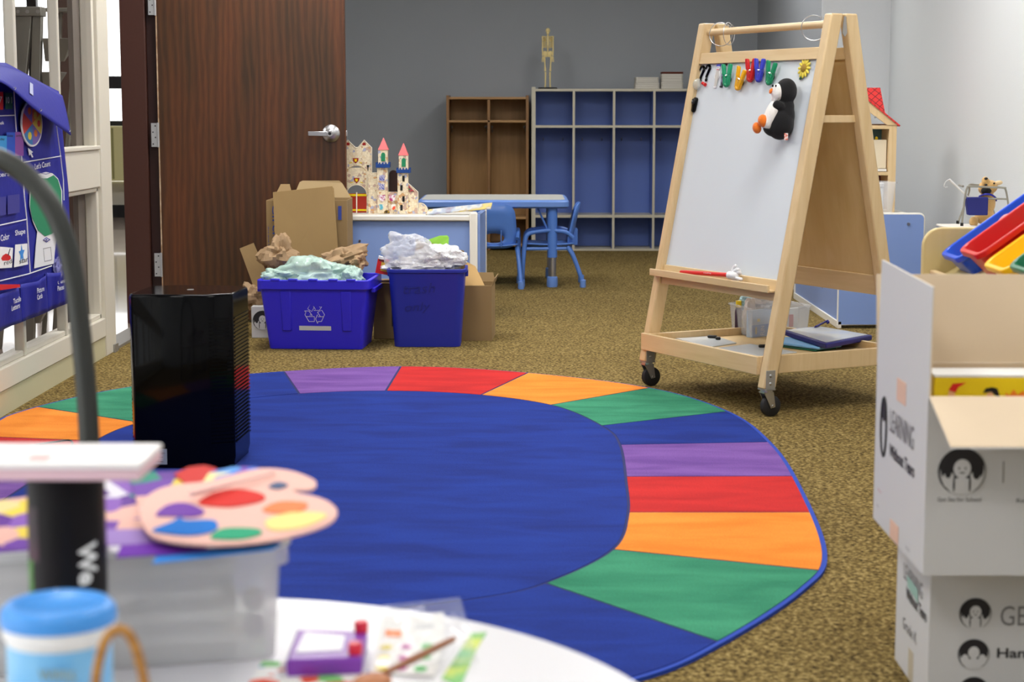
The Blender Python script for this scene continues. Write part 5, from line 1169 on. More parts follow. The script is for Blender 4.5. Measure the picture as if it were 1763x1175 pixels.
# unit C, right, behind the bin rack
CYu = 7.70; CT = .553; cx0 = aty(1656, 391, CYu).x; cd = .47; cwd = RX-.006-cx0
t = thing('storage_shelf', 'blue and white storage unit by the right wall carrying the toy walker', 'shelf', (cx0, CYu, 0))
MB().box((.003, .004, .02), (cwd, .02, CT-.012)).build('front_panel', M['lam_blue'], t)
MB().box((0, .02, .02), (.016, cd, CT-.012)).build('side_panel', M['lam_blue'], t); MB().box((.016, cd-.016, .02), (cwd, cd, CT-.012)).build('end_panel', M['lam_blue'], t)
MB().box((-.003, .0, CT-.012), (cwd, cd, CT)).build('top_panel', M['edge_white'], t, bevel=.004); MB().box((0, .0, 0), (cwd, .02, .02)).build('base_rail', M['edge_white'], t); MB().box((-.002, .0, .02), (.003, .02, CT-.012)).build('edge_strip', M['edge_white'], t)
# ---- dollhouse on unit A
DHY = 9.2
def D(px, py, dy=0): p = aty(px, py, DHY+dy); return p
hz = AT+.001
hx1 = D(1543, 260).x; hx0 = hx1-.50
t = thing('dollhouse', 'wooden dollhouse with a red diamond-pattern roof behind the easel', 'dollhouse', (hx0, DHY, hz))
def hl(p): return Vector((p.x-hx0, p.y-DHY, p.z-hz))
wz = hl(D(1543, 214)).z; pw = hl(D(1543, 260)).x-hl(D(1530, 260)).x
apx, apz = .25, wz+.20
b = MB(); b.box((.5-pw, 0, 0), (.5, .22, wz)); b.build('side_wall', M['birch'], t); MB().box((0, 0, 0), (pw, .22, wz)).build('side_wall', M['birch'], t)
MB().box((pw, .205, 0), (.5-pw, .215, wz)).build('back_wall', M['birch'], t)
for zz in (hl(D(1520, 216)).z, hl(D(1520, 296)).z, .012):
    MB().box((pw, 0, zz-.018), (.5-pw, .205, zz)).build('floor_board', M['birch_x'], t)
MB().box((pw, .19, hl(D(1520, 241)).z-.05), (.5-pw, .204, hl(D(1520, 217)).z-.019)).build('teal_wallpaper', mat('teal_paper', col(86, 132, 150), .6), t)
xa_ = hl(D(1490, 260)).x; 
MB().box((xa_, .03, hl(D(1520, 290)).z), (hl(D(1528, 260)).x, .045, hl(D(1520, 241)).z)).build('inner_door', mat('pale_ply', col(216, 204, 178), .5), t)
MB().box((xa_, .0, hl(D(1520, 295)).z), (hl(D(1527, 260)).x, .03, hl(D(1520, 291)).z)).build('ledge_strip', M['edge_white'], t)
MB().box((pw, .19, .013), (.5-pw, .204, hl(D(1520, 302)).z-.002)).build('red_wallpaper', mat('maroon_paper', col(96, 26, 34), .6), t)
p = hl(D(1513, 239)); MB().ell((p.x, .06, p.z), (.008, .008, .010)).build('toy_lamp', M['yellow'], t, smooth=True)
# gable board and roof
b = MB(); b.prism([(0, wz-.004), (.0, wz+.0), (apx, apz), (.5, wz+.0), (.5, wz-.004), (.45, wz-.004), (apx, apz-.06), (.05, wz-.004)], -.004, .012, ((0, 0, 0), UX, UZ, UY)); b.build('gable_board', M['birch'], t)
def roofm():
    m = bpy.data.materials.new('roof_diamond'); m.use_nodes = True; nt = m.node_tree; b = nt.nodes['Principled BSDF']; L = nt.links.new
    tc = nt.nodes.new('ShaderNodeTexCoord'); outs = []
    for a in (.9, -.9):
        mp = nt.nodes.new('ShaderNodeMapping'); mp.inputs['Rotation'].default_value = (0, a, 0); L(tc.outputs['Object'], mp.inputs[0])
        w = nt.nodes.new('ShaderNodeTexWave'); w.inputs['Scale'].default_value = 12; w.bands_direction = 'X'; L(mp.outputs[0], w.inputs['Vector'])
        r = nt.nodes.new('ShaderNodeMath'); r.operation = 'LESS_THAN'; r.inputs[1].default_value = .05; L(w.outputs['Fac'], r.inputs[0]); outs.append(r)
    mx = nt.nodes.new('ShaderNodeMath'); mx.operation = 'MAXIMUM'; L(outs[0].outputs[0], mx.inputs[0]); L(outs[1].outputs[0], mx.inputs[1])
    cc = nt.nodes.new('ShaderNodeMixRGB'); cc.inputs[1].default_value = col(214, 48, 46); cc.inputs[2].default_value = col(110, 24, 26); L(mx.outputs[0], cc.inputs['Fac']); L(cc.outputs[0], b.inputs['Base Color']); return m
RFM = roofm()
e1 = hl(D(1545, 219)); 
# right slope seen edge-on plus upper tiled face leaning back
b = MB(); b.hexa([Vector((apx, -.012, apz-.002)), Vector((.512, -.012, wz-.012)), Vector((.512, .235, wz-.012)), Vector((apx, .235, apz-.002)), Vector((apx, -.012, apz+.006)), Vector((.516, -.012, wz-.006)), Vector((.516, .235, wz-.006)), Vector((apx, .235, apz+.006))]); b.build('roof', RFM, t)
b = MB(); b.hexa([Vector((apx, -.012, apz-.002)), Vector((-.012, -.012, wz-.012)), Vector((-.012, .235, wz-.012)), Vector((apx, .235, apz-.002)), Vector((apx, -.012, apz+.006)), Vector((-.016, -.012, wz-.006)), Vector((-.016, .235, wz-.006)), Vector((apx, .235, apz+.006))]); b.build('roof', RFM, t)
r1 = [hl(D(1440, 151, .10)), hl(D(1515.5, 151, .10)), hl(D(1526.5, 208, .02)), hl(D(1430, 160, .02))]
b = MB(); b.loft([r1, [p+Vector((0, .01, .0)) for p in r1]]); b.build('roof_panel', RFM, t)
p = hl(D(1507, 202)); MB().cyl((p.x, -.008, p.z), (p.x, 0, p.z), .005, n=8).build('screw', M['steel_dull'], t)
# ---- clear tub on unit A with a small white jar
TY_ = 8.95; tx1 = aty(1546, 316, TY_).x; bx1 = aty(1538, 374, TY_).x; tz0 = AT+.0005; tz1 = aty(1546, 314, TY_).z
t = thing('clear_tub', 'tall frosted plastic tub on the blue unit right of the easel leg', 'container', (bx1-.11, TY_+.09, tz0))
b = MB(); tub(b, .22, .15, .25, .18, tz1-tz0, t=.003, r=.025, rim=.006, rimh=.008); b.build('tub_wall', clear('tub_clear', col(238, 241, 245), .22, .2), t, bevel=.001)
t = thing('white_jar', 'white jar with a small blue label inside the frosted tub', 'jar', (bx1-.085, TY_+.08, tz0+.005))
b = MB(); b.lathe([(.045, 0), (.048, .01), (.048, .125), (.045, .13)], n=28); b.build('jar_body', M['white'], t, smooth=True); b = MB(); b.lathe([(.05, .131), (.05, .15), (.046, .152)], n=28); b.build('lid', M['white'], t, smooth=True)
b = MB(); b.grid(lambda u, v: Vector((.0487*math.sin(.35+.38*u), -.0487*math.cos(.35+.38*u), .035+.045*v)), 6, 1); b.build('label', mat('jar_label', col(50, 140, 206), .5), t)
# ---- toy walker with pouch, plush dog, cane
WYk = 8.0
def Wk(px, py, dy=0): return aty(px, py, WYk+dy)
wz0 = CT+.0005
pfoot = Wk(1656, 387)
t = thing('toy_walker', 'small grey toy walking frame with a blue pouch on the right blue unit', 'walker', (Wk(1690, 380).x, WYk, wz0))
gm_ = mat('walker_grey', col(150, 148, 138), .45, metal=.2)
def wl(p): return p-Vector((Wk(1690, 380).x, WYk, wz0))
f1 = wl(Wk(1656, 386)); f1.z = .0; f2 = wl(Wk(1741, 386)); f2.z = 0
b = MB(); b.tube(crsp([f1, wl(Wk(1661, 342)), wl(Wk(1665, 324)), wl(Wk(1670, 321)), wl(Wk(1700, 322.5)), wl(Wk(1726, 323.5)), wl(Wk(1731, 326)), wl(Wk(1735, 345)), f2], 6), .0045, n=8); b.build('front_frame', gm_, t, smooth=True)
o2 = Vector((.02, .16, .0)); f3 = f1+o2; f4 = f2+Vector((-.02, .16, 0))
b = MB(); b.tube(crsp([f3, wl(Wk(1681, 335))+Vector((0, .14, 0)), wl(Wk(1680, 322))+Vector((0, .12, .003)), wl(Wk(1692, 322))+Vector((0, .12, .004)), wl(Wk(1713, 324))+Vector((0, .12, 0)), wl(Wk(1715, 335))+Vector((0, .14, 0)), f4], 6), .0045, n=8); b.build('rear_frame', gm_, t, smooth=True)
for p, q in (((1658, 321), .0), ((1731, 324), 0)): b = MB(); a0 = wl(Wk(*p)); b.tube([a0, a0+Vector((.012 if p[0] < 1700 else -.012, .12, 0))], .005, n=8); b.build('hand_grip', gm_, t, smooth=True)
b = MB(); b.tube([wl(Wk(1660, 341)), wl(Wk(1735, 343))], .004, n=8); b.build('cross_bar', gm_, t, smooth=True)
for f in (f1, f2, f3, f4): MB().cyl((f.x, f.y, 0), (f.x, f.y, .014), .007, n=10).build('foot', M['black'], t)
b = MB(); q = [wl(Wk(1664, 340, -.01)), wl(Wk(1702, 340, -.01)), wl(Wk(1701, 371, -.012)), wl(Wk(1668, 371, -.012))]; b.loft([q, [v+Vector((0, .045, 0)) for v in q]]); b.build('pouch', mat('pouch_navy', col(28, 34, 116), .6), t, bevel=.004)
# cane
t = thing('toy_cane', 'thin white toy cane with a clear wrist loop sticking out of the blue pouch', 'cane', Wk(1668, 341, .01))
c0_ = Wk(1668, 341, .01); b = MB(); b.tube([Vector((0, 0, 0)), Wk(1634, 309, .01)-c0_], .0045, n=10, radii=[.004, .0055]); b.build('shaft', M['white'], t, smooth=True)
b = MB(); b.tube(crsp([Wk(x, y, .01)-c0_ for x, y in ((1634, 309), (1628, 313), (1625, 320), (1627, 323), (1631, 322))], 6), .0018, n=6); b.build('wrist_loop', clear('strap', col(235, 235, 235), .7), t, smooth=True)
# dog
kd = (WYk+.08)/F_
dc = Wk(1700, 340, .08); dog = thing('plush_dog', 'tan plush dog with raised muzzle and blue harness behind the toy walker', 'soft toy', (dc.x, dc.y, wz0))
zoff_ = dc.z-wz0
def de(b, px, py, rx, ry, dep=0, rd=None, a=0): b.ell(Vector(((px-1700)*kd, dep, zoff_-(py-340)*kd)), (rx*kd, (rd or min(rx, ry))*kd, ry*kd), Matrix.Rotation(math.radians(a), 3, 'Y'), nu=22, nv=14)
b = MB(); de(b, 1704, 322, 13, 12, 0, 12); de(b, 1695, 313, 7, 9, -.01, 7, -15); de(b, 1700, 350, 15, 22, .01, 14); de(b, 1697, 372, 17, 15, .01, 15); de(b, 1676, 381, 8, 9, -.02, 8); de(b, 1712, 380, 8, 9, -.02, 8); de(b, 1688, 325, 5, 8, -.004, 6)
b.build('body', M['plush_tan'], dog, smooth=True, remesh=.004)
for px, py, a in ((1718, 315.5, 80), (1689, 322, 10)): b = MB(); de(b, px, py, 4, 8, .005, 3, a); b.build('ear', mat('ear_pale', col(232, 204, 160), .9) if a == 80 else M['plush_tan'], dog, smooth=True)
b = MB(); de(b, 1694, 307.5, 3.2, 2.2, -.026, 2.2); b.build('nose', M['black'], dog, smooth=True)
b = MB(); de(b, 1693.5, 318, 2.6, 1.8, -.034, 2); b.build('mouth', M['black'], dog, smooth=True)
b = MB(); de(b, 1695.5, 328.5, 9, 6.5, -.022, 6); b.build('chin', M['plush_black'], dog, smooth=True)
b = MB(); de(b, 1708, 315.5, 1.6, 1.6, -.028, 1.6); b.build('eye', M['black'], dog, smooth=True)
b = MB(); b.tube(crsp([Vector(((x-1700)*kd, d, zoff_-(y-340)*kd)) for x, y, d in ((1686, 338, -.0), (1692, 334, -.04), (1702, 335, -.045), (1712, 341, -.03), (1715, 345, .0))], 6), .006, n=8, flat=.5); b.build('harness', M['nylon_blue'], dog, smooth=True)
# ================================================================== BIN RACK
ry = 4.74; rx = aty(1588.5, 430, ry).x; rz1 = aty(1640, 392, ry).z
t = thing('bin_rack', 'birch storage rack holding tilted coloured bins behind the white boxes', 'rack', (rx, ry, 0))
def rpan(y0, y1, nm='side_panel'):
    r = .05; w = .50
    P_ = [(0, 0), (w, 0), (w, rz1)]+[(r-r*math.sin(PI/2*k/8), rz1-r+r*math.cos(PI/2*k/8)) for k in range(9)]
    b = MB(); b.prism(P_, y0, y1, ((0, 0, 0), UX, UZ, UY)); return b.build(nm, M['birch_panel'], t, bevel=.004, seg=3)
rpan(0, .02); rpan(-1.06, -1.04)
BT = math.radians(36)
lowz = .60
def rail(z, x, nm): b = MB(); b.box((x, -1.04, z-.025), (x+.018, 0, z+.02)); b.build(nm, M['birch_x'], t, bevel=.003)
rail(.62, .02, 'front_rail'); rail(.86, .42, 'rear_rail') if False else None
b = MB(); b.hexa([Vector(v) for v in ((.03, -1.04, .60), (.48, -1.04, .60+.45*math.tan(BT)*.0+.27), (.48, 0, .87), (.03, 0, .60), (.03, -1.04, .612), (.48, -1.04, .882), (.48, 0, .882), (.03, 0, .612))])
b.V = [v for v in b.V]; b.build('sloping_shelf', M['birch_panel'], t)
for z in (.33, .06): b = MB(); b.hexa([Vector(v) for v in ((.03, -1.04, z), (.46, -1.04, z+.2), (.46, 0, z+.2), (.03, 0, z), (.03, -1.04, z+.012), (.46, -1.04, z+.212), (.46, 0, z+.212), (.03, 0, z+.012))]); b.build('sloping_shelf', M['birch_panel'], t)
def sbin(px, py, ynear, mt, lab, lift=0):
    p = aty(px, py, ynear+.205)   # far-low corner of the rim
    Mx = Matrix.Translation((p.x, ynear+.1025, p.z+lift)) @ Matrix.Rotation(-BT, 4, 'Y')
    tt = thing('storage_bin', lab, 'bin', M=Mx, group='coloured plastic bins in the rack')
    b = MB(); L = .40; W = .185; h = .115
    tub(b, L-.05, W-.03, L-.02, W, h, t=.004, r=.028, rim=.009, rimh=.016, z=-h, cx=L/2, cy=0); b.build('bin_body', mt, tt, bevel=.003, seg=2, smooth=True); return tt, Mx
PB = {'b': mat('bin_blue', col(28, 84, 214), .3), 'r': mat('bin_red', col(206, 22, 24), .3), 'y': mat('bin_yellow', col(250, 196, 16), .3), 'g': mat('bin_green', col(16, 110, 74), .3)}
b1, M1 = sbin(1615, 437, 4.51, PB['b'], 'blue plastic bin, farthest in the tilted row of the rack')
b2, M2 = sbin(1646, 431, 4.29, PB['r'], 'red plastic bin holding pale balls, second in the tilted row')
b3, M3 = sbin(1687, 456, 4.07, PB['y'], 'yellow plastic bin, third in the tilted row')
b4, M4 = sbin(1730, 458, 3.85, PB['g'], 'green plastic bin, nearest in the tilted row')
def inbin(Mx, x, y, z, r, mt, lab, nm='toy_ball', cat='ball', sq=1): 
    b = MB(); b.ell(Mx @ Vector((x, y, z)), (r, r, r*sq), nu=18, nv=12); tag(b.build(nm, mt, smooth=True), lab, cat)
pk = mat('pink_toy', col(222, 130, 132), .5)
inbin(M1, .10, -.06, -.022, .028, pk, 'pink ball in the blue bin against its near side'); inbin(M1, .165, -.055, -.018, .032, pk, 'pink ball in the blue bin, the higher one'); inbin(M1, .05, -.062, -.012, .024, mat('pale_pink', col(226, 176, 180), .5), 'pale pink ball at the low end of the blue bin')
inbin(M2, .19, -.03, -.024, .034, mat('mint_ball', col(130, 206, 156), .5), 'mint green ball lying in the red bin'); inbin(M2, .245, -.045, -.03, .028, mat('mint_ball2', col(150, 210, 170), .5), 'smaller mint ball behind the other in the red bin')
inbin(M4, .09, -.05, -.012, .038, mat('cream_ball', col(220, 200, 170), .5), 'cream ball in the green bin at the right edge')
# ================================================================== WHITE CARTONS
def facebox(x0, x1, y0, y1, z0, z1, nm, lab):
    tt = thing(nm, lab, 'cardboard box', ((x0+x1)/2, (y0+y1)/2, z0)); w, d, h = (x1-x0)/2, (y1-y0)/2, z1-z0; t_ = .005
    b = MB(); b.k = 0; b.box((-w, -d, 0), (w, d, t_)); b.box((-w, -d, t_), (w, -d+t_*.5, h)); b.box((-w, d-t_*.5, t_), (w, d, h)); b.box((-w, -d+t_*.5, t_), (-w+t_*.5, d-t_*.5, h)); b.box((w-t_*.5, -d+t_*.5, t_), (w, d-t_*.5, h))
    b.k = 1; b.box((-w+t_*.5, -d+t_*.5, t_), (w-t_*.5, -d+t_, h)); b.box((-w+t_*.5, d-t_, t_), (w-t_*.5, d-t_*.5, h)); b.box((-w+t_*.5, -d+t_, t_), (-w+t_, d-t_, h)); b.box((w-t_, -d+t_, t_), (w-t_*.5, d-t_, h))
    b.build('carton_body', [M['carton_white'], M['cardboard_in']], tt); return tt, w, d, h
LX0 = .722; LYf = 3.11; LYb = 3.39
tt, w, d, h = facebox(LX0, LX0+.44, LYf, LYb, 0, .281, 'white_carton', 'closed white printed carton on the floor under the open white carton')
MB().box((-w, -d, h-.001), (w, d, h+.0005)).build('lid_flap', M['carton_white'], tt)
ef = LYf-.0006
emblem(aty(1679, 1057, ef), UX, UZ, .0285, tt, name='emblem', simple=False)
text('lettering', 'GET SET', aty(1722, 1078, ef), UX, UZ, .145, .036, INKG, tt, ex=.0004)
emblem(aty(1676, 1127, ef), UX, UZ, .028, tt, name='emblem', simple=True)
text('lettering', 'Handwriting', aty(1716, 1139, ef), UX, UZ, .16, .024, INK, tt, ex=.0004, bold=.02)
emblem(aty(1676, 1192, ef), UX, UZ, .028, tt, name='emblem', simple=True)
lx = LX0-.0006
def lt(px, py): return atx(px, py, lx)
text('lettering', 'LEARNING', lt(1556, 995), -UY, UZ, .16, .030, INKG, tt, ex=.0004); text('lettering', 'Without Tears', lt(1560, 1030), -UY, UZ, .17, .022, INK, tt, ex=.0004, bold=.02)
text('lettering', 'Grade K', lt(1554, 1080), -UY, UZ, .12, .022, INKG, tt, ex=.0004)
p = lt(1566, 1000); b = MB(); b.add([lt(1562, 990), lt(1580, 1015), lt(1581, 1040), lt(1563, 1010)], [(0, 1, 2, 3)]); b.V = [v+Vector((-.0006, 0, 0)) for v in b.V]; b.build('sticker', mat('teal_sticker', col(150, 186, 176), .6), tt, world=True)
b = MB(); b.box((-w-.0006, -.02, 0), (-w-.0001, .02, .06)); b.build('tape', mat('tape_tan', col(190, 180, 160), .5), tt)
UX0 = .670; UY0 = 2.943; UY1 = 3.375; uz0 = .2825; uz1 = .582
tt, w, d, h = facebox(UX0, UX0+.46, UY0, UY1, uz0, uz1, 'white_carton', 'open white printed carton with raised flaps, stacked on the closed one')
cx_, cy_ = UX0+w, (UY0+UY1)/2
def flap(pts, nm='flap', t_=.004, n=None, inner=1):
    n = Vector(n); b = MB(); b.k = 0; b.loft([pts, [p+n*t_*.5 for p in pts]]); b.k = 1; b.loft([[p+n*t_*.5 for p in pts], [p+n*t_ for p in pts]]); return b.build(nm, [M['carton_white'], M['cardboard_in']] if inner else [M['cardboard_in'], M['carton_white']], tt)
flap([Vector((-w, -d+.0, h)), Vector((-w, d-.0, h)), Vector((-w+.004, d, h+.195)), Vector((-w+.002, -d, h+.185))], n=(1, 0, 0))
flap([Vector((-w, d+.004, h)), Vector((w, d+.004, h)), Vector((w, d+.03, h+.165)), Vector((-w, d+.03, h+.165))], n=(0, -1, 0))
flap([Vector((-w+.002, -d, h)), Vector((w, -d, h)), Vector((w, -d-.155, h-.055)), Vector((-w+.002, -d-.155, h-.055))], n=(0, .3, .95))
flap([Vector((w, -d, h)), Vector((w, d, h)), Vector((w+.12, d, h+.12)), Vector((w+.12, -d, h+.12))], n=(-.7, 0, .7))
ef = UY0-.0006
emblem(aty(1656, 812, ef), UX, UZ, .040, tt)
text('lettering', 'Get Set for School', aty(1614, 864, ef), UX, UZ, .072, .007, INK, tt, ex=.0004)
text('lettering', 'Readiness', aty(1750, 866, ef), UX, UZ, .05, .007, INK, tt, ex=.0004)
b = MB(); b.add([aty(1727, 795, ef), aty(1729, 795, ef), aty(1728, 832, ef), aty(1726, 832, ef)], [(0, 1, 2, 3)]); b.build('divider_line', INKG, tt, world=True)
lx = UX0-.0006
text('lettering', 'LEARNING', lt(1532, 742), -UY, UZ, .20, .042, INKG, tt, ex=.0004)
text('lettering', 'Without Tears', lt(1531, 785), -UY, UZ, .21, .024, INK, tt, ex=.0004, bold=.02)
q0 = lt(1522, 735); b = MB(); pts = [q0+UY*(-.025*math.cos(a))+UZ*.055*math.sin(a) for a in [2*PI*k/20 for k in range(21)]]; b.tube(pts, .003, n=5, closed=False); b.add([q0+UY*.02*math.cos(a)+UZ*(.03+.02*math.sin(a))-UX*.001 for a in [2*PI*k/14 for k in range(14)]], [tuple(range(14))]); b.build('emblem', INK, tt, world=True)
tp_ = mat('tape_peach', col(226, 188, 166), .5)
for (x0, y0, x1, y1) in ((1545, 650, 1559, 700), (1533, 893, 1546, 940)):
    a, c = lt(x0, y0), lt(x1, y1); zt_, zb_ = max(a.z, c.z), min(a.z, c.z)
    b = MB(); b.box((UX0-.0012, min(a.y, c.y), zb_), (UX0-.0003, max(a.y, c.y), zt_)); b.build('tape', tp_, tt, world=True)
for (x, y, s) in ((1512, 845, .03), (1510, 872, .02), (1560, 945, .03)): text('fine_print', 'PK-K', lt(x, y), -UY, UZ, s, .005, mat('pink_ink', col(190, 90, 110), .6) if y < 850 else INKG, tt, ex=.0004)
# yellow workbook box inside
yb = UY0+.25; x0 = aty(1609, 650, yb).x; zt_ = aty(1650, 646, yb).z
t = thing('yellow_workbook_box', 'bright yellow box with pictures of children standing inside the open white carton', 'box', (x0, yb, uz0+.006))
hh = zt_-uz0-.006
MB().box((0, 0, 0), (.40, .09, hh-.004)).build('box_body', M['yellow'], t, bevel=.002)
MB().box((0, 0, hh-.004), (.40, .09, hh)).build('top_sheet', M['paper'], t)
def yp(px, py): p = aty(px, py, yb-.0008); return Vector((p.x-x0, -.0008, p.z-uz0-.006))
def pic(pts, m, nm='printed_shape', off=0): b = MB(); b.add([yp(*p)-Vector((0, off, 0)) for p in pts], [tuple(range(len(pts)))]); b.build(nm, m, t, recalc=False)
skp = mat('skin_print', col(236, 180, 130), .6)
pic([(1633, 672), (1640, 661), (1664, 659), (1650, 667), (1645, 676)], M['red'], 'printed_cap', .0004); pic([(1630, 690), (1634, 673), (1644, 672), (1644, 690)], skp, 'printed_face')
pic([(1692, 677), (1697, 669), (1708, 667), (1717, 669), (1722, 684), (1714, 682), (1707, 675)], M['black'], 'printed_hair', .0004); pic([(1698, 690), (1699, 678), (1708, 675), (1714, 690)], skp, 'printed_face')
pic([(1733, 690), (1731, 676), (1738, 681), (1745, 671), (1752, 680), (1762, 673), (1770, 690)], M['orange'], 'printed_hair')
# ================================================================== STEP LADDER in the hall
LY_ = 8.05
g0 = aty(50, 600, LY_); t = thing('step_ladder', 'grey aluminium step ladder standing in the hall behind the glazed partition', 'ladder', (g0.x, LY_, -.006))
def lslab(tx0, tx1, ty, bx0, bx1, y0, y1, nm='rail', par=None, mt=None):
    """stile tapering from its top edge to the hall floor"""
    a, b_ = aty(tx0, ty, LY_), aty(tx1, ty, LY_); c, d = aty(bx0, 600, LY_), aty(bx1, 600, LY_); c.z = d.z = -.006
    m = MB(); m.loft([[Vector((c.x, LY_+y0, c.z)), Vector((d.x, LY_+y0, c.z)), Vector((d.x, LY_+y1, c.z)), Vector((c.x, LY_+y1, c.z))], [Vector((a.x, LY_+y0, a.z)), Vector((b_.x, LY_+y0, a.z)), Vector((b_.x, LY_+y1, a.z)), Vector((a.x, LY_+y1, a.z))]])
    return m.build(nm, mt or M['alu'], par or t, bevel=.002, world=True)
lslab(26, 56, 28, -34, 2, -.02, .02); lslab(57, 72, 28, 38, 58, -.01, .03)
lslab(119, 125, 14, 78, 86, .10, .13); lslab(92, 97, 14, 60, 66, .10, .13)
a, b_ = aty(23, 28, LY_), aty(73, 12, LY_); m = MB(); m.box((a.x, LY_-.03, a.z), (b_.x, LY_+.06, b_.z)); cap_ = m.build('top_cap', M['alu'], t, bevel=.003, world=True)
for px in (31, 47, 65): p = aty(px, 20, LY_-.03); MB().cyl(p-Vector((0, .004, 0)), p+Vector((0, .004, 0)), .008, n=12).build('rivet', M['steel_dull'], cap_, world=True)
a, b_ = aty(72, 19, LY_), aty(126, 12, LY_); m = MB(); m.box((a.x, LY_+.06, a.z), (b_.x, LY_+.16, b_.z)); m.build('top_bracket', M['alu'], t, bevel=.002, world=True)
for px0, px1, py in ((74, 126, 66), (72, 106, 124), (68, 100, 190), (66, 96, 262), (62, 92, 340), (60, 88, 430), (56, 84, 520)):
    a, b_ = aty(px0, py, LY_), aty(px1, py, LY_); m = MB(); m.hexa([Vector((a.x, LY_+.02, a.z-.10)), Vector((b_.x-.05, LY_+.02, a.z-.10)), Vector((b_.x-.05, LY_+.04, a.z-.10)), Vector((a.x, LY_+.04, a.z-.10)), Vector((a.x, LY_-.01, a.z)), Vector((b_.x, LY_-.01, a.z)), Vector((b_.x, LY_+.10, a.z)), Vector((a.x, LY_+.10, a.z))]); m.build('tread', M['alu'], t, bevel=.002, world=True)
# ================================================================== POCKET CHART on the partition
CXp = -1.782
def cw(px, py, off=0): return atx(px, py, CXp+off)
chart = thing('pocket_chart', 'large royal blue classroom pocket chart hanging on the white partition', 'wall chart', (CXp, 6.4, .30))
# cloth
Zt = 1.235
top = [(-260, None)]
yr = [cw(105, 225).y, cw(114, 285).y, cw(114, 340).y, cw(112, 430).y, cw(115, 521).y]
def cloth(u, v):
    # u along y, v from bottom up
    ya = 5.35; zb_ = .312; z = zb_+(Zt-zb_)*v
    yR = 7.075-.10*max(0, v-.55)/.45+.0; y = ya+(yR-ya)*u; z = zb_+((Zt-.013-.10*max(0, (y-6.25)/.82))-zb_)*v
    x = CXp+.004*math.sin(9*u+3*v)+.006*math.sin(20*u)*(1-v)*.6
    z -= .035*(1-v)*math.exp(-((u-.75)/.2)**2)*0
    return Vector((x, y, z))
MB().grid(cloth, 60, 24).build('cloth', M['nylon_blue'], chart, smooth=True, solid=.003, world=True)
# header flap drooping off the top, pinned at the far corner
A0, A1, A2, A3 = Vector((CXp, 5.36, 1.225)), atx(0, 113, CXp), atx(60, 137, CXp), atx(107, 165, CXp)
B0, B1, B2, B3 = Vector((CXp+.11, 5.36, 1.15)), atx(0, 141, CXp+.10), atx(62, 190, CXp+.09), atx(122, 233, CXp+.075)
def lerp3(P, u):
    Q = crsp(P, 10); i = u*(len(Q)-1); k = int(i); return Q[-1] if k >= len(Q)-1 else Q[k].lerp(Q[k+1], i-k)
def flapf(u, v):
    a = lerp3([A0, A1, A2, A3], u); b_ = lerp3([B0, B1, B2, B3], u); p = a.lerp(b_, v); p.z += .010*math.sin(PI*v); return p
fl = MB().grid(flapf, 40, 10).build('header_flap', M['nylon_blue'], chart, smooth=True, solid=.003, world=True)
for u, v in ((.455, .93), (.70, .93), (.97, .93)):
    p = flapf(u, v)+Vector((.003, 0, 0)); b = MB(); b.tube([p+Vector((.004*math.cos(a), .004*math.sin(a), .004*math.sin(a))) for a in [2*PI*k/10 for k in range(10)]], .0015, n=6, closed=True); b.build('eyelet', M['chrome'], fl, world=True)
q = [flapf(.60, .35), flapf(.635, .35), flapf(.635, .72), flapf(.60, .72)]; b = MB(); b.loft([[p+Vector((.003, -.001, .003)) for p in q], [p+Vector((.004, -.002, .005)) for p in q]]); b.build('hook_patch', mat('patch_grey', col(170, 176, 206), .8), fl, world=True)
# white piping lines
def line(pts, nm='printed_line', r=.0022): b = MB(); b.tube([cw(x, y, .0105) for x, y in pts], r, n=5); return b.build(nm, M['white'], chart, world=True)
line([(-60, 206), (0, 199.5), (26, 198.5)]); line([(24, 157), (26, 199), (28, 227)]); line([(37, 268), (42, 340), (46, 377), (52, 471)]); line([(32, 281), (105, 269)])
line([(97, 217), (104, 268), (109, 310), (110, 345)]); line([(-60, 402), (0, 388), (46, 378)]); line([(-60, 500), (0, 484), (49, 472), (89, 458)])
# lettering
wt = M['white']
def ctext(s, x0, yb0, x1, yb1, hpx, m=wt, off=.0108, bold=.012):
    a, c = cw(x0, yb0, off), cw(x1, yb1, off); U = (c-a); s_ = a.y/F_
    return text('lettering', s, a, U, UZ, U.length, hpx*s_, m, chart, ex=.0006, bold=bold)
ctext("Let's Count", 60, 292, 86.5, 286, 10); ctext('Days of the Week', -45, 221, 7, 216, 8); ctext('Letters', -18, 307, 16, 303, 8)
ctext('Color', 1, 416, 16, 412, 11); ctext('Shape', 26, 409, 43.5, 405, 12)
# pockets along the bottom
def pocket(x0, x1, y0a, y1a, nm='pocket'):
    a, c = cw(x0, y0a, .02), cw(x1, y1a, .02)
    def g(u, v):
        y = a.y+(c.y-a.y)*u; zt_ = a.z+(c.z-a.z)*u-.006*math.sin(PI*u); z = .317+(zt_-.317)*v; bulge = .022*math.sin(PI*min(1, u*1.0))*v**.7
        return Vector((CXp+.008+bulge+.004*math.sin(14*u+2*v), y, z))
    return MB().grid(g, 20, 8).build(nm, M['nylon_blue'], chart, smooth=True, solid=.002, world=True)
pocket(-70, 39, 520, 494); pocket(39, 84, 490, 471); pocket(84, 114, 470, 463)
ctext('Tactile', 23, 524, 36, 518.5, 9, off=.036); ctext('Letters', 20, 536, 34, 530, 9, off=.036); ctext('Picture', 64, 505.5, 76, 501, 9, off=.036); ctext('Cards', 64, 517, 73, 513, 9, off=.036)
ctext('Counting', 99.5, 492, 116, 487, 8.5, off=.028); ctext('Pieces', 99, 501.5, 110, 498, 8.5, off=.028)
line([(-30, 499), (39, 495)], 'pocket_hem', .001)
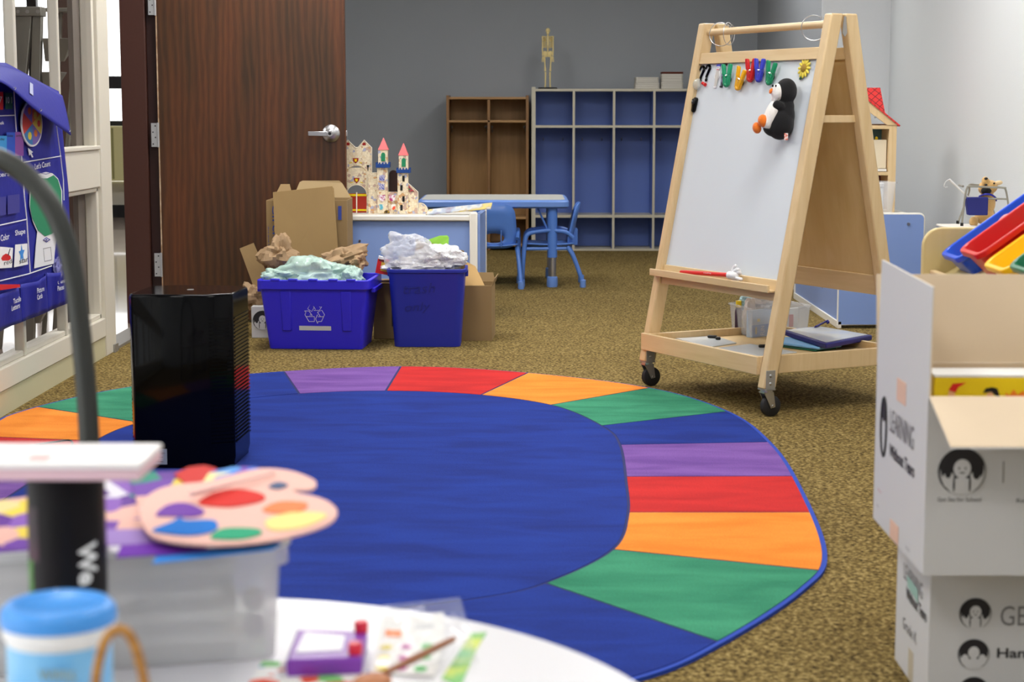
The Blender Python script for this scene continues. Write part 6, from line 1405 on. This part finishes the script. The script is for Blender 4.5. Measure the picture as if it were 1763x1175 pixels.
# green counting pocket: white figure with green panel
def cpoly(pts, off, m, nm): b = MB(); q = [cw(x, y, off) for x, y in pts]; b.loft([q, [p+Vector((.001, 0, 0)) for p in q]]); return b.build(nm, m, chart, world=True)
def z2(pts): return [(x/3.673, 280+y/3.673) for x, y in pts]
cpoly(z2([(215, 95), (240, 72), (290, 60), (330, 68), (365, 100), (392, 180), (392, 290), (372, 400), (350, 520), (338, 640), (275, 655), (216, 670), (225, 540), (235, 440), (205, 370), (186, 280), (188, 170)]), .011, M['white'], 'white_print')
cpoly(z2([(222, 104), (255, 100), (300, 100), (338, 80), (365, 108), (386, 180), (387, 285), (365, 400), (330, 450), (285, 467), (240, 430), (205, 355), (190, 280), (194, 180)]), .0125, mat('felt_green', col(34, 130, 88), .8), 'green_panel')
cpoly(z2([(270, 490), (293, 473), (318, 488), (293, 505)]), .0125, M['nylon_blue'], 'eye_print'); cpoly(z2([(278, 490), (293, 480), (308, 488), (293, 498)]), .0138, M['white'], 'eye_print'); cpoly(z2([(286, 489), (293, 484), (300, 488), (293, 494)]), .015, M['nylon_blue'], 'eye_print')
b = MB(); b.tube([cw(x, y, .0125) for x, y in z2([(274, 545), (320, 535), (328, 615), (282, 625)])], .0009, n=4, closed=True); b.build('pocket_outline', INKG, chart, world=True)
b = MB(); b.tube([cw(x, y, .012) for x, y in z2([(258, 66), (290, 74), (316, 66)])], .0012, n=4); b.build('printed_line', M['nylon_blue'], chart, world=True)
dk = mat('empty_pocket', col(56, 56, 140), .5)
cpoly([(-6, 340), (10, 338.5), (10, 370), (-6, 373)], .011, dk, 'clear_pocket'); cpoly([(13, 337), (33, 334.5), (33.5, 366), (13, 369.5)], .011, dk, 'clear_pocket')
# spinner wheel
sc0 = cw(53.5, 213, .016)
b = MB(); kx = (cw(72, 213).y-cw(36, 213).y)/2; kz = (cw(53, 173).z-cw(53, 252).z)/2
def sp(a, f, off): return Vector((sc0.x+off, sc0.y+kx*f*math.cos(a), sc0.z+kz*f*math.sin(a)))
b.k = 0; b.loft([[sp(2*PI*k/36, 1, 0) for k in range(36)], [sp(2*PI*k/36, 1, .004) for k in range(36)]])
segs = [1, 2, 3, 4, 2, 5]; 
for i in range(6): b.k = segs[i]; b.add([sp(0, 0, .0048)]+[sp(2*PI*(i+j/6)/6+.5, .92, .0048) for j in range(7)], [tuple(range(8))])
for k, (a, f, r, kk) in enumerate([(.9, .45, .12, 5), (2.0, .6, .12, 1), (3.2, .55, .14, 3), (4.2, .6, .13, 5), (5.3, .5, .12, 1), (1.5, .75, .09, 4), (4.8, .72, .08, 2), (0, .6, .11, 3)]):
    c_ = sp(a, f, .0055); b.k = kk; b.add([c_+Vector((0, kx*r*math.cos(t_)*1.4, kz*r*math.sin(t_)*1.4)) for t_ in [2*PI*j/8 for j in range(8)]], [tuple(range(8))])
b.build('weather_spinner', [M['paper'], mat('sp_orange', col(226, 120, 40), .5), mat('sp_violet', col(120, 100, 180), .5), mat('sp_red', col(206, 60, 50), .5), mat('sp_blue', col(60, 130, 190), .5), mat('sp_yellow', col(226, 206, 70), .5)], chart, world=True, recalc=False)
cpoly([(48, 255), (56.5, 262), (54, 264), (57, 270.5), (55, 271.5), (52, 265.5), (50, 268)], .012, M['white'], 'arrow_print')
# cards held in the chart
def ccard(pts, off, m, nm, lab, cat, group=None, extra=None):
    q = [cw(x, y, off) for x, y in pts]; b = MB(); b.loft([q, [p+Vector((.0012, 0, 0)) for p in q]]); o = b.build(nm, m, loc=(0, 0, 0)); tag(o, lab, cat, group); MW[o.name] = Matrix.Identity(4); return o
wk = [((-16, 234, 11, 270), col(60, 160, 224), 'light blue day card in the pocket chart, left of the darker blue one', 'Thursday'), ((11, 228, 25.5, 268.5), col(36, 88, 200), 'medium blue day card in the pocket chart', 'Friday'), ((25.5, 227.5, 40, 268.5), col(140, 76, 160), 'purple day card in the pocket chart below the spinner', 'Saturday')]
for (x0, y0, x1, y1), c_, lab, s in wk:
    o = ccard([(x0, y1), (x1, y1), (x1, y0), (x0, y0)], .013, mat('day_'+s.lower(), c_, .5), 'day_card', lab, 'card', 'day of the week cards'); a, c2 = cw(max(x0+2, -12), y0+9.5, .0148), cw(x1-3, y0+8.5, .0148); text('lettering', s, a, c2-a, UZ, (c2-a).length, .010, INK, o, ex=.0004)
for (x0, y0, x1, y1), m_, s, lab in (((-8, 158, 5, 189), M['red'], '7', 'red number card in the upper row of the pocket chart'), ((9, 160, 21.5, 188), mat('card_dkgreen', col(16, 84, 60), .5), '10 1', 'dark green number card in the upper row of the pocket chart')):
    o = ccard([(x0, y1), (x1, y1), (x1, y0), (x0, y0)], .013, m_, 'number_card', lab, 'card'); a, c2 = cw(x0+ (6 if s == '7' else 1.5), (y0+y1)/2+4, .0148), cw(x1-1, (y0+y1)/2+4, .0148); text('lettering', s, a, c2-a, UZ, (c2-a).length, .022, M['white'], o, ex=.0004)
o = ccard([(-4, 462.5), (20, 461), (22, 427), (0, 425)], .013, M['paper'], 'colour_card', 'white card with a red paint blot and brush in the pocket chart', 'card'); 
def onc(o, pts, m, nm, off=.0148): b = MB(); q = [cw(x, y, off) for x, y in pts]; b.add(q, [tuple(range(len(q)))]); b.V = [v for v in b.V]; return b.build(nm, m, o, recalc=False)
onc(o, [(2, 445), (5, 440), (10, 437), (14, 438), (18, 441), (19, 446), (15, 449), (9, 449), (4, 449)], M['red'], 'paint_blot'); onc(o, [(13.5, 439), (17, 428), (18, 428.5), (15, 440)], INK, 'brush_print', .015)
a = cw(7, 457, .0148); text('lettering', 'red', a, UY, UZ, cw(13, 457).y-a.y, .015, INK, o, ex=.0004)
o = ccard([(24, 460.5), (47.5, 455.5), (46.5, 419.5), (26, 421.5)], .013, M['paper'], 'shape_card', 'white card with a blue star in the pocket chart', 'card')
sc1 = cw(37.5, 437, .0148); pts = []
for k in range(10): r = .038 if k % 2 == 0 else .017; a = PI/2+k*PI/5; pts.append(sc1+Vector((0, r*1.05*math.cos(a), r*math.sin(a)*.9)))
b = MB(); b.add(pts, [tuple(range(10))]); b.build('star_print', mat('star_blue', col(60, 140, 216), .5), o, recalc=False)
a = cw(33.5, 454.5, .0148); text('lettering', 'star', a, UY, UZ, cw(41.5, 454).y-a.y, .014, INK, o, ex=.0004)
for i in range(5):
    o = ccard([(-10+i*2.5, 500), (14+i*5, 497-i*.5), (12+i*5.5, 491-i*.3), (-14+i*3, 494-i*1.0)], .016+.003*i, mat('tactile_%d' % i, col(222-6*i, 80-8*i, 70-6*i), .5) if i < 4 else M['red'], 'tactile_card', 'red tactile letter card, number %s from the wall in the left chart pocket' % ['one', 'two', 'three', 'four', 'five'][i], 'card', 'red tactile letter cards')
b = MB(); crumple(b, cw(100, 464, .018), (.014, .045, .045), 77, .4, 2.4, 24, 14); o = b.build('counting_bag', clear('bag_violet', col(150, 150, 206), .6), smooth=True); tag(o, 'small clear bag of counting pieces in the right chart pocket', 'bag')
b = MB()
for x, y in ((94, 467), (99, 469), (104, 466)): b.ell(cw(x, y, .026), .006, nu=8, nv=6)
# ================================================================== ARCHED TUBE
TYp = 2.36
def tt3(px, py): return aty(px, py, TYp)
xl_ = tt3(155, 785).x
path = [(155, 785), (150.5, 700), (144, 620), (136, 545), (126, 470), (109, 402), (84, 348), (48, 305), (4, 276), (-45, 262), (-95, 266), (-140, 285), (-178, 318), (-205, 370), (-222, 450), (-232, 545), (-238, 785)]
P3 = [tt3(*p) for p in path]; P3 = [Vector((P3[0].x+.012, TYp, 0.0)), Vector((P3[0].x+.006, TYp, .3))]+P3+[Vector((P3[-1].x-.005, TYp, .3)), Vector((P3[-1].x-.008, TYp, 0))]
t = thing('metal_arch', 'bent grey metal tube arch standing on the floor just beyond the white table', 'metal frame', (P3[0].x, TYp, 0))
m_tube = mat('tube_metal', col(66, 68, 66), .4, metal=.6)
Q = crsp(P3, 8); b = MB(); b.tube([p-Vector((P3[0].x, TYp, 0)) for p in Q], .0138, n=18); b.build('tube', m_tube, t, smooth=True)
for p in (P3[0], P3[-1]): MB().lathe([(.018, 0), (.018, .02), (.015, .024)], (p.x-P3[0].x, 0, 0), n=18).build('foot', M['rubber'], t, smooth=True)
# ================================================================== ROUND WHITE TABLE (foreground)
FT = .46; tc = Vector((-.3795, 1.612, 0)); TR = .5435
t = thing('round_table', 'round white table in the foreground covered with craft supplies', 'table', tc)
b = MB(); b.lathe([(TR-.004, FT-.026), (TR, FT-.022), (TR, FT-.003), (TR-.003, FT)], n=96); b.build('tabletop', mat('table_white', col(226, 226, 230), .3), t, smooth=True)
for k in range(4):
    a = PI/4+k*PI/2; MB().cyl((.34*math.cos(a), .34*math.sin(a), 0), (.34*math.cos(a), .34*math.sin(a), FT-.026), .016, n=14).build('leg', M['chrome'], t, smooth=True)
# clear storage box, with sheets in it
cA_ = math.radians(13); Cc = atz(477, 1134, FT+.001); uu = Vector((-math.cos(cA_), -math.sin(cA_), 0)); vv = Vector((-math.sin(cA_), math.cos(cA_), 0))
BXW, BXD, BXH = .37, .21, .126
ctr = Cc+uu*(BXW/2)+vv*(BXD/2)
SB = Matrix.Translation(ctr) @ Matrix.Rotation(cA_, 4, 'Z')
t = thing('storage_box', 'large translucent lidded storage box full of paper on the round table', 'container', M=SB)
b = MB(); L = [rr(BXW, BXD, .02, z=0), rr(BXW+.012, BXD+.012, .022, z=BXH-.022), rr(BXW+.030, BXD+.030, .026, z=BXH-.020), rr(BXW+.030, BXD+.030, .026, z=BXH), rr(BXW+.006, BXD+.006, .02, z=BXH), rr(BXW-.004, BXD-.004, .018, z=.003)]; b.loft(L); b.build('box_wall', clear('box_plastic', col(245, 245, 246), .42, .25), t, smooth=True, angle=50)
b = MB(); b.loft([rr(BXW+.036, BXD+.036, .028, z=BXH+.0005), rr(BXW+.036, BXD+.036, .028, z=BXH+.010), rr(BXW+.01, BXD+.01, .02, z=BXH+.012)]); b.build('lid', M['lid_frost'], t, smooth=True, angle=50)
gs = [(150, 146, 140), (226, 224, 220), (110, 110, 112), (232, 230, 226), (124, 120, 118), (236, 234, 232), (150, 150, 156), (200, 196, 190)]
z = .005
for i, g_ in enumerate(gs):
    h_ = .011; dx = .010*math.sin(i*2.1); b = MB(); b.loft([rr(BXW-.07, BXD-.03, .004, z=z, cx=-.014+dx), rr(BXW-.07, BXD-.03, .004, z=z+h_, cx=-.014+dx)]); b.V = [SB @ v for v in b.V]
    o = b.build('paper_stack', mat('stack_%d' % i, col(*g_), .8)); tag(o, 'grey bundle of paper in the clear box, %s layer from the bottom' % ['first', 'second', 'third', 'fourth', 'fifth', 'sixth', 'seventh', 'eighth'][i], 'paper', 'paper bundles in the clear box'); z += h_+.0015
for px, py, lab in ((462, 1060, 'dim violet bead at the right end of the clear storage box, upper one'), (460, 1090, 'dim violet bead at the right end of the clear storage box, lower one')):
    p = atz(px, py, FT+.02); p = Cc+uu*.022+vv*.03; b = MB(); b.ell(p+UZ*(.06 if 'upper' in lab else .03), (.012, .012, .014)); tag(b.build('bead', mat('bead_violet', col(110, 90, 130), .5), smooth=True), lab, 'bead')
# pile of coloured sheets on the lid, thicker toward the back
lidz = FT+.001+BXH+.0125
def multi(name, cols, scale=14, seed=0):
    m = bpy.data.materials.new(name); m.use_nodes = True; nt = m.node_tree; b = nt.nodes['Principled BSDF']; L = nt.links.new
    tcx = nt.nodes.new('ShaderNodeTexCoord'); mp = nt.nodes.new('ShaderNodeMapping'); mp.inputs['Location'].default_value = (seed, seed*.7, 0); L(tcx.outputs['Object'], mp.inputs[0])
    n0 = nt.nodes.new('ShaderNodeTexNoise'); n0.inputs['Scale'].default_value = 9; L(mp.outputs[0], n0.inputs['Vector'])
    ad = nt.nodes.new('ShaderNodeMixRGB'); ad.blend_type = 'ADD'; ad.inputs['Fac'].default_value = .12; L(mp.outputs[0], ad.inputs[1]); L(n0.outputs['Color'], ad.inputs[2])
    v = nt.nodes.new('ShaderNodeTexVoronoi'); v.inputs['Scale'].default_value = scale; L(ad.outputs[0], v.inputs['Vector'])
    sep = nt.nodes.new('ShaderNodeSeparateColor'); L(v.outputs['Color'], sep.inputs[0]); r = nt.nodes.new('ShaderNodeValToRGB'); r.color_ramp.interpolation = 'CONSTANT'; e = r.color_ramp.elements
    e[0].position = 0; e[0].color = cols[0]; e[1].position = 1/len(cols); e[1].color = cols[1]
    for i in range(2, len(cols)): x = e.new(i/len(cols)); x.color = cols[i]
    L(sep.outputs[0], r.inputs['Fac']); L(r.outputs[0], b.inputs['Base Color']); b.inputs['Roughness'].default_value = .6; b.inputs['Specular IOR Level'].default_value = .2; return m
PC = [col(104, 56, 156), col(226, 200, 140), col(92, 44, 140), col(220, 172, 160), col(40, 130, 110), col(210, 206, 216), col(128, 84, 172), col(222, 196, 70)]
PN = Vector((0, -.116, .993)).normalized(); PP = Vector((0, 1.86, lidz))
def onp(px, py, o=0.0): return atpl(px, py, PP+PN*o, PN)
def psheet(pts, off, m, nm, lab, cat='sheet', th=.0012, group=None, keep=False):
    q = [onp(x, y, off) for x, y in pts]; b = MB(); b.loft([q, [p+PN*th for p in q]]); o = b.build(nm, m, loc=(0, 0, 0)); MW[o.name] = Matrix.Identity(4); tag(o, lab, cat, group); return o
# supporting paper pad (wedge)
b = MB(); q = [onp(178, 948, -.001), onp(486, 935, -.001), onp(455, 826, -.001), onp(190, 830, -.001)]
b.loft([[Vector((p.x, p.y, lidz+.0002)) for p in q], [Vector((p.x, p.y, max(p.z, lidz+.002))) for p in q]]); tag(b.build('paper_pad', mat('pad_violet', col(150, 120, 190), .7)), 'loose pad of lilac paper lying on the storage box lid under the coloured sheets', 'paper')
psheet([(176, 830), (300, 818), (330, 880), (300, 948), (190, 952), (174, 900)], .002, multi('foil_a', PC, 22, 1), 'patterned_sheet', 'patterned purple and cream sheet between the black canister and the palette', group='patterned paper sheets on the storage box')
psheet([(220, 815), (400, 812), (440, 850), (380, 900), (240, 880)], .0045, multi('foil_b', PC[::-1], 17, 5), 'patterned_sheet', 'patterned sheet of purple and teal just behind the pink palette', group='patterned paper sheets on the storage box')
psheet([(-60, 872), (56, 856), (56, 948), (-60, 960)], .002, multi('foil_c', PC, 20, 9), 'patterned_sheet', 'patterned purple and yellow sheet left of the black canister', group='patterned paper sheets on the storage box')
psheet([(262, 972), (272, 956), (470, 934), (484, 938), (470, 948)], .001, mat('strip_blue', col(60, 140, 226), .7, spec=.15), 'paper_strip', 'bright blue paper strip on the front edge of the storage box lid', 'paper strip')
psheet([(200, 962), (208, 942), (330, 930), (360, 948), (300, 955)], .0032, mat('strip_purple', col(110, 50, 170), .7, spec=.15), 'paper_strip', 'deep purple paper strip under the left end of the palette', 'paper strip')
psheet([(300, 818), (325, 806), (352, 803), (372, 808), (380, 830), (320, 835)], .007, mat('pal_red', col(196, 60, 56), .7, spec=.15), 'paper_palette', 'red paper cutout peeking out behind the pink palette', 'paper cutout')
psheet([(345, 838), (360, 816), (400, 806), (440, 806), (462, 812), (440, 840)], .009, multi('pal_blue', [col(70, 110, 210), col(120, 60, 170), col(80, 150, 220), col(236, 220, 150)], 24, 3), 'paper_palette', 'blue and purple paper cutout peeking out behind the pink palette', 'paper cutout')
out = [(241, 893), (249, 864), (275, 846), (310, 838), (350, 834), (400, 822), (450, 811), (500, 815), (536, 828), (545, 838), (534, 847), (506, 848), (512, 853), (545, 860), (568, 870), (581, 886), (566, 905), (520, 922), (460, 935), (380, 942), (300, 938), (258, 924)]
outs = crsp([onp(x, y, .012) for x, y in out], 4, closed=True)
b = MB(); b.loft([outs, [p+PN*.003 for p in outs]]); pal = b.build('paint_palette', mat('palette_pink', col(230, 184, 172), .7, spec=.15), loc=(0, 0, 0)); MW[pal.name] = Matrix.Identity(4); tag(pal, 'pink paint palette cutout with colour blobs overhanging the storage box', 'paint palette')
def blob(pts, c, nm): q = crsp([onp(x, y, .0155) for x, y in pts], 4, closed=True); b = MB(); b.loft([q, [p+PN*.0008 for p in q]]); b.build(nm, c, pal)
blob([(342, 868), (368, 849), (410, 843), (450, 851), (454, 862), (420, 871), (385, 874)], mat('b_red', col(206, 50, 44), .7, spec=.15), 'red_blob')
blob([(268, 888), (288, 871), (320, 867), (352, 881), (335, 891), (290, 890)], mat('b_purple', col(112, 66, 160), .7, spec=.15), 'purple_blob')
blob([(263, 913), (295, 900), (310, 892), (320, 897), (368, 897), (371, 914), (330, 923), (280, 919)], mat('b_blue', col(20, 112, 200), .7, spec=.15), 'blue_blob')
blob([(362, 926), (385, 911), (440, 911), (450, 920), (420, 929), (380, 930)], mat('b_green', col(46, 160, 120), .7, spec=.15), 'green_blob')
blob([(458, 897), (500, 884), (553, 884), (560, 892), (522, 909), (470, 914)], mat('b_yellow', col(232, 218, 140), .7, spec=.15), 'yellow_blob')
blob([(452, 879), (480, 865), (527, 867), (520, 880), (480, 885)], mat('b_orange', col(224, 132, 84), .7, spec=.15), 'orange_blob')
blob([(462, 839), (478, 831), (496, 836), (480, 843)], mat('b_slot', col(84, 98, 130), .7, spec=.15), 'thumb_hole')
b = MB(); a_, c_ = onp(328, 852, .024), onp(474, 814, .019); b.tube([a_, a_.lerp(c_, .25), a_.lerp(c_, .3), c_], .003, n=8, radii=[.004, .0045, .003, .002], flat=.6); tag(b.build('paint_brush', mat('brush_handle', col(226, 200, 196), .7, spec=.15), smooth=True), 'pale paint brush lying across the top of the pink palette', 'brush')
# black canister with a white pad on it
KY = 1.745; kx0, kx1 = aty(50, 900, KY).x, aty(181, 900, KY).x; kr_ = (kx1-kx0)/2; ktop = aty(115, 819, KY-.02).z
cc_ = Vector(((kx0+kx1)/2, KY, FT+.0005)); hh = ktop-FT
t = thing('black_canister', 'tall black canister with white lettering behind the wipes tub', 'canister', cc_)
b = MB(); b.lathe([(kr_*.96, 0), (kr_, .004), (kr_, hh-.004), (kr_*.98, hh-.001), (kr_*.93, hh)], n=48); b.build('canister_body', mat('canister_black', col(12, 11, 13), .4, spec=.2, noise_=(14, .2, (1, 1, 1)), c2=col(18, 13, 19)), t, smooth=True)
def cyl_text(s, ang, z, size, m, par, r, vertical=True, wdt=None):
    a = math.radians(ang); pos = Vector((r*math.sin(a), -r*math.cos(a), z)); tang = Vector((math.cos(a), math.sin(a), 0))
    U = -UZ if vertical else tang; W_ = tang if vertical else UZ
    o = text('lettering', s, MW[par.name] @ (pos-W_*(size/2)*1.0), U, W_, wdt, size, m, par, ex=.0015, bold=.03); return o
cyl_text('We', 42, hh-.065, .020, M['white'], t, kr_*1.01, wdt=.042); cyl_text('a', 44, hh-.118, .018, M['white'], t, kr_*1.01, wdt=.02); cyl_text('Wo', -16, hh-.108, .020, M['white'], t, kr_*1.01, wdt=.045)
b = MB(); b.grid(lambda u, v: Vector(((kr_+.0006)*math.sin(-1.25+.42*u), -(kr_+.0006)*math.cos(-1.25+.42*u), hh-.16+.075*v)), 6, 1); b.build('green_print', mat('print_green', col(90, 160, 60), .5, noise_=(60, .4, (1, 1, 1)), c2=col(30, 50, 24)), t)
b = MB(); b.grid(lambda u, v: Vector(((kr_+.0006)*math.sin(-1.2+.65*u), -(kr_+.0006)*math.cos(-1.2+.65*u), hh-.085+.055*v)), 6, 1); b.build('maroon_print', mat('print_maroon', col(72, 24, 52), .5, noise_=(50, .4, (1, 1, 1)), c2=col(24, 14, 22)), t)
zt_ = FT+.0005+hh+.001; y0, y1 = KY-.055, KY+.050
xL, xR = aty(-60, 800, KY).x, aty(246, 800, KY-.04).x
t = thing('note_pad', 'white pad with pink edges balanced flat on the black canister', 'note pad', ((xL+xR)/2, KY, zt_))
w = (xR-xL)/2; b = MB(); b.box((-w, -.055, 0), (w, .05, .011)); b.build('pages', mat('pad_pink', col(222, 186, 196), .6), t, bevel=.002)
b = MB(); b.box((-w-.001, -.056, .0112), (w+.001, .051, .0175)); b.build('cover', mat('pad_white', col(240, 236, 236), .4), t, bevel=.002); 
b = MB(); b.box((-.02, -.04, .0176), (.0, -.02, .018)); b.build('mark', mat('mark_pink', col(214, 150, 146), .5), t)
# wipes tub
WTz = .622; wc = atz(100, 1037, WTz); rl_ = 101*wc.y/F_*1.0
t = thing('wipes_tub', 'round wipes tub with bright blue lid and blue label at the lower left', 'tub', (wc.x, wc.y, FT+.0005))
Hh = WTz-FT; 
b = MB(); b.lathe([(rl_*.88, 0), (rl_*.90, .004), (rl_*.90, Hh-.030), (rl_*.97, Hh-.028), (rl_*.97, Hh-.0145)], n=48); b.build('tub_body', M['white'], t, smooth=True)
b = MB(); b.lathe([(rl_, Hh-.0175), (rl_*1.01, Hh-.012), (rl_*.99, Hh-.006), (rl_*.90, Hh-.001), (rl_*.84, Hh), (rl_*.70, Hh-.001), (rl_*.66, Hh-.003), (.002, Hh-.0034)], n=48); b.build('lid', mat('lid_blue', col(70, 150, 230), .35), t, smooth=True, angle=60)
lab_ = mat('wipes_label', col(88, 170, 232), .4, noise_=(16, .3, (1, 1, 1)), c2=col(150, 206, 240))
b = MB(); b.lathe([(rl_*.905, .01), (rl_*.905, Hh-.034)], n=48, cap=False); b.build('label', lab_, t, smooth=True)
cyl_text('WIPES', -8, Hh-.052, .010, mat('label_grey2', col(130, 150, 150), .5), t, rl_*.915, vertical=False, wdt=.034) 
cyl_text('clean', 4, Hh-.075, .012, M['white'], t, rl_*.915, vertical=False, wdt=.03)
# little wicker basket whose hoop handle rises in front
bc = aty(207, 1175, 1.43); t = thing('wicker_basket', 'small wicker basket with hooped brown handle in front of the wipes tub', 'basket', (bc.x, 1.43, FT+.0005))
wk_ = mat('wicker', col(190, 138, 66), .6, noise_=(60, .3, (1, 1, 6)), c2=col(140, 90, 36))
b = MB(); L = [rr(.030, .030, .014, n=6, z=0), rr(.042, .042, .020, n=6, z=.045), rr(.038, .038, .018, n=6, z=.045), rr(.027, .027, .012, n=6, z=.003)]; b.loft(L)
for i in range(6): b.tube([p*1.03 for p in rr(.031+.002*i, .031+.002*i, .0145+.001*i, n=6, z=.004+.007*i)], .0028, n=6, closed=True)
b.build('basket_body', wk_, t, smooth=True, angle=60)
hpts = [Vector((-.0195, 0, .03)), Vector((-.0205, 0, .10)), Vector((-.019, 0, .135)), Vector((-.010, 0, .165)), Vector((.003, 0, .172)), Vector((.013, 0, .158)), Vector((.020, 0, .125)), Vector((.0225, 0, .09)), Vector((.0205, 0, .03))]
zz_ = aty(200, 1086, 1.43).z-FT; hpts = [Vector((p.x, p.y, .03+(p.z-.03)*(zz_-.03)/.142)) for p in hpts]
b = MB(); b.tube(crsp(hpts, 8), .0042, n=10); b.build('handle', wk_, t, smooth=True)
# purple drawing toy
zt_ = FT+.0195; q = [atz(492, 1138, zt_), atz(624, 1133, zt_), atz(634, 1086, zt_), atz(511, 1083, zt_)]; m0 = sum(q, Vector())/4
t = thing('drawing_toy', 'small purple framed drawing toy with silver screen and red knobs', 'drawing toy', (m0.x, m0.y, FT+.001))
off_ = Vector((m0.x, m0.y, FT+.001)); q = [p-off_ for p in q]; c2 = sum(q, Vector())/4
def shr(f, dz=0): return [c2+(p-c2)*f+UZ*dz for p in q]
b = MB(); b.loft([[Vector((p.x, p.y, 0)) for p in shr(.97)], [Vector((p.x, p.y, .010)) for p in shr(1.0)], shr(.99, -.002), shr(.95, .0)]); b.build('frame', M['purple'], t, bevel=.003, seg=3)
s_ = [c2+(q[0]-c2)*.66+(q[3]-q[0])*.05-Vector((.006, 0, 0)), c2+(q[1]-c2)*.5+(q[2]-q[1])*.0-Vector((.004, 0, 0)), c2+(q[2]-c2)*.55-Vector((.006, 0, 0)), c2+(q[3]-c2)*.72]
b = MB(); b.loft([[p+UZ*.0002 for p in s_], [p+UZ*.001 for p in s_]]); b.build('screen', mat('screen_silver', col(214, 214, 218), .3), t)
for px, py in ((622, 1086), (612, 1124)):
    p = atz(px, py, FT+.021)-off_; MB().lathe([(.0072, 0), (.0078, .004), (.0078, .011), (.0066, .013)], (p.x, p.y, .018), n=14).build('knob', mat('knob_red', col(226, 44, 70), .35), t, smooth=True)
# card sheet, zip bag, coloured sheets, spoon
def flat(pts, z, m, nm, lab, cat, th=.0008, group=None): q = [atz(x, y, z) for x, y in pts]; b = MB(); b.loft([q, [p+UZ*th for p in q]]); o = b.build(nm, m, loc=(0, 0, 0)); MW[o.name] = Matrix.Identity(4); tag(o, lab, cat, group); return o
gy = multi('craft_print', [col(236, 220, 120), col(130, 200, 120), col(240, 240, 236), col(226, 80, 50), col(240, 238, 230), col(80, 150, 210)], 40, 2)
flat([(425, 1185), (452, 1140), (520, 1142), (640, 1158), (650, 1195), (560, 1260), (400, 1260)], FT+.0004, gy, 'craft_sheet', 'colourful printed craft sheet under the purple drawing toy', 'sheet')
flat([(760, 1170), (812, 1092), (838, 1090), (822, 1116), (792, 1185)], FT+.0004, mat('craft_lime', col(200, 214, 90), .5, noise_=(30, .6, (1, 1, 1)), c2=col(90, 180, 110)), 'craft_sheet', 'small green and yellow sheet at the right of the clear zip bag', 'sheet')
cs = flat([(636, 1160), (655, 1066), (764, 1056), (765, 1110), (748, 1166)], FT+.0016, M['paper'], 'dot_card', 'white card printed with coloured dots beside the purple toy', 'card')
def dot(px, py, rx, ry, c_, nm='printed_dot'): ce = atz(px, py, FT+.003); kx = ce.y/F_; ky = kx/math.sin(math.radians(16.5)); b = MB(); b.add([ce+Vector((rx*kx*math.cos(a), ry*ky*math.sin(a), 0)) for a in [2*PI*k/16 for k in range(16)]], [tuple(range(16))]); b.build(nm, c_, cs)
oy, mg, gn = mat('dot_yellow', col(226, 206, 30), .5), mat('dot_magenta', col(184, 30, 150), .5), mat('dot_green', col(90, 190, 100), .5)
for x, y in ((665, 1115), (661, 1132), (657, 1150)): dot(x, y, 11, 4.6, oy)
for x, y in ((699, 1114), (695, 1133), (690, 1151)): dot(x, y, 11, 4.6, mg)
for x, y in ((735, 1113), (731, 1132), (724, 1152)): dot(x, y, 12, 5, gn)
b = MB(); b.add([atz(663, 1096, FT+.003), atz(690, 1098, FT+.003), atz(692, 1086, FT+.003), atz(664, 1084, FT+.003)], [(0, 1, 2, 3)]); b.build('orange_print', M['orange'], cs)
b = MB(); b.add([atz(714, 1084, FT+.003), atz(748, 1082, FT+.003), atz(748, 1074, FT+.003), atz(716, 1076, FT+.003)], [(0, 1, 2, 3)]); b.build('grey_print', mat('print_pale', col(206, 208, 210), .5), cs)
z0a, z0b = atz(648, 1160, FT), atz(824, 1152, FT); z1a, z1b = atz(662, 1052, FT), atz(792, 1038, FT)
def bagf(u, v): a = z0a.lerp(z0b, u); c = z1a.lerp(z1b, u); p = a.lerp(c, v); return p+UZ*(.0045+.010*math.sin(PI*u)*math.sin(PI*v)+.007*noise.noise(p*55)*math.sin(PI*u)*math.sin(PI*v)+.002)
o = MB().grid(bagf, 26, 26).build('zip_bag', clear('zip_film', col(240, 242, 244), .2, .12), smooth=True); tag(o, 'clear zip bag lying flat over the dotted card on the table', 'plastic bag')
a_, c_ = atz(781, 1101, FT+.024), atz(662, 1160, FT+.020)
t = thing('wooden_spoon', 'brown wooden spoon lying across the clear zip bag at the bottom edge', 'spoon', a_)
b = MB(); b.tube([Vector((0, 0, 0)), (c_-a_)*.12, (c_-a_)*.62, (c_-a_)], .004, n=12, radii=[.0038, .0046, .0056, .004], flat=.8); b.build('handle', mat('spoon_wood', col(150, 92, 58), .5), t, smooth=True)
bw = atz(640, 1176, FT+.014)-a_; b = MB(); L = []
b.ell(bw, (.0185, .024, .009), Matrix.Rotation(-.6, 3, 'Z')); b.build('bowl', mat('spoon_bowl', col(176, 112, 70), .5), t, smooth=True)
